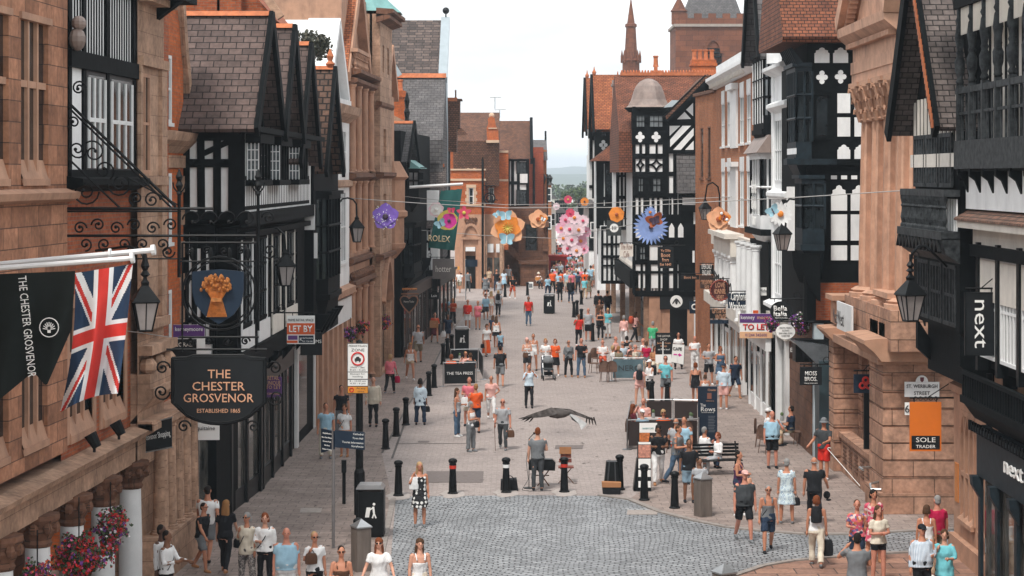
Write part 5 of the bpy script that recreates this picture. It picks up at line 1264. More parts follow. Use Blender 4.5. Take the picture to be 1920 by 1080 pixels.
m=MB();v=[m.addv(p)for p in((X(1280),Yt+1,Z(42)),(X(1398),Yt+1,Z(42)),(X(1398),Yt+7.5,Z(42)),(X(1280),Yt+7.5,Z(42)),(X(1300),Yt+3,Z(-14)),(X(1382),Yt+3,Z(-14)),(X(1382),Yt+5,Z(-14)),(X(1300),Yt+5,Z(-14)))]
for f in((0,1,5,4),(1,2,6,5),(2,3,7,6),(3,0,4,7),(4,5,6,7)):m.face([v[i]for i in f])
m.build('roof',SLATEG,CT)
SP=thing('church_spire','slender dark stone spire rising over the orange roofs','spire',(wx(1183,250),250,0))
m=MB();c=(wx(1183,250),250,0);m.lathe([(1.15,5),(1.1,wz(116,250)),(1.25,wz(114,250)),(.85,wz(110,250)),(.62,wz(52,250)),(.78,wz(50,250)),(.72,wz(45,250)),(.5,wz(44,250)),(.06,wz(-2,250)),(.02,wz(-14,250))],c,8,a0=PI/8);m.build('steeple',RSTONE,SP)
m=MB()
for k in range(8):a=k*PI/4;m.lathe([(.16,0),(.16,.8),(.02,1.6)],(c[0]+1.1*math.cos(a),250+1.1*math.sin(a),wz(118,250)),6)
m.build('pinnacles',RSTONE,SP)
CS=thing('chimney_stack','wide orange chimney stack with crown pots in front of the church tower','chimney',(wx(1320,118),118,0))
chimney(CS,wx(1298,118),wx(1342,118),118,119.2,8,wz(112,118),BRICKO,4)
# ================================================================ END OF THE STREET
B=thing('corner_house','orange brick corner house with pale stone trim and arched doorway at the crossroads','house',(-3.3,166,0))
Yc=160;Fc=front(Yc);X=lambda x:wx(x,Yc);Z=lambda y:wz(y,Yc)
ops=[(X(880),X(887),Z(318),Z(295)),(X(879),X(888),Z(384),Z(352))]
wall(MB(),Fc,X(838),X(909),Z(402),Z(270),ops,n=0,d=.25).box(Fc,X(838),X(909),-9,-.4,3,Z(270)).build('wall',BRICKO,B)
STF=plain('pale_trim',(.52,.36,.25),.8,.1,2)
for a,b,c,e in ops:
 win(Fc,a,b,c,e,B,WPAINT,GLASS,n=0,d=.15,bars=(1,2));m=MB()
 for k in range(5):z=c+(e-c)*k/5;w_=.28 if k%2 else .18;m.box(Fc,a-w_,a,0,.04,z,z+(e-c)/5-.01);m.box(Fc,b,b+w_,0,.04,z,z+(e-c)/5-.01)
 m.box(Fc,a-.2,b+.2,0,.06,e,e+.25);m.build('stone_surround',STF,B)
m=MB()
for y,h in((270,3),(318,1.6),(337,2),(384,1.5)):m.box(Fc,X(837),X(911),0,.12,Z(y+h),Z(y-h))
m.build('stone_band',STF,B)
Fs2=SW(X(909),Yc,.03,1);Fs2=Fs2.F
MB().box(Fc,X(909),X(953),-9,-1.2,3,Z(282)).build('side_wall',BRICKO,B)
F3c=front(Yc+1.2)
for y0,y1 in((290,320),(352,382)):win(F3c,X(916),X(926),Z(y1),Z(y0),B,CREAM,GLASS,n=.2,d=.1,bars=(1,2))
m=MB();m.box(F3c,X(909),X(953),0,.08,Z(340),Z(336));m.box(F3c,X(909),X(953),0,.08,Z(286),Z(282));m.build('stone_band',STF,B)
m=MB();m.prism(street(0,0,0,1),[(159.6,Z(264)),(164,Z(208)),(168,Z(264)),(168,8),(160.2,8)],X(850),X(936));m.build('roof',TILEB,B)
m=MB();m.box(Fc,X(842),X(905),-.4,.1,Z(270),Z(263));m.prism(Fc,[(X(857),Z(264)),(X(857),Z(232)),(X(880),Z(255)),(X(883),Z(264))],-3,-.5);m.build('dormer',TILEB,B)
m=MB();pts=[(915,270),(914,245),(917,236),(916,228),(921,222),(927,226),(929,240),(933,250),(934,270)];m.prism(Fc,[(X(924+(a-924)*1.15),Z(b-4))for a,b in pts],.3,.9);m.build('shaped_gable',BRICKO,B)
m=MB();m.ball((X(922),Yc-.6,Z(217)),.22);m.box(Fc,X(912),X(936),.2,1.0,Z(268),Z(263));m.box(Fc,X(916),X(932),.2,1.0,Z(242),Z(240));m.build('gable_stone',STF,B)
m=MB();m.tube([(X(905),Yc-.1,0),(X(905),Yc-.1,Z(280))],.1,6);m.build('downpipe',IRON,B)
ops=[(X(872),X(892),.0,Z(463))]
wall(MB(),Fc,X(853),X(909),0,Z(402),ops,n=.1,d=.5).box(Fc,X(853),X(909),-8,-.5,0,Z(402)).build('stone_base',STONEP,B)
m=MB();pts=[(X(883+15*math.cos(PI*k/12)),Z(443-22*math.sin(PI*k/12)))for k in range(13)]
for p,q in zip(pts,pts[1:]):m.bar(Fc,p,q,.22,.1,.3)
m.box(Fc,X(864),X(902),.1,.35,Z(449),Z(444));m.box(Fc,X(862),X(868),.1,.3,0,Z(446));m.box(Fc,X(897),X(903),.1,.3,0,Z(446));m.build('arch',STONEP,B)
MB().box(Fc,X(873),X(891),-.35,-.3,0,Z(480)).build('door',BLACKV,B)
MB().box(Fc,X(873),X(891),-.3,.15,Z(471),Z(463)).build('door_blind',WPAINT,B)
MB().box(Fc,X(858),X(865),.1,.14,Z(506),Z(499)).build('yellow_notice',plain('yellow_notice',(.6,.28,.05),.6),B)
m=MB()
for k in range(10):m.ball((X(874+k*2),Yc-.15,Z(412+(k%3)*4)),(.15,.12,.2),6,4)
m.build('carved_panel',STONED,B)
for x0 in(914,930):MB().box(Fc,X(x0),X(x0+11),-1.0,-.8,Z(474),Z(458)).build('white_panel',WPAINT,B)
MB().box(Fc,X(909),X(945),-8,-1.1,0,Z(402)).build('shop_wall',STONEP,B)
for x0 in(912,926):MB().box(Fc,X(x0),X(x0+11),-1.1,-1.02,Z(520),Z(484)).build('display_window',GLASSD,B)
for x0 in(908,938):m=MB();m.tube([(X(x0+2),Yc+.2,0),(X(x0+2),Yc+.2,Z(452))],.14,8);m.build('column',STONEL,B)
m=MB();c=(X(918),Yc-.3,Z(372));m.torus(c,.42,.06,16,5);m.torus(c,.25,.04,12,4)
for k in range(6):m.torus((X(909+k*4),Yc-.3,Z(352+(k%2)*26)),.18,.03,10,4,a0=.4,a1=5)
m.build('iron_bracket',IRON,B)
T=thing('timber_house','brown roofed house with one black timber gable beyond the orange corner house','house',(0,174,0))
Yc=168;Fc=front(Yc);X=lambda x:wx(x,Yc);Z=lambda y:wz(y,Yc)
m=MB();m.prism(street(0,0,0,1),[(167.4,Z(298)),(172,Z(224)),(176,Z(298))],X(925),X(994));m.build('roof',TILEB,T)
m=MB();g=street(0,0,0,1);m.bar(g,(166.9,Z(303)),(172,Z(222)),.5,X(994),X(994)+.25);m.bar(g,(177,Z(303)),(172,Z(222)),.5,X(994),X(994)+.25);m.build('bargeboard',BLACK,T)
MB().box(Fc,X(952),X(990),-9,0,Z(392),Z(298)).build('wall',WHITE,T)
timber(T,Fc,[X(v)for v in(953,961,972,989)],[Z(v)for v in(299,343,389)],n=0,w=.25)
for y0,y1 in((304,326),(356,386)):win(Fc,X(968),X(987),Z(y1),Z(y0),T,BLACK,GLASS,n=.14,d=.08,bars=(3,1))
MB().box(Fc,X(975),X(989),.0,.2,Z(343),Z(326)).build('scalloped_panel',WHITE,T)
MB().box(Fc,X(963),X(1000),-8,0,Z(405),Z(388)).build('beam',BLACK,T)
B=thing('red_house','plain bright red brick house end with drainpipes at the end of the street','house',(2,180,0))
Yc=176;Fc=front(Yc);X=lambda x:wx(x,Yc);Z=lambda y:wz(y,Yc)
MB().box(Fc,X(988),X(1019),-9,0,Z(388),Z(276)).build('wall',bricky('bright_brick',(.36,.07,.03),(.28,.05,.024),(.2,.09,.06),.23,.078,.006,bump=.2,dirt=.2),B)
m=MB();m.prism(street(0,0,0,1),[(177,Z(300)),(182,Z(260)),(187,Z(300))],X(1000),X(1027));m.build('roof',SLATEG,B)
MB().box(Fc,X(1019),X(1026),-9,-3,3,Z(280)).build('far_wall',BRICKB,B)
m=MB();m.tube([(X(1001),Yc-.1,Z(388)),(X(1001),Yc-.1,Z(296))],.12,6);m.tube([(X(1024),Yc+3,Z(262)),(X(1024),Yc+3,Z(244))],.1,6);m.build('downpipe',IRON,B)
D=thing('sandstone_arcade','dark red sandstone arcade and steps at the far corner of the crossroads','building',(0,166,0))
Yc=165;Fc=front(Yc);X=lambda x:wx(x,Yc);Z=lambda y:wz(y,Yc)
wall(MB(),Fc,X(943),X(1026),0,Z(388),[(X(948),X(972),0,Z(440)),(X(984),X(1008),Z(470),Z(420))],n=0,d=.6).box(Fc,X(943),X(1026),-9,-1,0,Z(388)).build('wall',STONED,D)
m=MB();m.bar(Fc,(X(945),Z(455)),(X(978),Z(490)),.5,0,.15);m.box(Fc,X(975),X(1022),0,1.4,0,Z(492));m.box(Fc,X(972),X(1024),0,1.6,Z(494),Z(488));m.box(Fc,X(1018),X(1028),-.2,.6,0,Z(445));m.box(Fc,X(1017),X(1029),-.3,.8,Z(470),Z(462));m.box(Fc,X(1017),X(1029),-.3,.8,Z(425),Z(415));m.build('buttress',STONED,D)
MB().box(Fc,X(986),X(1006),-.55,-.4,Z(470),Z(421)).build('pane',GLASS,D)
def row(x0,x1,yt,yb,Y,dep,lab,m,rm,beams=0,nm='terrace_house'):
 Fc=front(Y);t=thing(nm,lab,'house',(wx((x0+x1)/2,Y),Y,0))
 a,b,c,e=wx(x0,Y),wx(x1,Y),0,wz(yt,Y)
 MB().box(Fc,a,b,-dep,0,0,e).build('wall',m,t)
 xm=(a+b)/2
 MB().prism(Fc,[(a-.3,e-.1),(xm,e+(b-a)*.5),(b+.3,e-.1)],-dep,.2).build('roof',rm,t)
 k=max(1,int((b-a)/1.6))
 for i in range(k):
  u=a+(b-a)*(i+.5)/k
  for z in(3.8,6.4):
   if z+1.4<e:win(Fc,u-.4,u+.4,z,z+1.3,t,WPAINT,GLASS,n=.1,d=.05,bars=(2,2),t=.06)
 if beams:timber(t,Fc,[a+.1+(b-a-.2)*i/5 for i in range(6)],[2.9,5.6,e-.1],n=0,w=.22)
 return t
row(1026,1042,385,540,205,14,'pale narrow house on the left of the far street',CREAM,SLATEG)
row(1018,1034,345,540,192,12,'brown brick house just past the red house end',BRICKB,SLATEG)
row(1040,1062,398,540,260,20,'white gabled house standing far down the street on the left',WHITE,SLATEG,1)
row(1062,1084,404,540,300,20,'far grey roofed white house closing the street end',WHITE,SLATEG,0)
row(1084,1106,398,540,270,20,'far white gabled house left of the timber turret',WHITE,SLATEG,1)
row(1104,1128,388,540,165,12,'dark timbered house tucked behind the far turret',WHITE,SLATEG,1)
row(1120,1160,330,540,158,9,'tall black framed house adjoining the far turret',WHITE,TILE,1)
row(1085,1108,425,540,210,20,'low white shop row on the right of the far street',WHITE,SLATEG,1)
for i,x in enumerate((1019,1026,1031)):
 t=thing('lamp_post',['dark far lamp post closest to the red house','dark far lamp post in the middle of three','dark far lamp post nearest the open street'][i],'lamp post',(wx(x,178+8*i),178+8*i,0),'far lamp posts past the red house')
 Y=178+8*i;X0=wx(x,Y);MB().tube([(X0,Y,0),(X0,Y,wz(345,Y))],.09,6).build('pole',IRON,t);MB().lathe([(.12,0),(.25,.5),(.3,.55),(.05,.9)],(X0,Y,wz(345,Y)),6).build('lantern',BLACKV,t)
for i,(x,y0,y1,Y,lab)in enumerate(((928,205,182,164,'thin television aerial above the orange corner house'),(937,222,205,168,'smaller television aerial on the brown roof ridge'))):
 t=thing('aerial',lab,'aerial',(wx(x,Y),Y,wz(y0,Y)));m=MB();X0=wx(x,Y);m.tube([(X0,Y,wz(y0,Y)),(X0,Y,wz(y1,Y))],.04,5);m.build('mast',STEEL,t)
 m=MB();m.tube([(X0-.4,Y,wz(y1+1,Y)),(X0+.5,Y,wz(y1,Y))],.03,4)
 for k in range(5):m.tube([(X0-.3+k*.17,Y-.2,wz(y1+.7,Y)),(X0-.3+k*.17,Y+.2,wz(y1+.7,Y))],.015,4)
 m.build('antenna',STEEL,t)
LEAF=[plain('leaf_dark',(.035,.06,.022),.7,.3,2),plain('leaf_mid',(.06,.10,.035),.7,.3,2),plain('leaf_light',(.10,.14,.05),.7,.3,2)]
def tree(name,lab,base,h,r,n,lf,mats=LEAF,seed=1,cat='tree',trunk_r=.3,flat=.8):
 rd=random.Random(seed);t=thing(name,lab,cat,base);m=MB();bx,by,bz=base
 m.tube([(bx,by,bz),(bx+.05*r,by,bz+h*.4),(bx,by,bz+h*.7)],[trunk_r,trunk_r*.7,trunk_r*.3],7)
 cl=[]
 for i in range(14):
  a=rd.random()*2*PI;e=rd.uniform(-.3,1);q=Vector((math.cos(a)*math.sqrt(1-min(1,e*e)),math.sin(a)*math.sqrt(1-min(1,e*e)),e*flat))*r*rd.uniform(.45,.85)
  c=Vector((bx,by,bz+h*.68))+q;cl.append((c,r*rd.uniform(.25,.45)));m.tube([(bx,by,bz+h*.45),tuple(c)],[trunk_r*.35,trunk_r*.08],5)
 m.build('trunk',WOODR,t);m=MB()
 for i in range(n):
  c,cr_=cl[i%len(cl)];d=Vector((rd.gauss(0,1),rd.gauss(0,1),rd.gauss(0,1))).normalized()*cr_*rd.random()**.4;p=c+d
  a=Vector((rd.uniform(-1,1),rd.uniform(-1,1),rd.uniform(-1,1))).normalized();b=a.cross(Vector((rd.uniform(-1,1),rd.uniform(-1,1),rd.uniform(-1,1)))).normalized()
  m.cur=rd.choice((0,1,1,2))%len(mats);s=lf*rd.uniform(.6,1.3);m.poly([p-a*s,p+b*s*.6,p+a*s,p-b*s*.6])
 m.build('crown',mats,t,recalc=False);return t
rd=random.Random(61);m=MB()
for i in range(9000):
 c=i%60;X0=-6+c*1.1+rd.gauss(0,.9);Y0=560+(c*37%60)+rd.gauss(0,2);hh=5.2+2.6*noise.noise(Vector((c*.9,3,0)))+1.2*math.sin(c*2.3);p=Vector((X0,Y0,hh*rd.random()**.55))
 a=Vector((rd.uniform(-1,1),rd.uniform(-1,1),rd.uniform(-1,1))).normalized()*.45;b=a.cross(Vector((.3,rd.uniform(-1,1),1))).normalized()*.35;m.cur=rd.choice((0,0,1));m.poly([p-a,p+b,p+a,p-b])
setting(m.build('distant_wood',LEAF[:2],recalc=False),'stuff')
for k in range(5):row(1030+k*17,1044+k*17,[372,380,368,377,366][k],540,400+13*k,10,['small far grey roofed house, leftmost under the distant trees','small far red roofed house, second from left under the distant trees','small far pale house in the middle under the distant trees','small far brick house, fourth under the distant trees','small far house, rightmost under the distant trees beside the turret'][k],[CREAM,WHITE,WHITE,BRICKB,CREAM][k],[SLATEG,TILE,SLATEG,TILEB,SLATEG][k])
tree('tree','green leafy tree rising behind the far end of the street',(wx(1078,330),330,0),wz(338,330),2.0,1200,.22,seed=4)
tree('tree','low dark tree at the foot of the far roofs',(wx(1062,320),320,0),wz(366,320),1.6,700,.22,seed=9)
tree('roof_shrub','dark shrub sprouting from the gutter beside the white pediment',(wx(581,73),73,11.2),3.1,.85,1500,.075,seed=5,cat='shrub',trunk_r=.04,mats=[plain('shrub_leaf',(.03,.035,.022),.8,.3,4),plain('shrub_leaf_light',(.06,.055,.035),.8,.3,4)])
# ================================================================ STREET FURNITURE
RED=plain('red_band',(.5,.03,.015),.5,.05);REFL=plain('white_band',(.75,.75,.75),.5,.03)
def make_bollard(band=None,lab='',grp='black bollards along the street'):
 t=thing('bollard',lab,'bollard',(0,0,0),grp)
 m=MB();m.smooth=True
 m.lathe([(.15,0),(.15,.03),(.115,.06),(.105,.3),(.09,.62),(.085,.78),(.10,.8),(.10,.84),(.085,.85)],(0,0,0),12);m.build('post',IRON,t,smooth=False)
 m=MB();m.lathe([(.08,.84),(.12,.88),(.125,.93),(.09,.97),(.03,.99)],(0,0,0),12);m.build('cap',IRON,t)
 if band:MB().lathe([(.098,.70),(.099,.79)],(0,0,0),12).build('band',band,t)
 return t
bl=[(747,930,None,'plain black bollard at left end of the bollard row by the cobbles'),(849,926,RED,'red banded black bollard between the polka dot woman and the white banded one'),(949,924,REFL,'white banded black bollard beside the open bag'),(1058,923,RED,'red banded black bollard in front of the folding chair'),(1162,918,None,'black bollard rising behind the speaker case'),(723,842,None,'lowest left bollard of the diagonal trio'),(743,818,None,'middle bollard of the diagonal trio on the left pavement edge'),(761,797,None,'upper bollard of the diagonal trio on the left'),(804,742,None,'bollard left of the cafe barrier, nearer of a pair'),(814,727,None,'bollard left of the cafe barrier, farther of a pair'),(831,683,None,'black bollard at the far left corner of the cafe barrier'),(839,672,None,'black bollard just left of the mid street litter bin, nearer one'),(847,664,None,'black bollard touching the left side of the mid street litter bin'),(947,557,None,'distant bollard by the striding couple at the crossroads'),(989,554,None,'distant bollard standing alone left of the red shirted man'),(976,534,None,'smallest far bollard by the dark stone steps'),(1090,571,None,'far bollard right of the three walkers in dark clothes'),(1076,595,None,'bollard just right of the far litter bin, first of three'),(1082,592,None,'bollard just right of the far litter bin, second of three'),(1090,610,None,'bollard left of the grey shirted man near the cafe'),(1111,640,None,'bollard left of the open air cafe tables'),(1208,938,None,'black bollard in front of the picture menu board'),(1265,953,None,'black bollard on the kerb left of the wooden post'),(1222,762,None,'black bollard beside the girl with the rucksack'),(672,1052,None,'black bollard behind the wooden post at bottom left'),(1251,765,None,'short black bollard at the back corner of the cafe barriers')]
protos={}
for x,y,b,lab in bl:
 k=b.name if b else ''
 X0,Y0=gpt(x,y)
 if k not in protos:
  protos[k]=make_bollard(b,lab);protos[k].location=(X0,Y0,0)
 else:copy_tree(protos[k],(X0,Y0,0),0,lab)
for i,(x,y)in enumerate(((849,926),(949,924),(1058,923),(747,930))):
 X0,Y0=gpt(x,y);m=MB();n=14
 m.poly([(X0+.33*math.cos(2*PI*k/n)*(1+.15*math.sin(3*k)),Y0-.05+.8*math.sin(2*PI*k/n)*(1+.1*math.cos(2*k)),.012)for k in range(n)]);setting(m.build('cement_patch',plain('cement',(.36,.32,.30),.9,.15,6)))
def wood_post(Y,X0,lab,first=[None]):
 if first[0]is None:
  t=thing('wooden_post',lab,'post',(0,0,0),'square wooden posts with metal caps');first[0]=t
  m=MB();m.box(None,-.17,.17,-.17,.17,0,1.0)
  for k in range(5):m.box(None,-.175+.07*k,-.165+.07*k,-.174,-.1,.02,.98)
  m.build('shaft',WOODR,t)
  m=MB();v=[m.addv(p)for p in((-.19,-.19,1.0),(.19,-.19,1.0),(.19,.19,1.0),(-.19,.19,1.0),(0,0,1.16),(-.19,-.19,.97),(.19,-.19,.97),(.19,.19,.97),(-.19,.19,.97))]
  for f in((0,1,4),(1,2,4),(2,3,4),(3,0,4),(5,6,1,0),(6,7,2,1),(7,8,3,2),(8,5,0,3)):m.face([v[i]for i in f])
  m.build('cap',STEEL,t);t.location=(X0,Y,0);t.rotation_euler.z=.5
 else:copy_tree(first[0],(X0,Y,0),.5,lab)
wood_post(gy(968),wx(1318,gy(968)),'weathered square post on the kerb below the dark panel totem')
wood_post(gy(1070),wx(677,gy(1070)),'weathered square post in front of the steel topped bin')
wood_post(40.4,wx(1358,40.4),'weathered post with only its metal tip showing at the bottom edge')
def make_bin(lab):
 t=thing('litter_bin',lab,'bin',(0,0,0),'black street litter bins')
 m=MB();m.box(None,-.31,.31,-.27,.27,.06,1.12);m.box(None,-.27,.27,-.23,.23,0,.06)
 for s in(-1,1):m.box(None,s*.31-.03,s*.31+.03,-.3,.3,.04,1.18)
 m.build('body',BLACKV,t)
 m=MB();m.prism(Fr(0,0,1,0,0,-1),[(-.34,1.18),(.34,1.18),(.34,1.2),(.27,1.28),(-.27,1.28),(-.34,1.2)],-.29,.29);m.build('lid',STEEL,t)
 m=MB();Fq=Fr(0,-.27,1,0,0,-1)
 m.prism(Fq,[(-.12,.5),(-.08,.74),(.02,.74),(-.02,.5)],0,.006);m.ball((.1,-.275,.82),(.035,.006,.035),8,5);m.bar(Fq,(.08,.76),(.1,.6),.05,0,.007);m.bar(Fq,(.1,.6),(.06,.48),.035,0,.007);m.bar(Fq,(.1,.6),(.15,.48),.035,0,.007);m.bar(Fq,(.08,.74),(.0,.68),.03,0,.007)
 m.build('litter_symbol',LETW,t);return t
b0=make_bin('large black bin with steel lid, nearest, behind the wooden post');X0,Y0=gpt(695,1005);b0.location=(X0,Y0,0)
copy_tree(b0,(*gpt(866,660),0),.05,'black bin in mid street beside the cafe bollards');copy_tree(b0,(*gpt(1030,588),0),-.1,'small far black bin right of the man in red')
Yp=gy(965);Fs=front(Yp-.12)
t=thing('zone_sign_post','white pedestrian zone sign on a thick black post behind the bin','sign',(wx(674,Yp),Yp,0))
m=MB();m.lathe([(.14,0),(.14,1.1),(.10,1.2),(.085,4.5),(.02,4.55)],(wx(674,Yp),Yp,0),12);m.build('post',IRON,t)
a,b=wx(652,Yp),wx(691,Yp);zz=lambda y:wz(y,Yp)
MB().box(Fs,a,b,-.02,0,zz(710),zz(643)).box(Fs,a,b,-.02,0.0,zz(723),zz(711)).build('plate',LETW,t)
MB().box(Fs,a,b,-.02,0,zz(737),zz(723.5)).build('orange_plate',plain('orange_plate',(.65,.25,.02),.5),t)
m=MB()
for(x0,x1,y0,y1)in((652,691,643,644),(652,691,696,697.2),(652,652.8,643,737),(690.2,691,643,737),(652,691,709.5,711),(652,691,722.5,724),(652,691,736,737)):m.box(Fs,wx(x0,Yp),wx(x1,Yp),0,.003,zz(y1),zz(y0))
m.build('border',LETB,t)
cx=(a+b)/2
m=MB();m.torus(Fs.p(cx,.005,zz(672)),.16,.022,20,5);m.build('red_ring',plain('sign_red',(.6,.02,.02),.5),t)
m=MB();m.box(Fs,cx-.08,cx+.08,0,.008,zz(676),zz(671));m.prism(Fs,[(cx-.05,zz(671)),(cx-.035,zz(668)),(cx+.035,zz(668)),(cx+.05,zz(671))],0,.008);m.ball(Fs.p(cx-.05,.005,zz(677)),.018,6,4);m.ball(Fs.p(cx+.05,.005,zz(677)),.018,6,4);m.build('car_symbol',LETB,t)
for s,y,h,w_ in(('PEDESTRIAN',648,.05,.46),('ZONE',655.5,.075,.34),('Mon - Sat',688,.045,.36),('8 am - 6 pm',693,.045,.4),('Except for',700.5,.04,.38),('loading',705.5,.04,.26),('8 - 10.30 am',713.5,.04,.42),('4.30 - 6 pm',718.5,.04,.4),('At any',727.5,.045,.24),('time',733,.045,.17)):
 text(s,Fs,cx+(.08 if s in('At any','time')else 0),zz(y),h,LETB,t,n=.002,width=w_,depth=.003)
m=MB();m.torus(Fs.p(wx(660,Yp),.005,zz(730)),.05,.014,14,4);m.build('no_waiting_symbol',plain('sign_red',(.6,.02,.02),.5),t)
Yp=gy(1028);t=thing('finger_post','slim grey pole carrying two navy direction boards, left foreground','signpost',(wx(625,Yp),Yp,0))
m=MB();m.tube([(wx(625,Yp),Yp,0),(wx(625,Yp),Yp,wz(808,Yp))],.04,10);m.build('pole',plain('pole_grey',(.16,.15,.15),.5,.1),t)
Fs=front(Yp-.06);a,b=wx(628,Yp),wx(684,Yp)
MB().prism(Fs,[(a,wz(806,Yp)),(b,wz(810,Yp)),(b,wz(843,Yp)),(a,wz(838,Yp))],-.04,0).build('board',NAVY,t)
for i,s in enumerate(('Cathedral','Town Hall','Tourist Information','Storyhouse')):text(s,Fs,b-.03-[.12,.13,.25,.14][i],wz(813.5+i*7.8,Yp),.045,LETW,t,n=.004,width=[.24,.25,.5,.28][i],rot=-.07)
Fa=ang(wx(627,Yp),Yp-.07,180-48,-1);Fa=Fr(wx(626,Yp),Yp-.05,-.72,.69,-.69,-.72)
L=.46
MB().prism(Fa,[(0,wz(808,Yp)),(L,wz(806,Yp)),(L,wz(852,Yp)),(0,wz(842,Yp))],-.04,0).build('board',NAVY,t)
Fb_=Fr(wx(626,Yp)-.72*L,Yp-.05+.69*L,.72,-.69,-.69,-.72)
for i,s in enumerate(('Amphitheatre','River Dee Minster','Groves Park','The Rows','Visitor Centre')):text(s,Fb_,L/2,wz(814+i*7.4,Yp),.035,LETW,t,n=.004,width=[.32,.38,.3,.2,.34][i])
Yp=gy(945);t=thing('service_post','short thin black post with a meter box on the left pavement','post',(wx(645,Yp),Yp,0))
X0=wx(645,Yp);MB().box(None,X0-.045,X0+.045,Yp-.03,Yp+.03,0,.95).build('post',IRON,t);MB().box(None,X0-.065,X0+.065,Yp-.06,Yp+.06,.85,1.18).build('box',BLACKV,t)
def lantern(t,c,s=1.0,m1=IRON):
 """four sided tapering lantern hanging below c"""
 x,y,z=c;m=MB();m.lathe([(.03*s,.0),(.05*s,-.06*s),(.09*s,-.1*s),(.08*s,-.16*s),(.31*s,-.40*s),(.33*s,-.43*s),(.29*s,-.45*s)],(x,y,z),4,a0=PI/4+.3)
 m.build('lantern_roof',m1,t)
 m=MB();T_=[(x+.28*s*math.cos(PI/4+.3+k*PI/2),y+.28*s*math.sin(PI/4+.3+k*PI/2),z-.44*s)for k in range(4)]
 B_=[(x+.15*s*math.cos(PI/4+.3+k*PI/2),y+.15*s*math.sin(PI/4+.3+k*PI/2),z-.92*s)for k in range(4)]
 for k in range(4):
  m.tube([T_[k],B_[k]],.014*s,5);m.tube([B_[k],B_[(k+1)%4]],.018*s,5)
  mt=[(T_[k][i]+T_[(k+1)%4][i])/2 for i in range(3)];mb_=[(B_[k][i]+B_[(k+1)%4][i])/2 for i in range(3)];m.tube([mt,mb_],.009*s,4)
 m.build('lantern_frame',m1,t)
 g=MB();a=[g.addv(tuple(v+(c0-v)*.06 for v,c0 in zip(p,(x,y,p[2]))))for p in T_];b=[g.addv(tuple(v+(c0-v)*.06 for v,c0 in zip(p,(x,y,p[2]))))for p in B_]
 for k in range(4):g.face([a[k],a[(k+1)%4],b[(k+1)%4],b[k]])
 g.build('lantern_glass',plain('frosted_glass',(.30,.27,.26),.25,.2,3),t)
def arm(pts,r=.03,t=None):m=MB();m.tube(pts,r,7);return m.build('arm',IRON,t)
def pp(x,y,Y):return(wx(x,Y),Y,wz(y,Y))
t=thing('street_lantern','black lantern with bird finial hanging beside the union flag','lantern',pp(272,480,38.0),'wall hung black street lanterns')
Y=36.5;lantern(t,pp(272,518,Y),1.05);m=MB();m.lathe([(.03,0),(.09,.05),(.04,.12),(.08,.2),(.05,.3),(.03,.42)],pp(272,520,Y),8);m.build('finial',IRON,t);arm([pp(272,482,Y),pp(270,486,Y),pp(264,470,Y+.1),pp(240,462,Y+.3),pp(180,470,Y+1.2)],.025,t)
t=thing('street_lantern','black lantern on a tall swan neck by the white plaster house','lantern',pp(668,400,70),'wall hung black street lanterns')
Y=70;lantern(t,pp(669,403,Y),1.0);arm([pp(633,440,Y),pp(633,395,Y),pp(635,382,Y),pp(642,373,Y),pp(652,371,Y),pp(662,374,Y),pp(668,382,Y),pp(669,403,Y)],.03,t);m=MB();x,y,z=pp(633,447,Y);m.box(None,x-.08,x+.08,Y-.08,Y+.08,z-.15,z+.15);m.build('control_box',BLACKV,t)
t=thing('street_lantern','black lantern in front of the timber house gallery, behind the iron sign frame','lantern',pp(535,470,55),'wall hung black street lanterns')
Y=56;lantern(t,pp(535,466,Y),1.1);arm([pp(478,440,Y),pp(500,430,Y),pp(520,428,Y),pp(533,440,Y),pp(535,466,Y)],.03,t)
t=thing('street_lantern','large black lantern hanging in front of the bank columns','lantern',pp(1707,500,46),'wall hung black street lanterns')
Y=44.6;lantern(t,pp(1707,510,Y),1.15);m=MB();m.lathe([(.03,0),(.1,.04),(.04,.1),(.09,.16),(.03,.25),(.03,.4)],pp(1707,511,Y),8);m.build('finial',IRON,t);arm([pp(1745,470,Y),pp(1735,461,Y),pp(1722,462,Y),pp(1711,474,Y),pp(1707,490,Y),pp(1707,512,Y)],.035,t);m=MB();m.torus(pp(1716,478,Y),.08,.015,12,5);m.tube([pp(1745,470,Y),pp(1775,500,Y+.2)],.03,6);m.build('scroll',IRON,t)
t=thing('street_lantern','black lantern hanging below the white daisy decoration','lantern',pp(1467,420,62),'wall hung black street lanterns')
Y=62;lantern(t,pp(1467,412,Y),1.0);arm([pp(1490,374,Y),pp(1480,373,Y),pp(1472,382,Y),pp(1467,395,Y),pp(1467,414,Y)],.03,t)
for x,Y,lab in((1318,80,'black swan neck lantern left of the brick house'),):
 t=thing('street_lantern',lab,'lantern',pp(x,400,Y),'wall hung black street lanterns')
 lantern(t,pp(1322,372,Y),.9);arm([pp(1349,410,Y),pp(1349,365,Y),pp(1346,350,Y),pp(1336,342,Y),pp(1326,347,Y),pp(1322,372,Y)],.03,t)
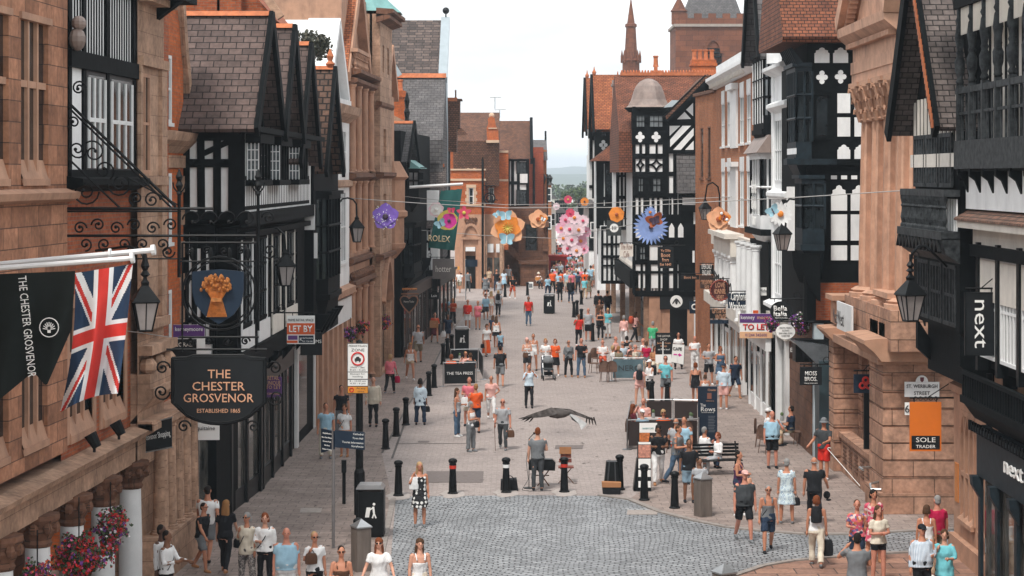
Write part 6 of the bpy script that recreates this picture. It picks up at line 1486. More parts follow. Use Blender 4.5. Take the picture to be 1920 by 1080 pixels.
def board(name,lab,x0,x1,yt,yb,Y,mt,armd=0,shape=None,group=None,armx=None,cat='sign'):
 Fs=front(Y);a,b,c,e=wx(x0,Y),wx(x1,Y),wz(yb,Y),wz(yt,Y);t=thing(name,lab,cat,((a+b)/2,Y,c),group);m=MB();cx,cz=(a+b)/2,(c+e)/2
 if shape=='oval':m.prism(Fs,[(cx+(b-a)/2*math.cos(k*PI/12),cz+(e-c)/2*math.sin(k*PI/12))for k in range(24)],-.06,0)
 else:m.box(Fs,a,b,-.06,0,c,e)
 m.build('board',mt,t)
 if armd:
  near,far=(a,b)if armd>0 else(b,a);ex=armx if armx is not None else far+armd*.6
  m=MB();m.tube([Fs.p(near,-.03,e+.08),Fs.p(ex,-.03,e+.08)],.02,5)
  for q in(.2,.8):m.tube([Fs.p(a+(b-a)*q,-.03,e-.02),Fs.p(a+(b-a)*q,-.03,e+.08)],.012,4)
  m.torus(Fs.p(far+armd*.15,-.03,e+.2),.1,.012,12,4);m.build('bracket',IRON,t)
 return t,Fs,cx,cz,b-a,e-c,(lambda y:wz(y,Y)),(lambda x:wx(x,Y))
PURP=plain('purple_sign',(.10,.03,.17),.5,.1);ORNG=plain('orange_red',(.62,.09,.015),.5,.05);CRM=plain('sign_cream',(.7,.66,.6),.6,.05);PEACH=plain('peach_sign',(.72,.42,.24),.6,.05)
t,Fs,cx,cz,W_,H_,z,x=board('estate_agent_board','white and red letting board over the pavement on the left',538,590,592,645,56,LETW,-1,armx=-6.9)
MB().box(Fs,x(538),x(590),0,.01,z(627),z(606)).build('red_band',ORNG,t);MB().box(Fs,x(560),x(588),0,.01,z(643),z(629)).build('logo_panel',NAVY,t);MB().box(Fs,x(540),x(558),0,.01,z(637),z(629)).build('logo_panel',PURP,t);MB().box(Fs,x(538),x(558),0,.01,z(643),z(638.5)).build('logo_panel',ORNG,t)
text('PRIME RETAIL SPACE',Fs,cx,z(600),.065,LETB,t,width=.7);text('LET BY',Fs,cx,z(616.5),.18,LETW,t,n=.012,width=.64,bold=.02)
text('K',Fs,x(565),z(636),.1,LETW,t,n=.012);text('GRAFTON HANSON',Fs,x(577),z(634),.04,LETW,t,n=.012,width=.28);text('020 7738 0981',Fs,x(577),z(640),.04,LETW,t,n=.012,width=.28)
t,Fs,cx,cz,W_,H_,z,x=board('hanging_sign','small black sign half hidden behind the letting board',563,604,624,666,60,BOARD,-1,armx=-6.6)
text('SIMMS',Fs,x(590),z(640),.1,LETW,t,width=.4)
t,Fs,cx,cz,W_,H_,z,x=board('estate_agent_board','purple topped board behind the iron sign frame',325,384,609,652,49.0,LETW,0)
MB().box(Fs,x(325),x(384),0,.01,z(634),z(609)).build('purple_band',PURP,t);text('kenneymoore',Fs,cx,z(618),.1,LETW,t,n=.012,width=.66)
t,Fs,cx,cz,W_,H_,z,x=board('estate_agent_board','dark purple letting board just right of the hotel sign',497,528,707,745,58,PURP,0)
text('RETAIL\nUNIQUE',Fs,cx,z(714),.12,PEACH,t,width=.4);text('TO LET',Fs,cx,z(726),.1,PEACH,t,width=.42);text('01244 345600',Fs,cx,z(738),.06,PEACH,t,width=.42)
t,Fs,cx,cz,W_,H_,z,x=board('hanging_sign','white board with dark words just under the hotel sign',356,411,793,825,48.9,LETW,0)
text('aquitaine',Fs,cx,z(804),.1,LETB,t,width=.5)
t,Fs,cx,cz,W_,H_,z,x=board('hanging_sign','black framed board behind the lower left of the iron frame',318,368,636,672,48.5,BOARD,0)
text('FLORAL',Fs,cx,z(646),.1,CRM,t,width=.45)
t,Fs,cx,cz,W_,H_,z,x=board('hanging_sign','grey square sign with pale letters below the teal banner',811,852,485,523,112,plain('grey_sign',(.14,.125,.12),.6),-1,armx=wx(806,112))
text('hotter',Fs,cx,cz,.36,CRM,t,width=.85)
t,Fs,cx,cz,W_,H_,z,x=board('hanging_sign','small black sign low on the dark shops under the grey one',805,823,548,561,112,BOARD,-1)
text('Lait',Fs,cx,cz,.14,LETW,t,width=.3)
Y=98;t=thing('heart_sign','heart shaped iron hanging sign with gilt rim on the left','sign',pp(767,568,Y));Fs=front(Y)
hp=[(.42*math.sin(a)**3,.34*math.cos(a)-.13*math.cos(2*a)-.05*math.cos(3*a))for a in[2*PI*k/24 for k in range(24)]]
m=MB();m.prism(Fs,[(wx(767,Y)+p*.95,wz(568,Y)+q*1.1)for p,q in hp],-.04,0);m.build('board',BOARD,t)
m=MB();pts=[Fs.p(wx(767,Y)+p,.0,wz(568,Y)+q*1.16)for p,q in hp];m.tube(pts+[pts[0]],.035,5);m.tube([Fs.p(wx(752,Y),0,wz(551,Y)),Fs.p(wx(785,Y),0,wz(551,Y))],.03,5);m.build('rim',plain('old_gilt',(.28,.13,.07),.5,.3,metal=.4),t)
m=MB()
for k in range(7):m.ball(Fs.p(wx(756+k*4,Y),0,wz(542,Y)),.06,6,4)
m.build('crest',GOLD,t)
text('Henry Tudor',Fs,wx(767,Y),wz(566,Y),.1,CRM,t,width=.5)
t,Fs,cx,cz,W_,H_,z,x=board('estate_agent_board','large purple white and peach letting board on the right',1387,1448,588,634,68,LETW,0)
MB().box(Fs,x(1387),x(1448),0,.01,z(605),z(588)).build('purple_band',PURP,t);MB().box(Fs,x(1387),x(1448),0,.01,z(634),z(622)).build('peach_band',PEACH,t)
text('kenney',Fs,x(1402),z(596),.13,LETW,t,n=.012,width=.46);text('moore',Fs,x(1432),z(596),.13,PEACH,t,n=.012,width=.44);text('TO LET',Fs,cx,z(613),.19,plain('sign_red',(.6,.02,.02),.5),t,width=.88,bold=.03);text('01244 345600',Fs,cx,z(628),.1,PURP,t,n=.012,width=.72)
m=MB();m.tube([Fs.p(x(1440),-.05,z(600)),Fs.p(9.6,-.05,z(600))],.025,6);m.build('bracket',IRON,t)
t,Fs,cx,cz,W_,H_,z,x=board('hanging_sign','navy hanging sign with white bold words above the letting board',1365,1405,550,578,77,NAVY,1)
text('Carphone\nWarehouse',Fs,cx,cz-.02,.32,LETW,t,width=.7,bold=.02);text('The',Fs,x(1370),z(560),.05,LETW,t,width=.07)
t,Fs,cx,cz,W_,H_,z,x=board('hanging_sign','round black restaurant sign with white words',1444,1486,565,602,64,BOARD,1,'oval')
text('Bella',Fs,cx-.03,z(578),.16,LETW,t,width=.42,bold=.02);text('Italia',Fs,cx-.03,z(588.5),.15,LETW,t,width=.42,bold=.02);text('PIZZA PASTA GRILL',Fs,cx,z(596),.04,LETW,t,width=.4)
t,Fs,cx,cz,W_,H_,z,x=board('hanging_sign','oval white sign with small dark lines of text below the purple flowers',1455,1491,608,636,63.5,LETW,1,'oval')
for i,s in enumerate(('DENTAL PEARLS','CLINIC','SKIN LASER CLINIC','CHESTER')):text(s,Fs,cx,z(614.5+i*5),.04,LETB,t,width=[.38,.22,.42,.26][i])
t,Fs,cx,cz,W_,H_,z,x=board('hanging_sign','pale strip sign with handwritten name above the round black sign',1421,1460,539,554,74,LETW,1)
text('Michael Olley',Fs,cx,z(546),.12,LETB,t,width=.6)
t,Fs,cx,cz,W_,H_,z,x=board('hanging_sign','square black tailor sign with white words, low on the right',1500,1541,688,722,62.5,BOARD,1)
text('MOSS',Fs,cx,z(700),.13,LETW,t,width=.36,bold=.01);text('BROS.',Fs,cx,z(710.5),.13,LETW,t,width=.38,bold=.01);text('MADE FOR LIFE',Fs,cx,z(718.5),.03,LETW,t,width=.4)
t,Fs,cx,cz,W_,H_,z,x=board('hanging_sign','small navy square sign with a white letter and figure',1293,1316,565,588,104,NAVY,1)
m=MB();m.torus(Fs.p(cx-.06,.02,cz+.03),.13,.035,18,5);m.build('ring_letter',LETW,t);text('2',Fs,cx+.16,cz-.14,.12,LETW,t)
t,Fs,cx,cz,W_,H_,z,x=board('hanging_sign','black tavern sign with old gilt lettering on the turreted house',1233,1263,463,503,103,BOARD,1)
for i,s in enumerate(('Ye Olde','Boot','Inn','Est 1643')):text(s,Fs,cx,z(470+i*8.6),[.13,.19,.19,.13][i],LETC,t,width=[.5,.46,.32,.56][i],bold=.02)
t,Fs,cx,cz,W_,H_,z,x=board('hanging_sign','narrow black strip sign with copper letters beside the tavern board',1277,1311,516,524,101,BOARD,1)
text('Boot Inn',Fs,cx,cz,.13,LETC,t,width=.6)
t,Fs,cx,cz,W_,H_,z,x=board('hanging_sign','cream cafe sign on the left bay of the turreted house',1162,1187,458,481,104,CRM,1)
text('The Row\nCafe',Fs,cx,cz,.34,plain('brown_letters',(.25,.13,.1),.6),t,width=.6)
t,Fs,cx,cz,W_,H_,z,x=board('hanging_sign','striped dark board with white round emblem high on the turreted house',1138,1165,413,442,112,plain('slate_sign',(.03,.035,.035),.5),1)
m=MB();m.prism(Fs,[(cx+.24*math.cos(k*PI/10),cz+.24*math.sin(k*PI/10))for k in range(20)],0,.02);m.build('roundel',LETW,t);m=MB()
for d in(-.09,0,.09):m.ball(Fs.p(cx+d,.025,cz),(.03,.01,.11),6,5)
m.build('emblem',LETB,t)
t,Fs,cx,cz,W_,H_,z,x=board('hanging_sign','stack of three narrow black and brown boards',1312,1338,497,514,98,BOARD,1)
text('OPEN DAILY\nENGLAND',Fs,cx,cz,.25,LETW,t,width=.5);MB().box(Fs,x(1312),x(1338),-.05,.01,z(526),z(516)).box(Fs,x(1313),x(1337),-.05,.011,z(541),z(528)).build('lower_boards',plain('brown_board',(.04,.018,.012),.5),t);text('THE LEATHER\nSHOP',Fs,cx,z(534),.22,LETC,t,width=.5,n=.02)
t,Fs,cx,cz,W_,H_,z,x=board('hanging_sign','round dark red shop sign with scalloped gilt edge',1331,1370,526,563,86,plain('maroon_board',(.07,.012,.012),.5),1,'oval')
m=MB();m.torus(Fs.p(cx,0,cz),.42,.03,24,5)
for k in range(18):m.ball(Fs.p(cx+.42*math.cos(k*PI/9),.0,cz+.42*math.sin(k*PI/9)),.05,6,4)
m.build('rim',plain('red_gilt',(.25,.05,.03),.5,.4,12),t);text('LOVE\nLANE',Fs,cx,z(540),.22,LETC,t,width=.4);text('ROMANTIC\nHEART',Fs,cx,z(552),.2,LETC,t,width=.5)
t,Fs,cx,cz,W_,H_,z,x=board('hanging_sign','low dark board with copper letters under the round red sign',1331,1371,580,597,86,BOARD,1);text('GIFTS & HOME\nVINTAGE',Fs,cx,cz,.22,LETC,t,width=.7)
MB().box(Fs,x(1331),x(1366),-.05,.0,z(607),z(600)).build('lower_strip',NAVY,t)
t,Fs,cx,cz,W_,H_,z,x=board('shop_sign','black fascia board with white name low among the pilasters',1480,1505,640,672,66.5,plain('brown_board',(.04,.018,.012),.5),0)
text('Ernest',Fs,cx,cz,.14,LETW,t,width=.36)
t,Fs,cx,cz,W_,H_,z,x=board('orange_box_lamp','small orange box lamp on the pole above the letting board',1412,1422,582,590,70,ORNG,0,cat='lamp')
t,Fs,cx,cz,W_,H_,z,x=board('route_sign','white number plate half hidden behind the orange sign',1697,1712,755,778,53.1,LETW,0);text('6',Fs,cx-.05,cz,.2,LETB,t)
Y=38.0;Fs=front(Y);x=lambda v:wx(v,Y);z=lambda v:wz(v,Y)
t=thing('hotel_sign','big black curved hotel sign with copper lettering hanging from a wrought iron frame','sign',pp(410,670,Y))
def outl(g=0):
 top=[(323-g,672-g),(352,671-g),(362,667-g),(458,667-g),(468,671-g),(497+g,672-g)]
 bot=[(497+g,755),(484+g,766+g)]+[(484-148*k/10,768+g+27*math.sin(PI*k/10)**.7)for k in range(1,10)]+[(336-g,766+g),(323-g,755)]
 return[(x(a),z(b))for a,b in top+bot]
m=MB();m.prism(Fs,outl(0),-.06,0);m.build('board',BOARD,t)
m=MB();P=[Fs.p(a,.0,b)for a,b in outl(-3)];m.tube(P+[P[0]],.012,4,caps=False);m.build('inner_rim',IRON,t)
m=MB();P=[Fs.p(a,-.03,b)for a,b in outl(1)];m.tube(P+[P[0]],.022,5,caps=False);m.build('rim',IRON,t)
text('THE',Fs,x(411),z(701),.165,LETC,t,width=.42);text('CHESTER',Fs,x(410),z(724),.165,LETC,t,width=.97);text('GROSVENOR',Fs,x(410),z(746),.165,LETC,t,width=1.3);text('ESTABLISHED 1865',Fs,x(410),z(770),.075,LETC,t,width=.8)
fr=thing('iron_sign_frame','wrought iron bracket full of scrolls reaching from the hotel wall','bracket',pp(300,440,Y))
m=MB();tb=lambda a,b,r=.022:m.tube([pp(*a,Y),pp(*b,Y)],r,5)
tb((118,391),(400,391),.028);tb((118,396),(340,396),.02);tb((120,442),(480,442),.026);tb((342,455),(480,455));tb((122,391),(122,500),.03);tb((336,345),(336,520),.035);tb((484,350),(484,620),.03);tb((342,455),(342,660),.02);tb((480,455),(480,660),.02);tb((120,485),(340,485),.015);tb((335,490),(480,490),.016);tb((335,632),(485,632),.02)
tb((312,655),(500,655),.02)
m.build('frame_bars',IRON,fr)
m=MB();tb((132,196),(330,388),.028);tb((130,203),(322,390),.02);tb((131,300),(225,390),.02);tb((234,330),(337,386),.015);m.build('stay_bars',IRON,fr)
def scroll(cx_,cy_,r,a0=0,turns=1.4,sgn=1,w_=.016):
 pts=[]
 for k in range(22):
  f=k/21;a=a0+sgn*f*turns*2*PI;rr=r*(1-.8*f);pts.append(pp(cx_+rr*math.cos(a),cy_+rr*math.sin(a),Y))
 m.tube(pts,w_,4);m.ball(pts[-1],w_*2.2,6,4)
m=MB()
for k in range(6):scroll(150+k*34,428-(k%2)*6,13,PI if k%2 else 0,1.3,1 if k%2 else-1);
for k in range(5):scroll(160+k*36,458,13,PI/2,1.2,1 if k%2 else-1)
scroll(160,360,26,0,1.6);scroll(225,345,24,PI,1.6,-1);scroll(285,375,16,0,1.5,-1);scroll(145,280,18,0,1.5);scroll(195,320,20,1,1.4,-1);scroll(255,372,14,2,1.4);scroll(148,165,14,0,1.6,-1);scroll(315,472,13,0,1.4);scroll(138,230,14,2,1.3);scroll(175,285,22,4,1.3)
for k in range(4):scroll(362+k*34,412,20,PI,.8,1)
for k in range(4):scroll(356+k*32,470,9,0,1.2,-1 if k%2 else 1)
for k in range(4):scroll(358+k*34,640,9,0,1.2,-1 if k%2 else 1)
scroll(503,408,13,PI,1.4);scroll(505,470,16,PI,1.4,-1);scroll(305,690,14,0,1.4,-1);scroll(515,690,14,PI,1.4);scroll(345,800,13,0,1.3,-1);scroll(475,800,13,PI,1.3);scroll(303,735,16,0,1.5);scroll(517,745,16,PI,1.5,-1)
m.build('scrollwork',IRON,fr)
m=MB();m.torus(pp(411,550,Y),.68,.022,32,5);m.torus(pp(411,550,Y),.6,.015,32,5);m.build('ring',IRON,fr)
for xx in(336,484):
 m=MB();m.lathe([(.03,0),(.05,.05),(.03,.1),(.07,.2),(.04,.28),(.065,.36),(.01,.5)],pp(xx,368,Y),6)
 for s in(-1,1):m.tube([pp(xx,365,Y),pp(xx+s*10,352,Y),pp(xx+s*12,342,Y)],.014,4)
 m.build('finial',IRON,fr)
m=MB()
for k in range(4):m.ball(pp(360+k*35,476,Y),(.05,.03,.12),6,5);
m.build('leaf_knops',IRON,fr)
sh=thing('wheatsheaf_shield','navy shield with a gilded wheatsheaf hanging inside the iron frame','shield',pp(410,550,Y));Yk=Y-.1;Fk=front(Yk)
m=MB();pts=[(360,510),(375,508),(410,505),(445,508),(457,510),(457,545),(452,570),(438,590),(410,608),(382,590),(366,570),(360,545)];m.prism(Fk,[(wx(a,Yk),wz(b,Yk))for a,b in pts],-.06,0);m.build('field',NAVY,sh)
rd=random.Random(5);m=MB();wh=lambda a,b,n=0:Fk.p(wx(a,Yk),n,wz(b,Yk))
for k in range(26):
 a=-1+2*k/25;top=535-10*(1-a*a);m.tube([wh(407+a*18,594,.03),wh(407+a*9,560,.06),wh(407+a*24,top,.05)],.014,4)
m.build('straw',GOLD,sh);m=MB()
for k in range(90):
 a=rd.uniform(-1,1);b=rd.uniform(0,1);m.ball(wh(407+a*30*(1-.25*b),546-28*b*math.sqrt(max(0,1-a*a*.5))-2,.05+.05*rd.random()),(.03,.03,.04),5,4)
m.build('wheat_ears',GOLD,sh);MB().torus(wh(407,562,.06),.12,.03,12,5,axis='y').build('tie',GOLD,sh)if False else MB().box(Fk,wx(397,Yk),wx(417,Yk),.03,.11,wz(565,Yk),wz(558,Yk)).build('tie',GOLD,sh)
Y=33.6;
t=thing('flagpole','upper white flagpole slanting out from the hotel bay','flagpole',pp(0,495,Y),'white flagpoles on the hotel')
m=MB();m.tube([pp(-30,498,Y),pp(287,469,Y)],.045,8);m.build('pole',WPAINT,t);m=MB();m.tube([pp(284,469,Y),pp(291,468,Y)],.09,10);m.tube([pp(204,477,Y),pp(208,477,Y)],.1,10);m.build('cap',WPAINT,t)
t=thing('flagpole','lower white flagpole slanting out from the hotel bay','flagpole',pp(0,500,Y-1),'white flagpoles on the hotel')
m=MB();m.tube([pp(-30,505,Y-1),pp(247,484,Y-1)],.04,8);m.build('pole',WPAINT,t);m=MB();m.tube([pp(245,484,Y-1),pp(251,483,Y-1)],.09,10);m.build('cap',WPAINT,t)
FB,FR,FW=plain('flag_blue',(.008,.03,.075),.8,.15,2),plain('flag_red',(.55,.028,.02),.8,.12,2),plain('flag_white',(.72,.72,.73),.8,.08,2)
def ujack(p,q):
 """p along the long side -1..1, q across -1..1 ; returns 0 blue 1 red 2 white"""
 P,Q=p*30,q*15
 if abs(P)<3 or abs(Q)<3:return 1
 if abs(P)<5 or abs(Q)<5:return 2
 for s in(1,-1):
  d=(Q-s*P/2)/math.hypot(1,.5)
  if abs(d)<3:
   inner=(P>0)==(s>0)
   dd=d*(1 if P>0 else-1)
   if 0<dd<2:return 1
   return 2
 return 0
NU,NV=64,120;m=MB();g=[]
for j in range(NV+1):
 v=j/NV;row=[]
 for i in range(NU+1):
  u=i/NU;xl,yl=141+(113-141)*v+9*math.sin(PI*v),512+(773-512)*v;xr_,yr_=249+(221-249)*v+2*math.sin(PI*v),495+(738-495)*v
  X0=xl+(xr_-xl)*u;Y0=yl+(yr_-yl)*u-9*math.sin(PI*u)*v;dep=.17*math.sin(u*9+v*2.2)*(0.3+v)+.08*math.sin(u*17-v*5)*v
  Yq=Y-1.0+dep;row.append(m.addv(pp(X0,Y0,Yq)))
 g.append(row)
for j in range(NV):
 for i in range(NU):
  m.cur=(0,1,2)[ujack(-1+2*(j+.5)/NV,-1+2*(i+.5)/NU)];m.face([g[j][i],g[j][i+1],g[j+1][i+1],g[j+1][i]])
o=m.build('union_flag',[FB,FR,FW],recalc=False,smooth=True);tag(o,'red white and blue crossed flag hanging down from the lower white pole','flag')
t=thing('hotel_flag','black hotel flag with white lettering and crest hanging from the pole','flag',pp(70,512,Y-1));m=MB();g=[]
bot=lambda X0:775-(X0+30)*.42 if X0<66 else(735 if X0>90 else 706+(X0-66)*1.2)
for j in range(41):
 v=j/40;row=[]
 for i in range(37):
  u=i/36;X0=-32+173*u;yb=775-78*(X0+32)/98 if X0<66 else(697+28*(X0-66)/25 if X0<91 else 725-(X0-91)*2.2)
  yt=515-7*u;row.append(m.addv(pp(X0-6*v*u,yt+(yb-yt)*v,Y-1.05+.07*math.sin(u*11+v*3)*(.2+v))))
 g.append(row)
for j in range(40):
 for i in range(36):m.face([g[j][i],g[j][i+1],g[j+1][i+1],g[j+1][i]])
m.build('cloth',plain('flag_black',(.008,.011,.010),.85,.2,2,spec=.2),t,recalc=False,smooth=True)
Yk=Y-1.22;Fk=front(Yk);text('THE CHESTER GROSVENOR',Fk,wx(51,Yk),wz(612,Yk),.135,LETW,t,n=0,width=(710-520)/FP*Yk,rot=-PI/2-.06+.16,depth=.004)
m=MB();m.torus(Fk.p(wx(92,Yk),0,wz(614,Yk)),.15,.008,20,4);
for k in range(9):a=PI*.05+k*PI*.9/8;m.bar(Fk,(wx(92,Yk),wz(618,Yk)),(wx(92,Yk)+.1*math.cos(a),wz(618,Yk)+.12*math.sin(a)),.012,0,.004)
m.bar(Fk,(wx(92,Yk),wz(624,Yk)),(wx(92,Yk),wz(612,Yk)),.05,0,.004);m.build('crest',LETW,t)
Y=100;t=thing('banner','teal fabric banner with gilt letters hung from a white pole','banner',pp(835,350,Y));m=MB();g=[]
for j in range(21):
 v=j/20;row=[]
 for i in range(17):
  u=i/16;xl,yl=827-24*v,357+107*v;xr_,yr_=867-15*v,353+117*v;row.append(m.addv(pp(xl+(xr_-xl)*u,yl+(yr_-yl)*u+(1.5*abs(math.sin(u*12))if j==0 else 0),Y+.12*math.sin(u*8+v*2)*(.3+v))))
 g.append(row)
for j in range(20):
 for i in range(16):m.face([g[j][i],g[j][i+1],g[j+1][i+1],g[j+1][i]])
m.build('cloth',plain('teal_cloth',(.008,.10,.095),.8,.1,1),t,recalc=False,smooth=True);MB().tube([pp(768,351,Y),pp(868,345,Y)],.07,7).build('pole',WPAINT,t)
Fk=front(Y-.25);text('ROLEX',Fk,wx(824,Y),wz(447,Y),.3,plain('pale_gilt',(.72,.62,.40),.5),t,width=1.06,rot=-.06,bold=.02)
def wire(lab,pts,r=.012):
 P=[pp(*p)for p in pts];q=[]
 for A,B_ in zip(P,P[1:]):
  for k in range(6):q.append(tuple(a+(b-a)*k/6 for a,b in zip(A,B_)))
 q.append(P[-1]);m=MB();m.tube(q,r,4);o=m.build('cable',plain('pale_cable',(.35,.34,.33),.6),smooth=False);tag(o,lab,'cable')
wire('nearest thin cable carrying the flowers across the street to the timber gable',[(585,366,72),(690,374,70.5),(800,382,69),(950,390,67),(1150,389,64),(1340,378,60),(1480,371,56),(1715,356,50)])
wire('farther thin cable carrying small flowers over the middle of the street',[(700,362,98),(830,376,97),(950,384,95),(1110,382,93),(1330,371,90),(1390,368,88)])
wire('lowest thin cable sagging in front of the far corner houses',[(735,427,106),(900,441,108),(1040,447,110),(1190,420,106)],.014)
wire('short dark cable from the hotel pier to the iron frame',[(232,620,40),(270,625,39),(316,632,38.2)],.01)
PCOL={}
def pm(n,c):
 if n not in PCOL:PCOL[n]=plain('petal_'+n,c,.6,.12,6)
 return PCOL[n]
PUR=pm('purple',(.20,.11,.48));PK=pm('pink',(.78,.42,.55));LPK=pm('pale_pink',(.80,.62,.68));CRI=pm('crimson',(.62,.06,.13));OR=pm('orange',(.75,.24,.03));PE=pm('peach',(.78,.42,.24));BL=pm('blue',(.22,.32,.62));LBL=pm('light_blue',(.30,.52,.62));WH=pm('white',(.78,.80,.80));YE=pm('yellow',(.62,.55,.10));DK=pm('dark',(.05,.03,.06));MG=pm('magenta',(.60,.03,.30));BRN=pm('rust',(.35,.08,.02))
def petal(m,c,a,L,wd,cup=.15,k0=.12,tip=.5):
 """a leaf shaped petal with thickness, pointing at angle a in the XZ plane"""
 ca,sa=math.cos(a),math.sin(a);n=6;top=[];bot=[]
 for j in range(n+1):
  f=j/n;w_=wd*(math.sin(PI*min(1,f**.75*.93+.07))**.6)*.5;r=k0+(L-k0)*f;d=-cup*f*f*L
  for s,lst in((1,top),(-1,bot)):lst.append((c[0]+r*ca-s*w_*sa,c[1]+d-.02*(1-f),c[2]+r*sa+s*w_*ca))
 idx=[m.addv(p)for p in top]+[m.addv(p)for p in bot[::-1]];idb=[m.addv((p[0],p[1]+.02,p[2]))for p in top+bot[::-1]]
 for j in range(n):
  m.face([idx[j],idx[j+1],idx[2*n-j],idx[2*n+1-j]]);m.face([idb[j],idb[j+1],idb[2*n-j],idb[2*n+1-j]])
 N=len(idx)
 for j in range(N):m.face([idx[j],idx[(j+1)%N],idb[(j+1)%N],idb[j]])
def flower(x,y,r,Y,n,mt,cm,lab,wd=None,rows=1,m2=None,cr=.22,parent=None,a0=.3,cup=.12,grp='giant hanging paper flowers'):
 c=pp(x,y,Y);R0=r*Y/FP
 t=parent or thing('hanging_flower',lab,'decoration',c,grp)
 for q in range(rows):
  m=MB();L=R0*(1-.25*q);w_=(wd or 2*PI/n*1.1)*L
  for k in range(n):petal(m,(c[0],c[1]-.05*q,c[2]),a0+q*PI/n+2*PI*k/n,L,w_,cup,k0=.05)
  m.build('petals',m2 if(q and m2)else mt,t)
 m=MB();m.ball((c[0],c[1]-.06*rows,c[2]),(R0*cr,R0*cr*.5,R0*cr),10,6);m.build('flower_centre',cm,t)
 return t
def butterfly(t,x,y,r,Y,mt,bm,a=0,m2=None):
 c=pp(x,y,Y);R0=r*Y/FP;m=MB()
 for an,L,w_ in((.6,1,.75),(PI-.6,1,.75),(-.6,.75,.6),(PI+.6,.75,.6)):petal(m,c,an+a,R0*L,R0*w_,.35,k0=.02)
 m.build('wings',mt,t)
 if m2:
  m=MB()
  for an,L,w_ in((.6,.6,.45),(PI-.6,.6,.45),(-.6,.45,.35),(PI+.6,.45,.35)):petal(m,(c[0],c[1]-.03,c[2]),an+a,R0*L,R0*w_,.35,k0=.02)
  m.build('wing_markings',m2,t)
 m=MB();m.tube([(c[0]-R0*.3*math.sin(-a),c[1]-.05,c[2]-R0*.35),(c[0]+R0*.3*math.sin(-a),c[1]-.05,c[2]+R0*.35)],R0*.07,6)
 m.build('insect_body',bm,t)
f=flower(723,406,26,70,5,PUR,DK,'speckled purple five petal hanging flower, leftmost of the row',wd=1.05,rows=2)
m=MB();rd=random.Random(2)
for k in range(46):a=rd.random()*2*PI;r=(.12+.32*rd.random());c=pp(723,406,69.8);m.ball((c[0]+r*math.cos(a),c[1]-.02-r*.05,c[2]+r*math.sin(a)),(.016,.01,.016),5,4)
m.build('speckles',WH,f)
f=flower(818,393,15,96,7,LPK,WH,'small pale pink hanging blossom on the teal banner',rows=2,m2=WH)
f=flower(839,413,20,95,5,YE,DK,'yellow and magenta hanging flower with butterflies over the teal banner',rows=1);flower(842,414,15,94.5,5,MG,DK,'',rows=1,parent=f,a0=1);butterfly(f,826,420,13,94.4,LBL,DK,.5);butterfly(f,846,395,9,94.4,CRI,DK,0)
flower(870,399,15,94,5,CRI,YE,'small crimson pointed hanging flower right of the banner',wd=.55)
f=flower(952,427,34,66.5,6,PE,OR,'big peach and orange hanging lily with two blue butterflies',rows=2,m2=OR,wd=.9);butterfly(f,948,405,15,66.2,LBL,WH,.1);butterfly(f,950,449,18,66.2,LBL,WH,-.05);butterfly(f,932,402,9,66.3,LBL,WH,.6)
m=MB()
for k in range(12):a=k*PI/6;c=pp(952,427,66.2);m.tube([c,(c[0]+.18*math.cos(a),c[1]-.12,c[2]+.18*math.sin(a))],.01,4)
m.build('stamens',YE,f)
f=flower(1009,411,19,65.5,5,PE,BRN,'peach hanging flower with a patterned orange butterfly, right of the lily',wd=1.0,rows=2);butterfly(f,1018,411,10,65.2,OR,DK,-.4,WH)
f=thing('hanging_flower','tall cluster of many pink daisies hanging over the far street','decoration',pp(1080,440,112),'giant hanging paper flowers')
for i,(x_,y_,r_)in enumerate(((1060,412,11),(1077,408,12),(1093,414,11),(1052,428,11),(1068,430,12),(1085,431,12),(1098,435,10),(1056,447,11),(1072,450,12),(1089,452,12),(1064,466,11),(1081,470,11),(1095,467,9))):flower(x_,y_,r_+1,112-.15*(i%3),10,LPK if i%3 else PK,OR if i%2 else CRI,'',parent=f,cr=.25)
f2=flower(1069,399,9,111,8,CRI,CRI,'red carnation on top of the pink daisy cluster');flower(1065,374,8,118,5,CRI,YE,'tiny red star flower above the daisy cluster');flower(1043,387,7,120,6,LPK,WH,'tiny pale pink flower left of the red star flower');f=flower(1096,378,8,116,5,OR,DK,'tiny orange butterfly flower right of the red star flower')
flower(1156,402,15,63.8,7,OR,BRN,'plain orange hanging flower in front of the turreted house',wd=1.15,cup=.05)
f=flower(1220,426,34,62.8,24,BL,DK,'large blue daisy with a dark butterfly hanging before the tavern',wd=.2,cr=.12);butterfly(f,1228,414,20,62.4,BRN,DK,.35,DK);flower(1219,398,12,62.7,14,BL,OR,'',wd=.3,parent=f)
f=flower(1347,411,24,60,5,PE,BRN,'peach hanging flower with orange eye marked butterfly before the brick house',wd=1.05,rows=2);butterfly(f,1357,408,14,59.7,OR,DK,-.5,BRN);m=MB();m.ball(pp(1353,400,59.4),.045,8,6);m.ball(pp(1363,412,59.4),.045,8,6);m.build('eye_spots',WH,f)
f=flower(1463,401,24,56.5,16,WH,OR,'white daisy with orange heart and pale blue butterfly hanging above a lantern',wd=.34,cr=.25);butterfly(f,1449,396,16,56.2,LBL,DK,.6)
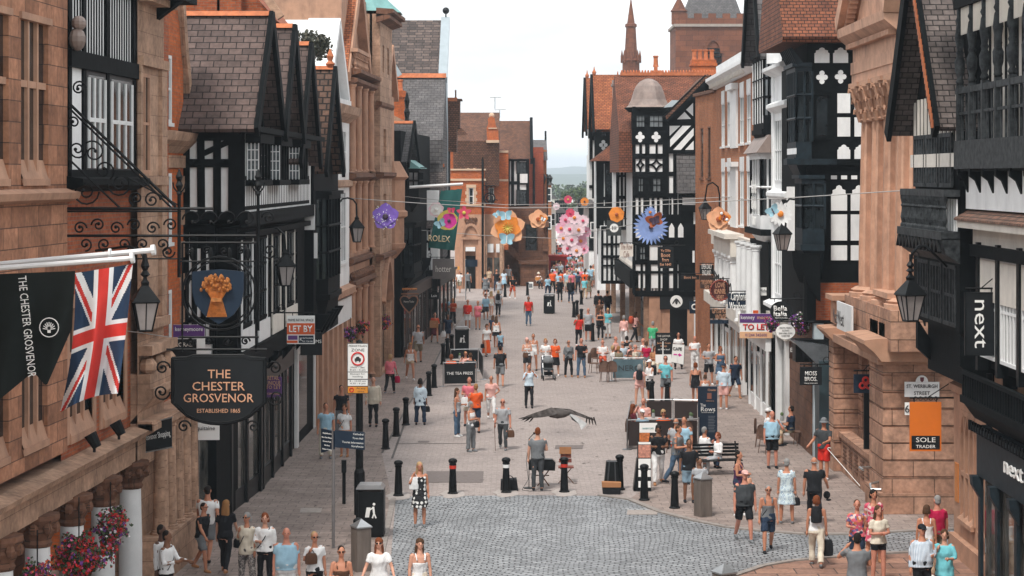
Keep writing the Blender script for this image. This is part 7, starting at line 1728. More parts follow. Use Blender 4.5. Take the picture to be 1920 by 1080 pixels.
def basket(name,lab,c,r,cols,seed,n=900,trail=1.0,leaf=.05,grp='hanging flower baskets'):
 rd=random.Random(seed);t=thing(name,lab,'flower basket',c,grp);m=MB();mats=[LEAF[0],LEAF[1]]+cols
 m.smooth=False
 MB().lathe([(r*.3,-r*.6),(r*.55,-r*.2),(r*.6,0)],c,10).build('bowl',plain('moss_bowl',(.04,.04,.02),.9),t)
 for i in range(n):
  while True:
   d=Vector((rd.uniform(-1,1),rd.uniform(-1,1),rd.uniform(-1.2*trail,.9)))
   if Vector((d.x,d.y,d.z/(1.2*trail if d.z<0 else 1))).length<1:break
  if d.z<-.5:d.x*=.6;d.y*=.6
  p=Vector(c)+d*r*(.78+.55*noise.noise(d*2+Vector((seed,0,0))));
  m.cur=rd.choice((0,0,1))if rd.random()<.5 else 2+int(len(cols)*min(.99,max(0,.5+.9*noise.noise(d*2.5+Vector((seed*3,1,0)))+rd.uniform(-.25,.25))))
  s=leaf*rd.uniform(.6,1.2);a=Vector((rd.uniform(-1,1),rd.uniform(-1,1),rd.uniform(-1,1))).normalized();b=a.cross(Vector((rd.uniform(-1,1),rd.uniform(-1,1),.3))).normalized()
  m.poly([p-a*s,p+b*s*.8,p+a*s,p-b*s*.8])
 m.build('flowers',mats,t,recalc=False);m=MB();m.tube([(c[0],c[1],c[2]+r*.6),(c[0],c[1],c[2]+r*2)],.012,4);m.build('chain',IRON,t);return t
cR,cPk,cW,cPu,cOr=plain('bloom_red',(.55,.02,.02),.6,.2),plain('bloom_pink',(.60,.08,.20),.6,.2),plain('bloom_white',(.7,.66,.68),.6,.1),plain('bloom_purple',(.18,.05,.28),.6,.2),plain('bloom_orange',(.65,.12,.02),.6,.2)
basket('hanging_basket','red and white flower basket trailing between the hotel columns, highest of three',pp(207,985,39.5),.42,[cR,cR,cR,cPk,cW,cPu],3,2600,1.7,.038)
basket('hanging_basket','big red and pink flower basket in front of a white hotel column',pp(148,1045,37.5),.55,[cR,cR,cR,cPk,cPu,cOr],8,3800,1.2,.038)
basket('hanging_basket','flower basket cut by the bottom left edge of the picture',pp(70,1090,35.8),.45,[cR,cPk,cOr,cPu],12,1600,1.0,.035)
basket('hanging_basket','purple and pink flower basket below the round black restaurant sign',pp(1503,603,65),.42,[cPu,cPk,cPu,cW],21,1000,1.0,.04)
basket('hanging_basket','small purple flower basket left of the round black restaurant sign',pp(1448,606,67),.3,[cPu,cPk,cPu],22,500,1.0,.04)
basket('hanging_basket','small mixed flower basket on the gothic building wall, right one',pp(722,604,92),.35,[cPu,cPk,cOr],31,500,1.0,.06)
basket('hanging_basket','small orange flower basket on the gothic building wall, middle one',pp(679,613,84),.35,[cOr,cPk,cOr],32,500,1.0,.06)
basket('hanging_basket','small purple flower basket on the gothic building wall, left one',pp(657,626,80),.32,[cPu,cPu,cPk],33,500,1.0,.06)
basket('hanging_basket','tiny flower basket above the dark red round sign',pp(1376,535,87),.28,[cPk,cOr],34,300,1.0,.06)
# ================================================================ PEOPLE
COLS=dict(white=(.72,.72,.72),black=(.012,.013,.016),grey=(.16,.17,.18),lgrey=(.36,.37,.39),dgrey=(.05,.055,.06),navy=(.02,.035,.065),blue=(.06,.16,.36),lblue=(.30,.48,.60),pale=(.50,.60,.68),denim=(.07,.12,.19),ldenim=(.22,.32,.40),red=(.60,.03,.02),orange=(.70,.10,.02),brick=(.45,.07,.03),pink=(.62,.16,.20),lpink=(.68,.38,.34),crimson=(.42,.01,.06),peach=(.66,.34,.22),beige=(.48,.36,.25),cream=(.62,.56,.46),khaki=(.20,.17,.12),brown=(.10,.05,.03),teal=(.05,.30,.33),turq=(.16,.50,.56),green=(.06,.42,.20),purple=(.08,.03,.08),tan=(.36,.17,.08),blond=(.38,.25,.13),gold=(.30,.15,.06),ginger=(.16,.045,.016),dark=(.014,.010,.008),mid=(.07,.035,.018),silver=(.24,.235,.23),maroon=(.12,.02,.03))
_cm={}
def cloth(c):
 if c in _cm:return _cm[c]
 if c in COLS:m=plain('cloth_'+c,COLS[c],.85,.10,7,bump=.15,spec=.2)
 else:
  m,n,l,b=newmat('cloth_'+c);b.inputs['Roughness'].default_value=.85
  tcn=n.new('ShaderNodeTexCoord');r=n.new('ShaderNodeValToRGB');r.color_ramp.interpolation='CONSTANT'
  if c=='polka':
   v=n.new('ShaderNodeTexVoronoi');v.inputs['Scale'].default_value=9;v.inputs['Randomness'].default_value=.35;src=v.outputs['Distance'];st=[(0,(.7,.7,.68)),(.40,(.012,.013,.016))]
  elif c=='stripe':
   v=n.new('ShaderNodeTexWave');v.bands_direction='X';v.inputs['Scale'].default_value=12;src=v.outputs[0];st=[(0,(.25,.34,.45)),(.3,(.62,.68,.74))]
  elif c=='check':
   v=n.new('ShaderNodeTexVoronoi');v.distance='MANHATTAN';v.inputs['Scale'].default_value=14;v.inputs['Randomness'].default_value=.8;src=v.outputs['Distance'];st=[(0,(.62,.68,.70)),(.45,(.10,.22,.38)),(.6,(.55,.65,.68))]
  elif c=='floral':
   v=n.new('ShaderNodeTexVoronoi');v.inputs['Scale'].default_value=16;src=v.outputs['Color'];st=[(0,(.55,.10,.12)),(.35,(.62,.45,.42)),(.5,(.12,.10,.22)),(.62,(.50,.16,.06)),(.75,(.6,.1,.18))]
  elif c=='floralp':
   v=n.new('ShaderNodeTexVoronoi');v.inputs['Scale'].default_value=16;src=v.outputs['Color'];st=[(0,(.60,.10,.16)),(.45,(.68,.50,.48)),(.62,(.55,.06,.12))]
  else:
   v=n.new('ShaderNodeTexNoise');v.inputs['Scale'].default_value=18;src=v.outputs[0];st=[(0,(.10,.09,.09)),(.48,(.42,.38,.35)),(.56,(.14,.12,.12))]
  l.new(tcn.outputs['Object'],v.inputs['Vector']);l.new(src,r.inputs[0]);el_=r.color_ramp.elements
  for i,(p,q)in enumerate(st):
   e=el_[i]if i<2 else el_.new(p)
   e.position=p;e.color=c4(q)
  l.new(r.outputs[0],b.inputs['Base Color'])
 _cm[c]=m;return m
SKIN={k:plain('skin_'+k,v,.55,.06,6,spec=.35)for k,v in dict(p=(.56,.29,.20),t=(.46,.20,.12),r=(.52,.22,.15),b=(.20,.09,.05),d=(.10,.045,.028)).items()}
EYE=plain('eye_dark',(.02,.015,.012),.3);LIP=plain('lip',(.42,.12,.10),.5)
def remesh(mb,vox,name,smooth_it=3,disp=0,seed=0,post=None):
 me=bpy.data.meshes.new('r');me.from_pydata(mb.v,[],mb.f)
 bm=bmesh.new();bm.from_mesh(me);bmesh.ops.recalc_face_normals(bm,faces=bm.faces);bm.to_mesh(me);bm.free()
 o=bpy.data.objects.new('r',me)
 r=o.modifiers.new('r','REMESH');r.mode='VOXEL';r.voxel_size=vox;r.use_smooth_shade=True
 s=o.modifiers.new('s','SMOOTH');s.factor=.5;s.iterations=smooth_it
 out=evaluated_mesh(o);out.name=name
 if disp:
  for v,nn in zip(out.vertices,[v.normal.copy()for v in out.vertices]):v.co+=nn*disp*(noise.noise(v.co*7+Vector((seed,0,0)))+.6*noise.noise(Vector((v.co.x*16,v.co.y*16,v.co.z*7))))
 out.polygons.foreach_set('use_smooth',[True]*len(out.polygons));return out
def N_(v):return Vector(v).normalized()
ARMS=dict(d=((.16,.02,-1),(.06,-.16,-1)),f=((.14,-.36,-.93),(.02,-.62,-.8)),b=((.2,.42,-.9),(.1,.12,-.97)),h=((.2,-.12,-.95),(-.5,-.85,.12)),x=((.2,-.2,-.95),(-.86,-.5,.1)),p=((.42,-.45,-.75),('to',(.10,-.05,1.57))),c=((.45,-.62,-.5),('to',(.07,-.16,1.58))),s=((.22,-.05,-.95),('to',(.13,-.12,1.36))),l=((.16,-.45,-.88),(-.1,-.98,-.12)),w=((.5,.05,-.85),(-.75,-.1,-.6)),o=((.35,-.15,-.9),(.2,-.75,-.55)))
LEGS=dict(S=(0,0,0,0),W=(24,6,-14,-34),V=(-14,-34,24,6),A=(4,0,-3,-3),T=(86,4,84,-8),U=(80,20,86,-20))
def skel(pose,g,lean=0):
 lg,ar=pose[0],pose[1:];L=LEGS[lg];w=.17 if g=='f' else .195;hipw=.088 if g=='f' else .085
 d=lambda a:Vector((0,-math.sin(R(a)),-math.cos(R(a))))
 J={};lo=[]
 for s,(th,shn)in((1,(L[0],L[1])),(-1,(L[2],L[3]))):
  h=Vector((s*hipw,0,0));sp=Vector((s*(.05 if lg=='S' else .02),0,0));k=h+d(th)*.44+sp;a=k+d(shn)*.42+sp*.3
  J['hip',s],J['knee',s],J['ank',s]=h,k,a;lo.append(a.z)
 z0=(.075-min(lo))if lg not in 'TU' else .50
 for k in list(J):J[k]=J[k]+Vector((0,0,z0))
 if lg in 'TU':
  for s in(1,-1):J['ank',s].z=max(.075,J['ank',s].z)
 J['z0']=z0;up=z0+.48;ld=-.06 if lg in 'WV' else(.02 if lg in 'TU' else 0);J['chest']=Vector((0,ld,up-.12));J['neck']=Vector((0,ld*1.1,up+.05));J['head']=Vector((0,ld*1.2-.01,up+.21));off=Vector((0,ld,z0-.94))
 for s,a in((1,ar[0]),(-1,ar[1])):
  sh=Vector((s*w,ld,up-.02));u,f=ARMS[a];u=N_((u[0]*s,u[1],u[2]));e=sh+u*.285
  if f[0]=='to':tgt=Vector((f[1][0]*s,f[1][1],f[1][2]))+off;f=(tgt-e).normalized()
  else:f=N_((f[0]*s,f[1],f[2]))
  wv=e+f*.245;J['sh',s],J['el',s],J['wr',s],J['fd',s]=sh,e,wv,f
 return J
def loft(m,rings,k=16):
 rs=[]
 for c,rx,ry in rings:rs.append([m.addv((c[0]+rx*math.cos(2*PI*j/k),c[1]+ry*math.sin(2*PI*j/k),c[2]))for j in range(k)])
 for A,B_ in zip(rs,rs[1:]):
  for j in range(k):m.face([A[j],A[(j+1)%k],B_[(j+1)%k],B_[j]])
 m.face(rs[0][::-1]);m.face(rs[-1])
TORSO=dict(m=[(-.09,.155,.105),(0,.165,.112),(.10,.152,.105),(.22,.155,.112),(.34,.178,.118),(.43,.172,.105),(.475,.10,.075)],f=[(-.10,.16,.110),(-.02,.172,.118),(.10,.135,.098),(.20,.132,.098),(.31,.150,.118),(.42,.145,.09),(.47,.085,.065)],h=[(-.09,.175,.125),(0,.20,.15),(.10,.205,.175),(.22,.195,.165),(.34,.19,.135),(.43,.178,.11),(.475,.10,.08)])
TORSO={k:[(z,a*1.07,b*1.07)for z,a,b in v]for k,v in TORSO.items()}
_bm={}
def tor(J,g,z):
 t=max(0,min(1,z/.47));return Vector((0,J['chest'].y*t,J['z0']+z))
def body(pose,g,hg):
 key=(pose,g,hg)
 if key in _bm:return _bm[key]
 J=skel(pose,g);m=MB();f=g=='f';loft(m,[(tor(J,g,z),a,b)for z,a,b in TORSO[hg]])
 n,h=J['neck'],J['head'];m.tube([n-Vector((0,0,.06)),n+Vector((0,0,.03)),h-Vector((0,-.01,.06))],[.07,.052,.05]if f else[.085,.06,.058],10)
 m.ball(h+Vector((0,.008,.02)),(.074,.092,.098),14,10);m.ball(h+Vector((0,-.022,-.045)),(.056,.062,.07),12,8)
 m.tube([h+Vector((0,-.085,.015)),h+Vector((0,-.103,-.02))],[.010,.018],6)
 for s in(1,-1):
  m.ball(h+Vector((s*.078,.012,-.005)),(.012,.02,.032),8,6)
  a,b,c,d=J['sh',s],J['el',s],J['wr',s],J['fd',s];q=.86 if f else 1
  m.ball(a+Vector((-s*.015,0,-.01)),.058*q,10,7);m.tube([a,a.lerp(b,.4),b,b.lerp(c,.3),c],[.054*q,.051*q,.041*q,.043*q,.028*q],10)
  sd=Vector((s,0,0))-d*d.x*s;sd.normalize();nr=d.cross(sd).normalized()*(1 if s>0 else-1)
  across=nr.cross(d).normalized();wi=across if pose[0]in 'SAWV' else sd
  wi=nr;pal=c+d*.045
  m.tube([c,c+d*.03,c+d*.085],[.026,.036,.034],8)
  for i,(off,ln)in enumerate(((-.026,.062),(-.009,.072),(.009,.068),(.025,.054))):
   p0=c+d*.075+wi*off;p1=p0+d*ln*.55;p2=p1+(d-sd*s*.0+across*.35*(-s)).normalized()*ln*.45;m.tube([p0,p1,p2],[.0105,.010,.009],6)
  p0=c+d*.02+wi*(-.026);m.tube([p0,p0+(d*.8-wi*.8).normalized()*.035,p0+(d-wi*.35).normalized()*.068],[.013,.012,.010],6)
  a,b,c=J['hip',s],J['knee',s],J['ank',s];q=1.02 if f else 1
  m.tube([a+Vector((0,0,.02)),a.lerp(b,.35),b,b.lerp(c,.3),c],[.092*q,.080*q,.054*q,.056*q,.036],12)
  m.tube([c+Vector((0,.03,-.03)),c+Vector((0,-.06,-.045)),c+Vector((s*.01,-.15,-.055))],[.036,.036,.022],8)
 me=remesh(m,.0125,'person_body');
 for q in range(3):me.materials.append(None)
 bm=bmesh.new();bm.from_mesh(me)
 for f_ in bm.faces:f_.material_index=0;f_.smooth=True
 def spot(c,r,mi):
  M=Matrix.Translation(c)@Matrix.Diagonal((r[0],r[1],r[2],1));v=bmesh.ops.create_icosphere(bm,subdivisions=1,radius=1,matrix=M)['verts']
  for x in{fc for vv in v for fc in vv.link_faces}:x.material_index=mi
 for s in(1,-1):spot(h+Vector((s*.03,-.078,.014)),(.013,.008,.007),1)
 spot(h+Vector((0,-.084,-.058)),(.022,.006,.006),2)
 bm.to_mesh(me);bm.free();_bm[key]=(me,J);return _bm[key]
_gm={}
def garment(kind,pose,g,hg):
 key=(kind,pose,g,hg)
 if key in _gm:return _gm[key]
 J=body(pose,g,hg)[1];m=MB();T_=TORSO[hg];e=.016;sit=pose[0]in 'TU';z0=J['z0']
 def arm_(fr,r0=.062,r1=.056):
  for s in(1,-1):
   a,b,c=J['sh',s],J['el',s],J['wr',s];m.ball(a+Vector((-s*.03,0,-.012)),.062,10,7)
   if fr<=1:m.tube([a,a.lerp(b,fr)],[r0,r1],10)
   else:m.tube([a,b,b.lerp(c,fr-1)],[r0,.050,.038],10)
 def legs_(fr,r=1.0,fl=0):
  for s in(1,-1):
   a,b,c=J['hip',s],J['knee',s],J['ank',s]
   if fr<=1:m.tube([a+Vector((0,0,.02)),a.lerp(b,fr*.5),a.lerp(b,fr)],[.104*r,.098*r,.088*r+fl],12)
   else:m.tube([a+Vector((0,0,.02)),a.lerp(b,.5),b,b.lerp(c,(fr-1)*.6),b.lerp(c,fr-1)],[.104*r,.092*r,.070*r,.066*r,.058*r+fl],12)
 def tors(lo,hi,ex=e,flare=0):
  R_=[(z,a,b)for z,a,b in T_ if lo<=z<=hi];R_=[(lo,R_[0][1]+flare,R_[0][2]+flare)]+R_ if R_[0][0]>lo+.01 else R_
  loft(m,[(tor(J,g,z),a+ex,b+ex)for z,a,b in R_])
 bot=-.04 if not sit else .0
 if kind=='tee':tors(bot,.48,e+.006,.01);arm_(.62)
 elif kind=='tank':
  tors(bot,.36,e)
  for s in(1,-1):z=J['chest'];m.tube([z+Vector((s*.085,-.115,.0)),z+Vector((s*.095,-.06,.115)),z+Vector((s*.095,.02,.13)),z+Vector((s*.085,.115,.0))],.02,6)
 elif kind=='vest':tors(bot,.45,e)
 elif kind=='long':tors(bot,.48,e+.006,.01);arm_(1.95)
 elif kind=='mid':tors(bot,.48,e+.006,.015);arm_(1.3)
 elif kind=='tunic':loft(m,[(tor(J,g,-.2),.22,.17)]+[(tor(J,g,z),a+.03,b+.03)for z,a,b in T_]);arm_(1.4)
 elif kind=='coat':loft(m,[(tor(J,g,-.14),.20,.155)]+[(tor(J,g,z),a+.032,b+.034)for z,a,b in T_]);arm_(1.95,.072)
 elif kind=='dress':loft(m,[(Vector((0,0,z0-.40)),.24,.20),(Vector((0,0,z0-.2)),.215,.17)]+[(tor(J,g,z),a+.022,b+.022)for z,a,b in T_[:-1]])
 elif kind=='sdress':loft(m,[(Vector((0,0,z0-.40)),.25,.20),(Vector((0,0,z0-.2)),.22,.17)]+[(tor(J,g,z),a+.022,b+.022)for z,a,b in T_[:-1]]);arm_(.55)
 elif kind=='shorts':legs_(.88,1.0,.006);tors(-.09,.12,.018)
 elif kind=='brief':legs_(.42,.98);tors(-.1,.12,.014)
 elif kind=='pants':legs_(1.95,.97);tors(-.09,.12,.014)
 elif kind=='loose':legs_(1.93,1.12,.015);tors(-.09,.12,.02)
 elif kind=='crop':legs_(1.55,1.0,.01);tors(-.09,.12,.016)
 elif kind=='skirt':loft(m,[(Vector((0,0,z0-.42)),.23,.19),(Vector((0,0,z0-.15)),.205,.16),(Vector((0,0,z0+.1)),.155,.12)])
 elif kind=='mini':loft(m,[(Vector((0,0,z0-.24)),.21,.17),(Vector((0,0,z0-.1)),.195,.15),(Vector((0,0,z0+.1)),.15,.12)])
 elif kind=='maxi':loft(m,[(Vector((0,0,z0-.72)),.24,.20),(Vector((0,0,z0-.3)),.21,.17),(Vector((0,0,z0+.1)),.155,.12)])
 me=remesh(m,.018,'garment_'+kind,2,.017,len(_gm));me.materials.append(None);_gm[key]=me;return me
def hairmesh(kind,pose,g,hg):
 key=('hair'+kind,pose[0],g)
 if key in _gm:return _gm[key]
 J=body(pose,g,hg)[1];h=J['head'];m=MB()
 if kind=='short':m.ball(h+Vector((0,.022,.038)),(.083,.090,.088),14,9);m.ball(h+Vector((0,.045,-.01)),(.078,.06,.075),12,8)
 elif kind=='bald':m.tube([h+Vector((-.07,.02,.0)),h+Vector((-.055,.07,-.01)),h+Vector((0,.092,-.015)),h+Vector((.055,.07,-.01)),h+Vector((.07,.02,.0))],.022,8)
 elif kind=='bob':m.ball(h+Vector((0,.018,.038)),(.092,.095,.092),14,9);loft(m,[(h+Vector((0,.05,-.09)),.095,.05),(h+Vector((0,.045,-.02)),.102,.068),(h+Vector((0,.03,.05)),.09,.08)])
 elif kind=='long':m.ball(h+Vector((0,.018,.038)),(.090,.094,.09),14,9);loft(m,[(h+Vector((0,.085,-.36)),.07,.03),(h+Vector((0,.078,-.2)),.105,.045),(h+Vector((0,.055,-.08)),.10,.06),(h+Vector((0,.03,.05)),.09,.08)])
 elif kind=='bun':m.ball(h+Vector((0,.022,.036)),(.084,.090,.086),14,9);m.ball(h+Vector((0,.105,.03)),.04,10,7);m.ball(h+Vector((0,.045,-.01)),(.076,.055,.07),12,8)
 elif kind=='cap':m.ball(h+Vector((0,.012,.055)),(.090,.100,.072),14,9);m.tube([h+Vector((-.05,-.10,.045)),h+Vector((0,-.155,.04)),h+Vector((.05,-.10,.045))],.014,6);m.ball(h+Vector((0,-.10,.045)),(.062,.06,.010),10,6)
 elif kind=='hat':m.ball(h+Vector((0,.01,.06)),(.092,.100,.085),14,9);m.lathe([(.09,0),(.145,-.03),(.15,-.018),(.09,.025)],h+Vector((0,.01,.03)),14)
 elif kind=='scarf':m.ball(h+Vector((0,.015,.02)),(.098,.102,.12),14,9);m.ball(h+Vector((0,.03,-.12)),(.11,.09,.08),12,8)
 me=remesh(m,.012,kind,2,.011);me.materials.append(None);_gm[key]=me;return me
def setm(o,mats):
 for i,m in enumerate(mats):o.material_slots[i].link='OBJECT';o.material_slots[i].material=m
def put(me,name,par,mats):
 o=bpy.data.objects.new(name,me);col.objects.link(o);o.parent=par;setm(o,mats);return o
_sh={}
def shoes(pose,g,hg):
 key=(pose[0],g)
 if key not in _sh:
  J=body(pose,g,hg)[1];r=[]
  for s in(1,-1):
   c=J['ank',s];m=MB();m.tube([c+Vector((0,.055,-.035)),c+Vector((0,0,-.03)),c+Vector((0,-.08,-.042)),c+Vector((0,-.165,-.052))],[.030,.047,.045,.026],9);me=remesh(m,.014,'shoe',1);me.materials.append(None);r.append(me)
  _sh[key]=r
 return _sh[key]
NICE=dict(tee='t_shirt',tank='top',vest='sleeveless_top',long='shirt',mid='blouse',tunic='tunic',coat='jacket',dress='dress',sdress='dress',shorts='shorts',brief='shorts',pants='trousers',loose='trousers',crop='trousers',skirt='skirt',mini='skirt',maxi='skirt',cap='cap',hat='hat',scarf='headscarf')
npers=0
def person(x,y,rot,pose,g,top,bot,hair,lab,sk='p',H=None,acc='',shoe='black',grp=None,Y=None,hg=None,dz=0):
 global npers
 npers+=1
 H=H or(1.76 if g=='m' else 1.65);hg=hg or g
 if Y is None:
  if y<0:y=(-y-330*H/CH)/(1-H/CH)
  Y=gy(y)
 if pose[0]in 'TU' and y:pass
 X0=wx(x,Y);me,J=body(pose,g,hg);sc_=H/1.755
 o=bpy.data.objects.new('person',me);col.objects.link(o);o.location=(X0,Y,dz);o.rotation_euler=(0,0,R(rot));o.scale=(sc_,)*3;setm(o,[SKIN[sk],EYE,LIP]);tag(o,lab,'person',grp)
 for spec in(top,bot):
  if spec:k,c=spec.split(':');put(garment(k,pose,g,hg),NICE[k],o,[cloth(c)])
 if hair:
  k,c=hair.split(':')
  if k in('cap','hat','scarf'):
   if k!='scarf':put(hairmesh('bald',pose,g,hg),'hair',o,[cloth('mid')])
   put(hairmesh(k,pose,g,hg),NICE[k],o,[cloth(c)])
  else:put(hairmesh(k,pose,g,hg),'hair',o,[cloth(c)])
 for me_ in shoes(pose,g,hg):put(me_,'shoe',o,[cloth(shoe)])
 if 'g' in acc:
  m=MB();h=J['head']
  for s in(1,-1):m.ball(h+Vector((s*.032,-.088,.014)),(.026,.010,.018),8,6);m.tube([h+Vector((s*.055,-.08,.018)),h+Vector((s*.082,.0,.018))],.005,4)
  q=m.build('sunglasses',BLACKV);q.parent=o
 if 'k' in acc:
  bag(o,'rucksack',J['chest']+Vector((0,.20,.02)),(.14,.085,.20),'black','black rucksack worn by the '+lab,J,True)
 for ch,nm,cc,sz in(('1','handbag','black',(.13,.05,.11)),('2','handbag','brown',(.14,.055,.12)),('3','shopping_bag','white',(.15,.06,.17)),('4','shopping_bag','peach',(.15,.06,.18)),('5','shopping_bag','black',(.17,.06,.2)),('6','handbag','crimson',(.13,.06,.15))):
  if ch in acc:
   s=1 if acc.find('L')>=0 else-1;w_=J['wr',s]+J['fd',s]*.08;bag(o,nm,w_+Vector((0,0,-.06-sz[2]*1.25)),sz,cc,'%s %s held by the %s'%(cc,nm.replace('_',' '),lab),J,False,w_)
 if 't' in acc:
  m=MB();c=J['chest'];z0=J['z0'];pts=[Vector((.10,.06,z0+.48)),Vector((.11,-.05,z0+.49)),Vector((0,-.155,z0+.27)),Vector((-.15,-.09,z0+.05)),Vector((-.16,.08,z0+.05)),Vector((0,.135,z0+.27)),Vector((.10,.06,z0+.48))];m.tube(pts,.011,5);q=m.build('strap',cloth('black'));q.parent=o
 return o
def bag(o,name,c,sz,cc,lab,J,back,hand=None):
 m=MB();rd=.8
 m.lathe([(.6,-1),(.95,-.9),(1,-.2),(.92,.55),(.75,.95),(.3,1.0)],(0,0,0),8,a0=PI/8)
 m.v=[(c[0]+v[0]*sz[0]*1.05,c[1]+v[1]*sz[1]*1.2,c[2]+v[2]*sz[2])for v in m.v]
 t=bpy.data.objects.new(name,None);col.objects.link(t);t.location=o.location;t.rotation_euler=o.rotation_euler;t.scale=o.scale;words=lab.split()[:16];tag(t,' '.join(words),'rucksack' if back else 'bag')
 q=m.build('bag_body',cloth(cc),smooth=False);q.parent=t;m=MB()
 if back:
  for s in(1,-1):m.tube([c+Vector((s*.09,-.04,-.15)),Vector((s*.12,-.10,c[2]-.02)),Vector((s*.12,-.12,c[2]+.12)),Vector((s*.11,-.02,c[2]+.19)),c+Vector((s*.08,-.04,.17))],.014,5)
 else:
  m.tube([c+Vector((-sz[0]*.5,0,sz[2]*.95)),hand-Vector((.02,0,.01)),hand+Vector((.02,0,-.01)),c+Vector((sz[0]*.5,0,sz[2]*.95))],.008,5)
 q=m.build('strap' if back else 'handle',cloth('black' if cc!='white' else 'white'));q.parent=t
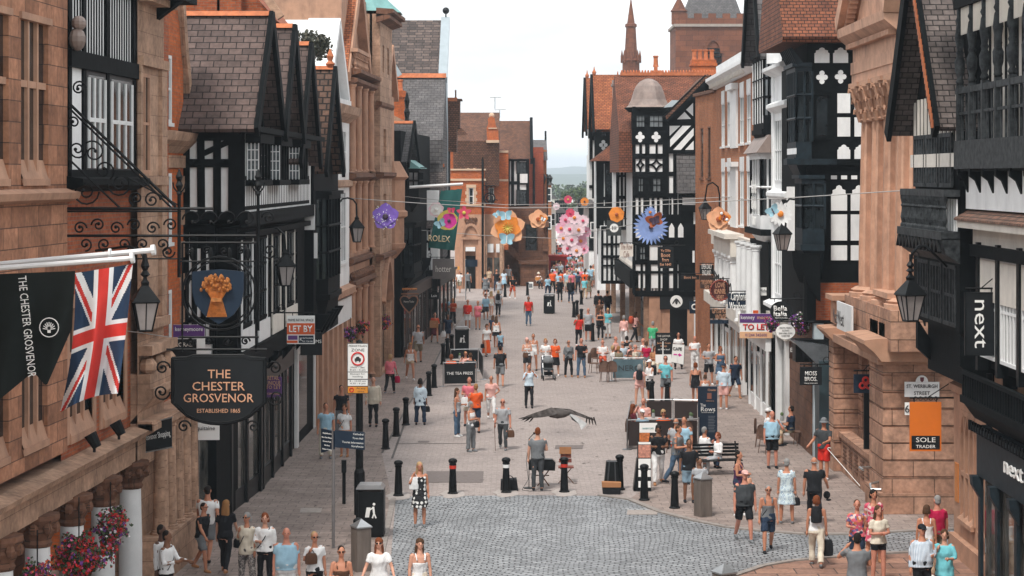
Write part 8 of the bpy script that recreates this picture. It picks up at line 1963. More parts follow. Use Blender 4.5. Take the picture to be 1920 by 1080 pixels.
PEOPLE='''
303 -983 70 Shd m long:white pants:black short:dark d - 1.78|man in white shirt at far left, partly hidden behind another white shirted man
313 -994 75 Slh m long:white pants:black short:dark b t 1.74|man in white shirt and black trousers looking at his phone beside the hotel plinth
388 1055 175 Wfb m tee:white shorts:grey short:dark t - 1.80|man in white t-shirt and grey shorts seen from behind, bottom left
378 1071 60 Vbf m tee:black shorts:grey short:dark t g 1.58|boy in black t-shirt and sunglasses walking by the shop window
422 1074 170 Wdf f tee:black pants:black long:gold p 1 1.66|woman in all black with long blond hair seen from behind
463 -960 -25 Sds f coat:cream loose:pattern bob:silver t gt 1.64|silver haired woman in cream cardigan and patterned trousers
497 -961 0 Adh f mid:white pants:black bob:ginger p t 1.66|auburn haired woman in white blouse and black trousers, bottom left row
537 -988 10 Add m tee:lblue shorts:white bald:silver r - 1.74 h|bald man in light blue polo shirt and white shorts
590 -996 20 Ads f tee:white pants:black short:blond t g2 1.62|woman in white t-shirt with sunglasses and brown shoulder bag
640 -1023 5 Sdh f tank:brown pants:black short:dark t g 1.64|short haired tanned woman cut off by the bottom edge, black waistcoat
711 -1002 0 Woo f tee:white skirt:dgrey long:ginger p g 1.68|red haired woman in white t-shirt and dark skirt at the bottom edge
786 -1003 15 Wdd f tank:white brief:cream long:mid p - 1.68|woman with long brown hair and white strappy top at the bottom edge
787 988 10 Adp f dress:polka - long:blond t 3 1.64|woman in black and white polka dot dress walking onto the cobbles
611 -755 5 Sdd m tee:lblue loose:cream short:dark t - 1.74|man in light blue t-shirt next to the woman in the peach skirt
646 -757 -10 Adh f tee:white mini:peach bob:mid t t 1.66|woman in white top and peach skirt behind the direction sign
640 -722 5 Sdd m tee:black pants:grey short:dark t - 1.74|man in black t-shirt half hidden by the pedestrian zone sign
700 800 0 Add m coat:cream pants:black bald:silver p - 1.76|older man in cream jacket and black trousers
731 738 165 Vdf f mid:pink pants:black bob:blond r 6 1.64|woman in pink top with red shoulder bag walking away on the left
769 712 15 Wfb f tank:white brief:beige long:gold t g 1.66|woman in white vest top and beige shorts on the left pavement
784 680 180 Vbf m tee:lgrey shorts:khaki bald:dark t - 1.84|stocky man in grey t-shirt and brown shorts walking away
788 797 175 Sdd f tunic:pale loose:navy bob:dark b 1t 1.66|dark haired woman in pale blue tunic with a black cross strap
857 819 75 Shd f tank:lgrey pants:denim long:mid t - 1.66|girl in grey top and jeans with long brown hair in the standing group
880 -706 -10 Shh m tee:pink shorts:cream short:mid r 3 1.74|man in pink checked shirt holding a white carrier bag
892 812 195 Ahh m tee:orange shorts:navy short:gold t - 1.70|man in bright orange shirt facing away in the standing group
883 847 60 Axx f vest:white loose:grey bob:silver t 1 1.62|silver haired woman in white top and grey trousers with folded arms
921 787 0 Wwd f tee:lpink crop:white bun:silver t - 1.66|woman in pale pink top and white cropped trousers
943 843 -5 Wdd m tee:lgrey pants:dgrey bald:silver r g2L 1.70|elderly man in grey shirt leaning on a walking stick
938 725 180 Wdd m tee:black shorts:grey short:dark t - 1.76|man in black t-shirt and grey shorts walking away up the middle
912 668 20 Vhd f tee:white maxi:orange bob:mid t 1 1.64|woman in white top and long orange skirt
930 652 170 Wdd f tank:white mini:black long:mid t 2 1.66|woman in white top and black skirt walking away behind the orange skirt
938 664 180 Sdd m tee:lblue shorts:navy short:dark t - 1.15|small child in light blue held close to the man in black t-shirt
991 611 0 Add m tee:red pants:denim short:dark b - 1.74|man in bright red t-shirt and jeans alone in mid street
992 765 5 Acs f long:pale pants:black bun:dark t - 1.66|woman in pale blue shirt and black leggings, hands raised, mid street
988 702 0 Ahh f tank:white shorts:dgrey bob:lpink p 2 1.64|woman in white with a grey handbag behind the pale blue shirted woman
1000 695 -10 Sdh f tank:white brief:white bun:dark t 3 1.68|woman in white shorts half hidden in the middle of the street
1023 705 0 Shh f tee:white pants:navy bob:gold p - 1.66|fair haired woman in white top pushing the pushchair
1041 705 -5 Shd f tee:orange skirt:black bob:ginger p - 1.64|woman in orange top beside the pushchair
1066 707 10 Sdd f mid:grey pants:black short:silver t gt 1.64|woman in grey top, black trousers and sunglasses
1090 708 0 Shd m tee:black pants:denim bald:silver r - 1.74|man in black polo shirt and jeans by the cafe
1008 920 178 Adh m tee:grey pants:dgrey short:ginger p - 1.78|street singer in grey t-shirt seen from behind at a microphone
877 618 0 Add m tee:red shorts:white bald:dark t - 1.74 h|heavy man in red t-shirt and white shorts
896 618 -5 Ahd f tee:pink brief:pink bun:ginger t - 1.66|woman in pink t-shirt and pink shorts
911 600 10 Add f mid:lblue shorts:dgrey bob:dark t 1 1.62|woman in pale blue top with a dark shoulder bag
921 594 170 Wdf f tank:cream brief:white long:blond p - 1.66|blond woman in cream seen from behind
934 594 175 Wdd m tee:lgrey pants:black bob:blond p k 1.72|person in grey with a rucksack behind the pink group
924 640 170 Sdd m tee:navy shorts:black long:mid t - 1.4|girl in navy walking up behind the heavy man in red
815 643 15 Whh f mid:brick skirt:maroon bun:mid t - 1.66|woman in rust red dress carrying a cardboard sheet
840 642 -5 Add m tee:navy shorts:navy short:dark b 3 1.50|boy in navy t-shirt with a white bag
836 610 5 Shh m tee:lblue pants:black short:dark t - 1.72|man in pale blue shirt on the left pavement
849 610 -15 Shh m tee:brick pants:black bob:gold t - 1.6|child in dull red top next to the pale blue shirted man
832 572 180 Add f tee:crimson pants:grey bob:dark t - 1.62|woman with a bright pink rucksack outside the dark shops
851 558 5 Wdh f tank:white pants:grey bob:mid b - 1.66|woman in white vest and grey trousers at the crossroads
862 549 -20 Wdd m tee:white shorts:khaki short:silver t k 1.76|man in white t-shirt with rucksack at the crossroads
877 549 170 Sdd m tee:grey pants:dgrey short:dark t - 1.76|man in grey by the carved doorway
848 540 0 Wdd f tank:brick shorts:cream cap:white t - 1.66|woman in white cap behind the white vested woman
904 537 180 Sdd m tee:white pants:dgrey short:dark t - 1.76|man in white t-shirt with his back to us at the crossroads
910 556 175 Ahh f sdress:grey - bob:dark t - 1.66|woman in grey dress pushing a dark pushchair
931 548 185 Sdd m tee:black pants:navy bald:dark t - 1.74|man in black t-shirt at the crossroads group
936 563 175 Wdd f sdress:lgrey - bob:dark b - 1.64|woman in pale grey dress nearest us at the crossroads group
945 545 180 Sdd f tee:pale skirt:lblue long:mid t - 1.64|woman in pale blue at the crossroads group
953 538 170 Sdd m tee:lgrey pants:khaki bald:mid t - 1.76|man in light grey at the right of the crossroads group
961 560 20 Whf m tee:black shorts:brick cap:black t - 1.76|man in black t-shirt and rust shorts striding at the crossroads
917 541 180 Sdd f tee:beige skirt:brown bob:mid t - 1.64|woman in beige between the men at the crossroads
926 537 0 Sdd m tee:white pants:navy hat:cream t - 1.76|man in cream sun hat at the crossroads
1027 558 185 Sdh f tee:lblue pants:navy bob:dark t - 1.64|woman in light blue in front of the red market stall
1036 549 180 Sdd m tee:orange pants:black short:dark t - 1.76|man in orange top near the red market stall
1050 566 0 Add m long:black pants:black short:dark t - 1.74|man in dark uniform right of the far litter bin
1070 568 5 Add m coat:black pants:navy short:dark b - 1.76|man in open black jacket right of the far litter bin
1096 561 180 Wdd f tee:turq pants:beige bun:dark t - 1.66|woman in pale turquoise with beige trousers near the dark turret
1104 559 170 Vdf f sdress:khaki - long:mid t - 1.66|woman in khaki walking away near the dark turret
1122 598 180 Add m coat:black pants:black short:dark t - 1.78|left of two men in black coats walking away under the arcade
1139 596 180 Vdd m coat:black pants:navy short:dark t - 1.74|right of two men in black coats walking away under the arcade
1103 640 5 Add m tee:lgrey shorts:black bald:silver r - 1.78|man in light grey t-shirt and black shorts left of the cafe
1085 648 10 Ads m tee:red pants:black short:dark b - 1.66|boy in red top and black trousers left of the cafe
1126 637 0 Axx f vest:black pants:black bob:mid t g 1.66|woman in black vest with folded arms behind the cafe
1140 634 -5 Ahd f tee:turq crop:white bob:blond t 1 1.64|woman in turquoise top and white trousers behind the cafe
1124 615 0 Sdd f tee:brown pants:dgrey long:mid t - 1.66|brown haired woman behind the woman in black vest
1170 648 180 Wdd f mid:lpink pants:white bob:silver t - 1.62|silver haired woman in pale pink walking away at the arcade
1190 642 120 Wdo f tee:lpink pants:black long:mid t - 1.68|woman with red rucksack and black trousers at the arcade
1224 668 180 Add m tee:green pants:lgrey short:silver t - 1.72|man in bright green t-shirt behind the leather shop board
1199 762 175 Ssd f tee:lpink brief:lpink bob:silver p k 1.62|girl in pink with a black rucksack leaning by the bollard
1218 757 -60 Ahh m long:white shorts:black cap:white t k 1.72|man in white shirt and white cap with a rucksack
1248 752 -15 Sdh m tee:turq shorts:grey short:dark r g 1.78|man in turquoise polo shirt and sunglasses in front of the cafe boards
1272 692 0 Shh f tee:white pants:black short:dark t g 1.68|person in white top holding up the cafe placard
1303 702 0 Adx m tee:white pants:white bald:silver r - 1.72|man in white t-shirt and white trousers by the shops
1329 722 10 Shh m tee:lgrey shorts:black short:mid t - 1.76|man in grey t-shirt reading his phone by the shops
1351 724 5 Sdh f dress:denim - bob:ginger t g 1.68|woman in blue dress beside the man reading his phone
1304 757 170 Wdf f tank:black mini:black bob:ginger t 3 1.64|woman in black top and black skirt walking away
1322 766 180 Add m tank:white shorts:black bob:mid t - 1.3|child in white top behind the tall dark totem
1357 768 170 Ahd m long:pale shorts:lpink cap:navy t g 1.76|man in pale blue shirt, pink shorts and navy cap
1378 746 20 Wdd m tee:navy shorts:navy short:dark t - 1.72|man in navy t-shirt and navy shorts outside the pale shopfront
1448 878 10 Apd m tee:lblue shorts:black bald:dark r - 1.74 h|bald man in pale blue shirt touching his head on the right pavement
1545 900 -35 Alo m tee:dgrey shorts:red hat:grey t - 1.80|man in grey bucket hat and red shorts with a white cane
1475 982 172 Sdd f sdress:check - short:silver t 1 1.66|woman in blue and white patterned dress seen from behind
1527 985 176 Wdo m tee:black pants:black bald:silver t - 1.76|man in black shirt seen from behind carrying a cap
1395 1015 10 Wdd m tee:dgrey shorts:black cap:lpink r - 1.78 h|man in dark grey t-shirt and cap stepping off the kerb
1440 1035 0 Vdd f tank:grey shorts:navy short:silver t gt 1.62|white haired woman in grey vest and sunglasses stepping off the kerb
1385 968 65 Adh f tank:purple pants:navy short:dark t 4 1.70|dark haired woman in purple top holding a peach shopping bag
1292 942 0 Add m tee:black shorts:ldenim short:dark b - 1.72|man in black t-shirt and pale denim shorts by the wooden post
1312 960 5 Shd m tee:lgrey shorts:dgrey short:dark b - 1.42|boy in pale grey t-shirt behind the wooden post
1268 908 60 Whh m tee:grey pants:denim short:mid t - 1.74|man in grey t-shirt and jeans by the menu boards
1234 908 0 Vhh m tee:black pants:white bob:dark b - 1.76|man in black top, red lanyard and white trousers by the menu boards
1283 890 -30 Sdh m tee:lblue pants:denim short:mid t - 1.72|man in blue shirt standing behind the menu board group
1531 1062 170 Wdd f tank:white loose:cream bob:ginger t 5k 1.64|woman in white top with a black rucksack crossing the cobbles
1607 -936 -10 Ash f tee:floral pants:navy bun:mid r - 1.66|woman in dark floral top arms crossed at the right kerb
1638 -917 10 Sdd f sdress:floralp - bob:dark t - 1.68|woman in red and white floral dress behind two others
1647 -947 15 Axx f tee:cream brief:black long:mid r - 1.68|girl in pale t-shirt and black shorts with folded arms
1607 -998 178 Sch m tee:grey pants:dgrey short:dark t - 1.78|man in grey t-shirt photographing, seen from behind at the bottom
1729 -982 10 Ahd m long:stripe pants:black cap:black t - 1.76 h|man in striped shirt and black cap at bottom right
1771 -992 -15 Ahs f tunic:turq pants:dgrey bob:mid p - 1.62|woman in turquoise tunic beside the man in striped shirt
1737 -946 175 Sdd f tank:white pants:beige bob:mid t - 1.60|woman in white top seen from behind at the stone corner
1757 -928 200 Shd m tee:crimson pants:khaki short:silver r - 1.74|older man in crimson shirt at the stone corner
1768 925 190 Sdd m tee:pale pants:navy short:dark t k 1.78|person with a big black rucksack half behind the stone corner
'''
for ln in PEOPLE.strip().split('\n'):
 a,lab=ln.split('|');q=a.split();bot=None if q[6]=='-' else q[6]
 person(float(q[0]),float(q[1]),float(q[2]),q[3],q[4],q[5],bot,q[7],lab,q[8],float(q[10]),'' if q[9]=='-' else q[9],['black','white','tan','grey'][int(float(q[0]))%4],hg=q[11]if len(q)>11 else None)
rd=random.Random(11)
tops=['white','white','pale','lblue','black','red','orange','navy','pink','lgrey','cream','grey'];bots=['black','navy','khaki','denim','cream','grey']
hname=dict(dark='dark',mid='brown',blond='fair',silver='grey')
for i in range(130):
 Y=152+90*(i/130)**1.1;x=rd.uniform(1034,1114)if i>14 else rd.uniform(1044,1106);a,b=rd.choice(tops),rd.choice(bots);hh=rd.choice(list(hname));g=rd.choice('mf');nm=dict(pale='pale blue',lblue='light blue',lgrey='light grey').get(a,a)
 person(x,0,rd.choice((0,180,170,10)),rd.choice(('Wdd','Vdd','Add','Sdd')),g,'tee:'+a,rd.choice(('pants:','shorts:'))+b,('short:' if g=='m' else 'bob:')+hh,'%s haired person in %s top in the far crowd'%(hname[hh],nm),rd.choice('ptrb'),grp='crowd filling the far street',Y=Y)
CH_M=plain('rattan',(.12,.065,.045),.7,.3,12)
def make_chair(lab):
 t=thing('cafe_chair',lab,'chair',(0,0,0),'rattan cafe chairs')
 MB().lathe([(.21,0),(.23,.02),(.21,.045)],(0,0,.43),12).build('seat',CH_M,t)
 m=MB();m.smooth=True;rows=[]
 for j in range(7):
  a=R(200+j*140/6-0);
 for z,k in((.45,1.0),(.7,1.05),(.86,.8),(.92,.3)):
  rows.append([m.addv((.23*k*math.sin(a),.2+.0+.06*math.cos(a)*-1+.02,z))for a in[(-1+2*j/8)*1.3 for j in range(9)]])
 for A,B_ in zip(rows,rows[1:]):
  for j in range(8):m.face([A[j],A[j+1],B_[j+1],B_[j]])
 rows2=[[m.addv((m.v[i][0],m.v[i][1]+.03,m.v[i][2]))for i in r]for r in rows]
 for A,B_ in zip(rows2,rows2[1:]):
  for j in range(8):m.face([A[j],B_[j],B_[j+1],A[j+1]])
 m.build('backrest',CH_M,t)
 for s,q in((1,1),(1,-1),(-1,1),(-1,-1)):MB().tube([(s*.15,q*.15,.43),(s*.19,q*.2,0)],.014,5).build('leg',CH_M,t)
 return t
c0=make_chair('rattan cafe chair at the right pavement table, left one');c0.location=(*gpt(1428,838),0);c0.rotation_euler.z=R(80)
chairs=[(1502,835,-80,'rattan cafe chair at the right pavement table, right one'),(1438,850,120,'rattan cafe chair behind the bald man at the right table'),(1114,700,70,'rattan chair at the left end of the open air cafe'),(1134,716,170,'rattan chair standing before the teal windbreak, left one'),(1146,716,185,'rattan chair standing before the teal windbreak, next to the post'),(1120,690,40,'rattan chair behind the front chairs of the open air cafe'),(1270,835,160,'rattan chair inside the brown fenced cafe, back row'),(1285,840,180,'rattan chair inside the brown fenced cafe beside the totem'),(1265,850,200,'rattan chair near the front of the brown fenced cafe'),(1190,835,60,'rattan chair at the left side of the brown fenced cafe'),(1160,694,170,'rattan chair behind the teal windbreak, left'),(1185,694,180,'rattan chair behind the teal windbreak, middle')]
for x,y,r,lab in chairs:copy_tree(c0,(*gpt(x,y),0),R(r),lab)
def make_table(lab):
 t=thing('cafe_table',lab,'table',(0,0,0),'small round cafe tables')
 MB().lathe([(.36,0),(.36,.03)],(0,0,.72),16).build('tabletop',plain('pale_tabletop',(.42,.36,.33),.4,.1),t)
 MB().lathe([(.22,0),(.2,.03),(.03,.05),(.03,.72)],(0,0,0),10).build('pedestal',IRON,t)
 m=MB();m.lathe([(.04,0),(.045,.1),(.03,.11)],(.08,.03,.751),8);m.build('cup',LETW,t)if False else None
 return t
t0=make_table('round cafe table between the two seated people on the right pavement');t0.location=(*gpt(1466,832),0)
for x,y,lab in((1225,826,'round table at the back of the brown fenced cafe, left'),(1295,832,'round table beside the dark totem in the fenced cafe'),(1150,690,'round table of the open air cafe near the front chairs'),(1185,680,'round table of the open air cafe, middle'),(1222,688,'round table of the open air cafe, right end'),(862,706,'round table inside the black cafe barrier')):copy_tree(t0,(*gpt(x,y),0),0,lab)
for i,(x,y)in enumerate(((1225,826),(1295,832),(1466,832),(1290,833.5),(862,706))):
 X0,Y0=gpt(x,y);t=thing('jar',['glass jar on the back left table of the fenced cafe','glass jar on the table beside the dark totem','glass jar on the right pavement table','smaller jar next to the jar beside the dark totem','jar on the table inside the black barrier'][i],'jar',(X0,Y0,.755),'jars and cups on the cafe tables')
 MB().lathe([(.05,0),(.06,.06),(.05,.16),(.035,.18)],(X0+(.12 if i==3 else 0),Y0,.751),8).build('vessel',plain('jar_grey',(.3,.31,.31),.2,.2),t);MB().ball((X0+(.12 if i==3 else 0),Y0,.97),(.06,.06,.07),7,5).build('flowers',LEAF[1],t)
def barrier(lab,px,mt,zt=.95,txt=None,tm=LETW,tu=.5,th=.12):
 P=[gpt(*p)for p in px];t=thing('cafe_barrier',lab,'barrier',(*P[0],0),'cafe windbreaks')
 for(a,b),(c,d)in zip(P,P[1:]):
  L=math.hypot(c-a,d-b);F=Fr(a,b,(c-a)/L,(d-b)/L,(d-b)/L,-(c-a)/L);MB().box(F,.05,L-.05,-.02,0,.12,zt-.05).build('canvas',mt,t)
  MB().tube([F.p(0,-.01,zt),F.p(L,-.01,zt)],.02,6).build('rail',STEEL,t)
  if txt and(a,b)==P[0]:text(txt[0],F,L*tu,.55,th,tm,t,width=txt[1],n=.004)
 for a,b in P:m=MB();m.tube([(a,b,0),(a,b,zt+.04)],.022,8);m.lathe([(.16,0),(.16,.02),(.03,.04)],(a,b,0),12);m.build('post',STEEL,t)
 return t
BRNC=plain('brown_canvas',(.022,.012,.011),.8,.2,2);TEALC=plain('teal_canvas',(.075,.13,.155),.8,.25,2)
barrier('black canvas cafe barrier with white lettering on the left',[(831,725),(893,724)],BOARD,1.0,('THE TEA PRESS',1.1),th=.12)
barrier('black canvas cafe barrier at the back of the left cafe',[(845,697),(898,696),(906,712)],BOARD,1.0)
barrier('teal canvas windbreak with big black letters',[(1147,714),(1208,714)],TEALC,.98,('NERO',.95),LETB,.55,.24)
barrier('dark brown canvas windbreak along the front of the fenced cafe',[(1176,843),(1310,840)],BRNC,.95)
barrier('dark brown canvas windbreak along the left side of the fenced cafe',[(1176,843),(1183,806)],BRNC,.95)
barrier('dark brown canvas windbreak at the back of the fenced cafe',[(1210,800),(1262,800),(1310,801)],BRNC,.95)
SEAT='''
846 718 180 Thh f tee:orange pants:black bob:ginger t -|seated woman in orange with her back to us inside the black barrier
873 712 0 Thp f tee:lpink pants:cream short:gold t g|seated woman in pink facing us inside the black barrier
882 718 185 Thh m tee:black pants:black short:mid t -|seated man in black with his back to us inside the black barrier
1130 690 0 Uhh m tee:white pants:brick bald:silver r -|seated man in white leaning back at the open air cafe
1150 699 100 Thh f tee:white pants:black bob:blond t -|seated fair woman at the front left of the open air cafe
1155 682 60 Thh m tee:lpink pants:khaki bald:silver r -|seated bald man in pale pink in the open air cafe
1167 692 200 Thh m tee:pale pants:grey bald:silver t -|seated broad man in pale blue at the open air cafe
1175 678 180 Thh f tee:black pants:black bob:dark t -|seated woman in black at the back of the open air cafe
1182 694 -60 Thh f tee:lpink pants:white bob:silver r -|seated silver haired woman behind the teal windbreak
1192 700 90 Thh m tee:cream pants:beige bald:silver r -|seated bald man in cream above the teal windbreak
1160 700 150 Thh f tee:khaki pants:black bob:gold t -|seated woman in khaki behind the teal windbreak
1205 686 -90 Thh m tee:white pants:grey bald:silver r -|seated man in white at the middle of the open air cafe
1228 700 0 Thh f tee:tan pants:cream long:mid t -|seated brown haired woman at the right end of the open air cafe
1212 690 160 Thh f tee:crimson pants:grey bob:mid r -|seated woman in crimson in the middle of the open air cafe
1188 826 100 Thh f tee:maroon pants:black long:ginger t -|seated red haired woman at the left back of the fenced cafe
1206 818 -20 Thp m tee:lpink pants:black bald:dark r -|seated bald man at the back of the fenced cafe
1205 838 20 Thh f tee:lblue pants:cream cap:white p -|seated person in light blue with a white cap in the fenced cafe
1244 838 0 Thh f tee:orange pants:black bob:blond t g|seated woman in orange with sunglasses in the fenced cafe
1441 836 85 Thh f tee:white pants:beige cap:white t g|seated woman in white at the right pavement table
1482 834 -120 Thh m tee:navy pants:khaki short:dark t -|seated man in navy t-shirt at the right pavement table
1345 888 -60 Thp f long:white pants:lgrey bob:ginger r -|woman in white sitting on the bench, hand to her face
1322 880 120 Thh m tee:white pants:navy short:silver t -|man in white shirt and flat cap sitting on the bench end
1010 541 20 Thh m long:white pants:black hat:cream t -|street guitarist sitting in a pale hat by the stone steps
1268 862 160 Thh m tee:lgrey pants:brick bald:silver t -|seated man in grey outside the fenced cafe near the menu board
'''
for ln in SEAT.strip().split('\n'):
 a,lab=ln.split('|');q=a.split();person(float(q[0]),float(q[1]),float(q[2]),q[3],q[4],q[5],q[6],q[7],lab,q[8],1.72 if q[4]=='m' else 1.64,'' if q[9]=='-' else q[9])
X0,Y0=gpt(1345,893);t=thing('bench','dark slatted iron armed bench by the dark totem','bench',(X0,Y0,0));Fq=Fr(X0-.8,Y0,1,.15,.15,-1)
m=MB()
for k in range(4):m.box(Fq,0,1.55,.0-k*.11,.09-k*.11,.43,.46)
m.build('seat',BLACKV,t);m=MB()
for k in range(4):m.box(Fq,0,1.55,-.42,-.39,.52+k*.1,.59+k*.1)
m.build('backrest',BLACKV,t)
for u in(.08,1.45):m=MB();m.tube([Fq.p(u,.1,0),Fq.p(u,.1,.43),Fq.p(u,.1,.66),Fq.p(u,-.3,.66),Fq.p(u,-.42,.95)],.025,6);m.tube([Fq.p(u,-.4,0),Fq.p(u,-.36,.45)],.025,6);m.build('leg',IRON,t)
Yt=gy(838);Fs=front(Yt);a,b=wx(1309,Yt),wx(1345,Yt);z=lambda y:wz(y,Yt);x=lambda v:wx(v,Yt)
t=thing('information_totem','tall dark information totem with white lettering beside the fenced cafe','sign',(x(1327),Yt,0));MB().box(Fs,a,b,-.16,0,0.02,z(725)).build('panel',NAVY,t);MB().box(Fs,a-.03,b+.03,-.2,.03,0,.04).build('base',IRON,t)
text('Chester',Fs,x(1335),z(731),.07,LETC,t,width=.28);text('The',Fs,x(1318),z(759.5),.10,LETW,t,width=.17);text('Rows',Fs,x(1327.5),z(767),.15,LETW,t,width=.46);text('The heart of the city',Fs,x(1327),z(773.5),.03,LETW,t,width=.42)
MB().box(Fs,x(1326),x(1334),0,.006,z(748),z(737)).build('picture',plain('picture_brown',(.22,.08,.05),.6),t);text('Welcome to',Fs,x(1331),z(751.5),.03,LETC,t,width=.26)
m=MB()
for k in range(11):m.box(Fs,x(1328),x(1341-(k%3)),0,.004,z(781+k*2.9),z(780+k*2.9))
m.build('text_lines',plain('faint_text',(.12,.13,.15),.6),t);
Yt=88;Fs=front(Yt);z=lambda y:wz(y,Yt);x=lambda v:wx(v,Yt)
t=thing('placard','black leather shop placard on a pole with white and copper letters','placard',(x(1243),Yt,0));MB().box(Fs,x(1229),x(1260),-.04,0,z(664),z(624)).build('board',BOARD,t);MB().tube([(x(1243),Yt,0),(x(1243),Yt,z(640))],.03,6).build('pole',WPAINT,t);MB().box(Fs,x(1229),x(1259),-.03,.0,z(680),z(665)).build('lower_board',LETW,t)
for s,y,h,w_,mm in(('THE LEATHER',630,.08,.55,CRM),('SHOP',636.5,.09,.3,CRM),('Jackets Coats',643.5,.08,.58,LETC),('& Bags',649,.08,.28,LETC),('on Row level',655,.08,.5,LETW)):text(s,Fs,x(1244.5),z(y),h,mm,t,width=w_)
Yt=gy(702);Fs=front(Yt);t=thing('placard','white cafe placard with a pink arrow held up beside the leather shop board','placard',(x(1270),Yt,0));rt=-.06
Fs=Fr(0,Yt,1,0,0,-1);MB().prism(Fs,[(wx(1258,Yt),wz(679,Yt)),(wx(1261,Yt),wz(644,Yt)),(wx(1284,Yt),wz(646,Yt)),(wx(1282,Yt),wz(684,Yt))],-.03,0).build('board',LETW,t)
P=[Fs.p(wx(a_,Yt),.003,wz(b_,Yt))for a_,b_ in((1258,679),(1261,644),(1284,646),(1282,684))];MB().tube(P+[P[0]],.012,4).build('border',LETB,t)
text('CAFE',Fs,wx(1270,Yt),wz(654,Yt),.14,LETB,t,width=.4,rot=rt,bold=.02);m=MB();m.bar(Fs,(wx(1263,Yt),wz(664.5,Yt)),(wx(1274,Yt),wz(665.5,Yt)),.06,0,.006);m.prism(Fs,[(wx(1273,Yt),wz(662,Yt)),(wx(1279,Yt),wz(666,Yt)),(wx(1273,Yt),wz(669,Yt))],0,.006);m.build('arrow',PCOL['magenta'],t);MB().tube([(wx(1270,Yt),Yt,.9),(wx(1270,Yt),Yt,wz(679,Yt))],.02,6).build('stick',WPAINT,t)
Yt=gy(922);Fs=front(Yt);z=lambda y:wz(y,Yt);x=lambda v:wx(v,Yt);t=thing('menu_board','tall picture menu stand with food photographs and white panels','sign',(x(1208),Yt,0));MB().box(Fs,x(1195),x(1221),-.06,0,.02,z(829)).build('frame',BLACKV,t);MB().prism(Fs,[(x(1188),.02),(x(1195),.02),(x(1195),z(860))],-.5,-.05).build('prop',BLACKV,t)
m=MB();
for y0,y1 in((829,833),(860,878),(881,894),(902,914)):m.box(Fs,x(1197),x(1220),0,.01,z(y1),z(y0))
m.box(Fs,x(1207),x(1209),0,.006,z(894),z(881));m.build('menu_panel',LETW,t);MB().box(Fs,x(1197),x(1220),0,.01,z(858),z(834)).build('menu_picture',plain('food_picture',(.50,.22,.16),.6,.5,12),t)
Y2=gy(846);Fs=front(Y2);t=thing('menu_board','white topped menu board with pastry pictures hung on the brown windbreak','sign',(wx(1215,Y2),Y2,.5));MB().box(Fs,wx(1199,Y2),wx(1232,Y2),.0,.03,wz(811,Y2),wz(793,Y2)).build('white_panel',LETW,t);MB().box(Fs,wx(1199,Y2),wx(1218,Y2),.0,.03,wz(829,Y2),wz(811.5,Y2)).build('pastry_picture',plain('pastry_picture',(.50,.15,.04),.6,.6,14),t);text('BAKERY CAFE',Fs,wx(1215,Y2),wz(803,Y2),.05,plain('teal_letters',(.1,.3,.3),.5),t,n=.032,width=.35)
def pram(x_,y_,rz,lab,first=[None]):
 if first[0]:return copy_tree(first[0],(*gpt(x_,y_),0),R(rz),lab)
 t=thing('pushchair',lab,'pushchair',(0,0,0),'pushchairs');first[0]=t
 m=MB();m.smooth=True;m.lathe([(.24,0),(.25,.1),(.2,.22),(.08,.28)],(0,.1,.72),12);m.build('hood',cloth('grey'),t);MB().prism(Fr(0,0,0,1,1,0),[(-.3,.42),(.2,.45),(.3,.85),(.22,.87),(.1,.52),(-.32,.5)],-.19,.19).build('seat',cloth('dgrey'),t);m=MB()
 for s in(-1,1):m.tube([(s*.22,-.35,.1),(s*.22,.1,.5),(s*.2,.42,1.0)],.014,5);m.tube([(s*.22,.3,.1),(s*.22,.05,.5)],.014,5)
 m.tube([(-.2,.42,1.0),(.2,.42,1.0)],.018,6);m.tube([(-.22,.3,.12),(.22,.3,.12)],.012,5);m.build('frame',STEEL,t);MB().box(None,-.17,.17,-.1,.2,.2,.34).build('basket',cloth('black'),t)
 for s in(-1,1):
  for yy in(-.35,.3):MB().torus((s*.25,yy,.11),.09,.025,14,6,'x').build('wheel',BLACKV,t)
 t.location=(*gpt(x_,y_),0);t.rotation_euler.z=R(rz)
pram(1028,712,5,'grey hooded pushchair with its front to us near the cafe');pram(913,552,175,'dark pushchair at the crossroads pushed by the woman in grey dress')
Y0=gy(915);Fq=front(Y0);t=thing('instrument_case','long black instrument case lying on a folding stand','case',(wx(1016,Y0),Y0,.5));m=MB();m.prism(Fq,[(wx(991,Y0),wz(884,Y0)),(wx(993,Y0),wz(866,Y0)),(wx(1000,Y0),wz(863,Y0)),(wx(1036,Y0),wz(864,Y0)),(wx(1042,Y0),wz(870,Y0)),(wx(1041,Y0),wz(885,Y0))],-.5,-.25);m.build('case_body',BLACKV,t)
t=thing('folding_stand','crossed wooden folding stand under the instrument case','stand',(wx(1020,Y0),Y0,0));m=MB();m.tube([Fq.p(wx(1008,Y0),-.35,0),Fq.p(wx(1030,Y0),-.35,wz(884,Y0))],.018,5);m.tube([Fq.p(wx(1030,Y0),-.4,0),Fq.p(wx(1008,Y0),-.4,wz(884,Y0))],.018,5);m.tube([Fq.p(wx(1000,Y0),-.38,.3),Fq.p(wx(1030,Y0),-.38,.3)],.015,5);m.build('frame',cloth('brown'),t)
Y1=gy(905);Fq=front(Y1);x1=wx(1061,Y1);t=thing('folding_chair','small red brown folding chair behind the red banded bollard','chair',(x1,Y1,0));MB().box(Fq,x1-.22,x1+.22,-.2,.2,.44,.47).build('seat',plain('red_wood',(.16,.035,.02),.6,.2),t);MB().box(Fq,x1-.19,x1+.17,-.24,-.21,.55,.66).box(Fq,x1-.15,x1+.16,-.24,-.215,.68,.8).build('backrest',plain('red_wood',(.16,.035,.02),.6,.2),t)
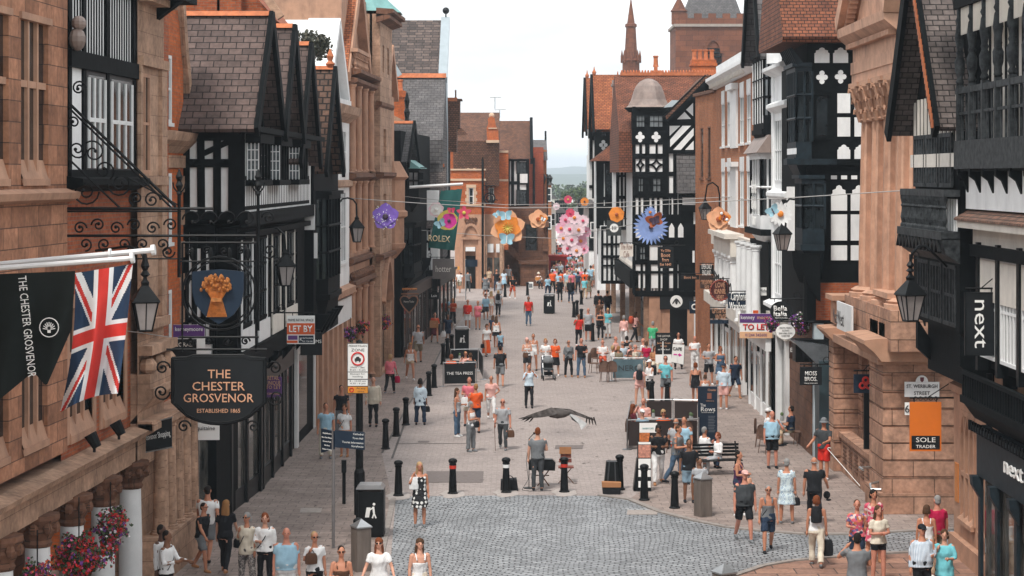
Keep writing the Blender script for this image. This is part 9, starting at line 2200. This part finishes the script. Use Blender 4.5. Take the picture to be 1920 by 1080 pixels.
for s in(-1,1):m=MB();m.tube([Fq.p(x1+s*.22,.15,0),Fq.p(x1-s*.2,-.1,.45)],.014,5);m.build('leg',cloth('brown'),t)
t=thing('card_sign','brown card propped on the folding chair','sign',(x1,Y1,.8));MB().box(Fq,x1-.18,x1+.16,-.2,-.18,.80,1.0).build('card',cloth('tan'),t)
X0,Y0=gpt(955,919);t=thing('holdall','open black holdall behind the white banded bollard','bag',(X0,Y0,0));m=MB();v=[m.addv(p)for p in((X0-.25,Y0-.16,0),(X0+.25,Y0-.16,0),(X0+.25,Y0+.16,0),(X0-.25,Y0+.16,0),(X0-.22,Y0-.1,.28),(X0+.21,Y0-.12,.30),(X0+.2,Y0+.14,.34),(X0-.24,Y0+.12,.3))]
for f in((0,1,5,4),(1,2,6,5),(2,3,7,6),(3,0,4,7),(0,3,2,1),(4,5,6,7)):m.face([v[i]for i in f])
m.build('bag_body',cloth('black'),t);MB().torus((X0,Y0-.1,.30),.12,.012,12,5,a0=0,a1=PI).build('handle',cloth('black'),t)
X0,Y0=gpt(1146,924);Fq=front(Y0);t=thing('speaker_case','black wheeled speaker case standing against a tan edged bag','case',(X0,Y0,0));m=MB();m.prism(Fq,[(X0-.19,.28),(X0-.13,.86),(X0+.17,.86),(X0+.22,.25)],-.3,0);m.build('case_body',BLACKV,t);m=MB();m.tube([Fq.p(X0-.1,.01,.3),Fq.p(X0-.05,.01,.85)],.02,5);m.tube([Fq.p(X0+.12,.01,.3),Fq.p(X0+.1,.01,.85)],.02,5);m.build('rib',cloth('dgrey'),t)
t=thing('tool_bag','black bag with a tan top band in front of the speaker case','bag',(X0,Y0-.2,0));MB().prism(Fq,[(X0-.24,0),(X0+.24,0),(X0+.25,.2),(X0-.26,.2)],.05,.32).build('bag_body',cloth('black'),t);MB().prism(Fq,[(X0-.26,.2),(X0+.25,.2),(X0+.26,.32),(X0-.27,.34)],.05,.33).build('flap',cloth('tan'),t)
X0,Y0=gpt(1000,918);t=thing('microphone','microphone on a thin stand in front of the singer','microphone',(X0,Y0,0));m=MB();m.tube([(X0-.12,Y0+.25,0),(X0-.12,Y0+.25,1.4),(X0+.02,Y0+.2,1.55)],.012,5);m.lathe([(.16,0),(.15,.02),(.02,.03)],(X0-.12,Y0+.25,0),10);m.build('stand',IRON,t);MB().ball((X0+.03,Y0+.2,1.56),.035,8,6).build('mic_head',IRON,t)
m=MB();m.tube([(X0-.1,Y0+.2,1.4),(X0-.2,Y0,.8),(X0-.14,Y0-.1,.3),(X0-.32,Y0-.25,.03),(X0-.1,Y0-.4,.02),(X0+.5,Y0-.3,.02)],.008,5);m.build('cable',cloth('dgrey'),t)
def stick(lab,a,b,mt,cat='walking stick',nm='walking_stick'):
 t=thing(nm,lab,cat,b);m=MB();m.tube([a,b],.010,6);m.build('shaft',mt,t);MB().tube([a,(a[0]+.05,a[1],a[2]+.03),(a[0]+.1,a[1],a[2]+.01)],.016,6).build('handle',mt,t)
X0,Y0=gpt(943,843);stick('thin dark walking stick of the elderly man',(X0-.27,Y0-.15,.85),(wx(929,Y0),Y0-.25,.0),cloth('brown'))
X0,Y0=gpt(1545,900);stick('long white cane of the man in red shorts',(X0+.05,Y0-.3,.95),(wx(1590,60),57.6,.02),LETW,'cane','white_cane')
X0,Y0=gpt(815,643);t=thing('cardboard_sheet','flat tan cardboard carried by the woman in rust red','cardboard',(X0,Y0,1));MB().box(front(Y0-.36),X0-.25,X0+.2,-.05,0,.82,1.2).build('sheet',cloth('tan'),t)
X0,Y0=gpt(1010,541);t=thing('guitar','acoustic guitar across the seated street musician','guitar',(X0,Y0,.8));Fq=front(Y0-.3);m=MB();m.prism(Fq,[(X0-.12+.17*math.cos(k*PI/8),.78+.15*math.sin(k*PI/8))for k in range(16)],-.1,0);m.prism(Fq,[(X0+.06+.12*math.cos(k*PI/8),.84+.11*math.sin(k*PI/8))for k in range(16)],-.1,-.001);m.build('guitar_body',plain('varnished_wood',(.5,.2,.05),.3),t);MB().bar(Fq,(X0+.1,.86),(X0+.62,1.12),.05,0,.03).build('neck',cloth('brown'),t)
X0,Y0=gpt(995,541);t=thing('sound_box','white box standing left of the street guitarist','box',(X0,Y0,0));MB().box(None,X0-.2,X0+.2,Y0-.15,Y0+.15,0,.5).build('box',LETW,t);MB().box(None,X0-.14,X0+.14,Y0-.17,Y0-.151,.08,.4).build('grille',cloth('grey'),t)
for i,(x_,y_,cc,rz)in enumerate(((832,572,'crimson',180),(1190,642,'brick',120))):
 X0,Y0=gpt(x_,y_);a=R(rz);t=thing('rucksack',['bright pink rucksack on the woman outside the dark shops','dull red rucksack on the woman at the arcade'][i],'rucksack',(X0,Y0,1.2));dx,dy=-math.sin(a)*.22,math.cos(a)*.22;m=MB();m.smooth=True;m.lathe([(.09,0),(.14,.05),(.14,.3),(.08,.4)],(X0+dx,Y0+dy,1.0),10);m.build('bag_body',cloth(cc),t)
X0,Y0=gpt(1527,985);t=thing('cap','black cap carried by the man in black at the kerb','cap',(X0+.4,Y0,.7));m=MB();m.ball((X0+.36,Y0+.3,.72),(.09,.08,.10),10,7);m.ball((X0+.40,Y0+.28,.60),(.07,.05,.03),8,6);m.build('crown',cloth('black'),t)
Y0=172;X0=wx(1046,Y0);t=thing('market_stall','bright red market stall hut behind the far crowd','stall',(X0,Y0,0));MB().box(None,X0-.75,X0+.75,Y0,Y0+1.5,0,2.0).build('body',plain('stall_red',(.42,.02,.015),.6,.1),t);MB().box(None,X0-.85,X0+.85,Y0-.15,Y0+1.6,2.0,2.15).build('roof',plain('stall_red',(.42,.02,.015),.6,.1),t);MB().box(None,X0-.6,X0+.6,Y0-.02,Y0-.001,.9,1.7).build('hatch',plain('stall_dark',(.1,.01,.01),.6),t)
X0,Y0=gpt(873,562);t=thing('finger_post','pale pole with dark direction boards at the crossroads doorway','signpost',(X0,Y0,0));MB().tube([(X0,Y0,0),(X0,Y0,2.9)],.04,8).build('pole',STEEL,t);MB().box(front(Y0-.06),X0-.02,X0+.85,-.04,0,2.35,2.85).build('board',NAVY,t)
Yg=36;C_=Vector(pp(1045,776,Yg));gl=MB();gl.smooth=True
rings=[(-.24,.02,0),(-.20,.045,.0),(-.12,.075,0),(0,.085,0),(.12,.065,.01),(.17,.04,.018),(.21,.034,.02),(.245,.022,.015),(.27,.010,.008),(.30,.004,.0)]
dirg=Vector((-.92,-.1,.0)).normalized();sideg=Vector((0,0,1)).cross(dirg).normalized()
rs=[]
for u,r,dz_ in rings:
 c=C_+dirg*u+Vector((0,0,dz_-.06*u));rs.append([gl.addv(c+sideg*math.cos(2*PI*j/10)*r*1.1+Vector((0,0,1))*math.sin(2*PI*j/10)*r)for j in range(10)])
for A,B_ in zip(rs,rs[1:]):
 for j in range(10):gl.face([A[j],A[(j+1)%10],B_[(j+1)%10],B_[j]])
gl.face(rs[0][::-1]);gl.face(rs[-1])
gull=gl.build('gull',[plain('gull_brown',(.035,.026,.024),.8,.4,9,c2=(.07,.06,.055))]);tag(gull,'mottled brown gull gliding low over the middle of the street','bird')
def wing(pts,nm):
 m=MB();k=len(pts)
 for th_ in(0,.012):
  pass
 top=[m.addv((a[0],a[1],a[2]+.012))for a,b in pts];te=[m.addv((b[0],b[1],b[2]+.004))for a,b in pts];lo=[m.addv((a[0],a[1],a[2]-.012))for a,b in pts];tl=[m.addv((b[0],b[1],b[2]-.004))for a,b in pts]
 for i in range(k-1):m.face([top[i],top[i+1],te[i+1],te[i]]);m.cur=1;m.face([lo[i],tl[i],tl[i+1],lo[i+1]]);m.cur=0;m.face([top[i],lo[i],lo[i+1],top[i+1]]);m.face([te[i],te[i+1],tl[i+1],tl[i]])
 m.face([top[-1],lo[-1],tl[-1],te[-1]]);q=m.build(nm,[plain('gull_wing',(.018,.014,.013),.9,.5,8,c2=(.08,.07,.066),spec=.08),plain('gull_pale',(.42,.42,.42),.8,.3,8)]);adopt(q,gull);return q
V=lambda x_,y_,d:Vector(pp(x_,y_,Yg+d))
wing([(V(1034,765,-.08),V(1054,773,.0)),(V(1019,770,-.26),V(1036,779,-.2)),(V(1003,775,-.40),V(1016,782,-.36)),(V(985,782,-.5),V(992,784,-.48))],'wing')
wing([(V(1038,766,.08),V(1062,774,.05)),(V(1068,768,.3),V(1080,778,.26)),(V(1090,777,.44),V(1098,784,.42)),(V(1115,787,.52),V(1116,789,.52))],'wing')
fm=MB()
for x0,y0,d0,dx,dy in((985,783,-.5,-13,2),(988,784,-.48,-11,4),(992,785,-.46,-9,6),(998,785,-.42,-6,7),(1115,788,.52,3,10),(1110,788,.48,2,9),(1105,788,.46,1,8),(1100,787,.43,-1,7)):
 fm.tube([V(x0-dx*.6,y0-dy*.6,d0),V(x0+dx*.4,y0+dy*.4,d0),V(x0+dx,y0+dy,d0)],[.012,.014,.003],5)
adopt(fm.build('feathers',plain('gull_feather',(.02,.016,.015),.9,.5,8)),gull);fm=MB();fm.tube([C_+dirg*.29+Vector((0,0,-.01)),C_+dirg*.35+Vector((0,0,-.03))],[.012,.004],6);adopt(fm.build('beak',plain('beak_yellow',(.4,.25,.06),.5),None),gull)
wing([(V(1066,775,.0),V(1072,786,0)),(V(1084,784,.02),V(1086,795,0)),(V(1100,795,.03),V(1090,806,0))],'tail').data.materials[0]=plain('gull_pale',(.42,.42,.42),.8,.3,8)
mb=MB();mb.box(None,-950,950,-60,6450,-1.2,62)
hz=setting(mb.build('haze',None),'stuff');hz.data.materials.clear()
hm=bpy.data.materials.new('haze');hm.use_nodes=True;hn=hm.node_tree.nodes;hn.clear();ho=hn.new('ShaderNodeOutputMaterial');hv=hn.new('ShaderNodeVolumePrincipled')
hv.inputs['Color'].default_value=(.80,.90,1.0,1);hv.inputs['Density'].default_value=.00032;hv.inputs['Anisotropy'].default_value=.1
hm.node_tree.links.new(hv.outputs[0],ho.inputs['Volume']);hz.data.materials.append(hm)
bpy.data.scenes.remove(TMP)
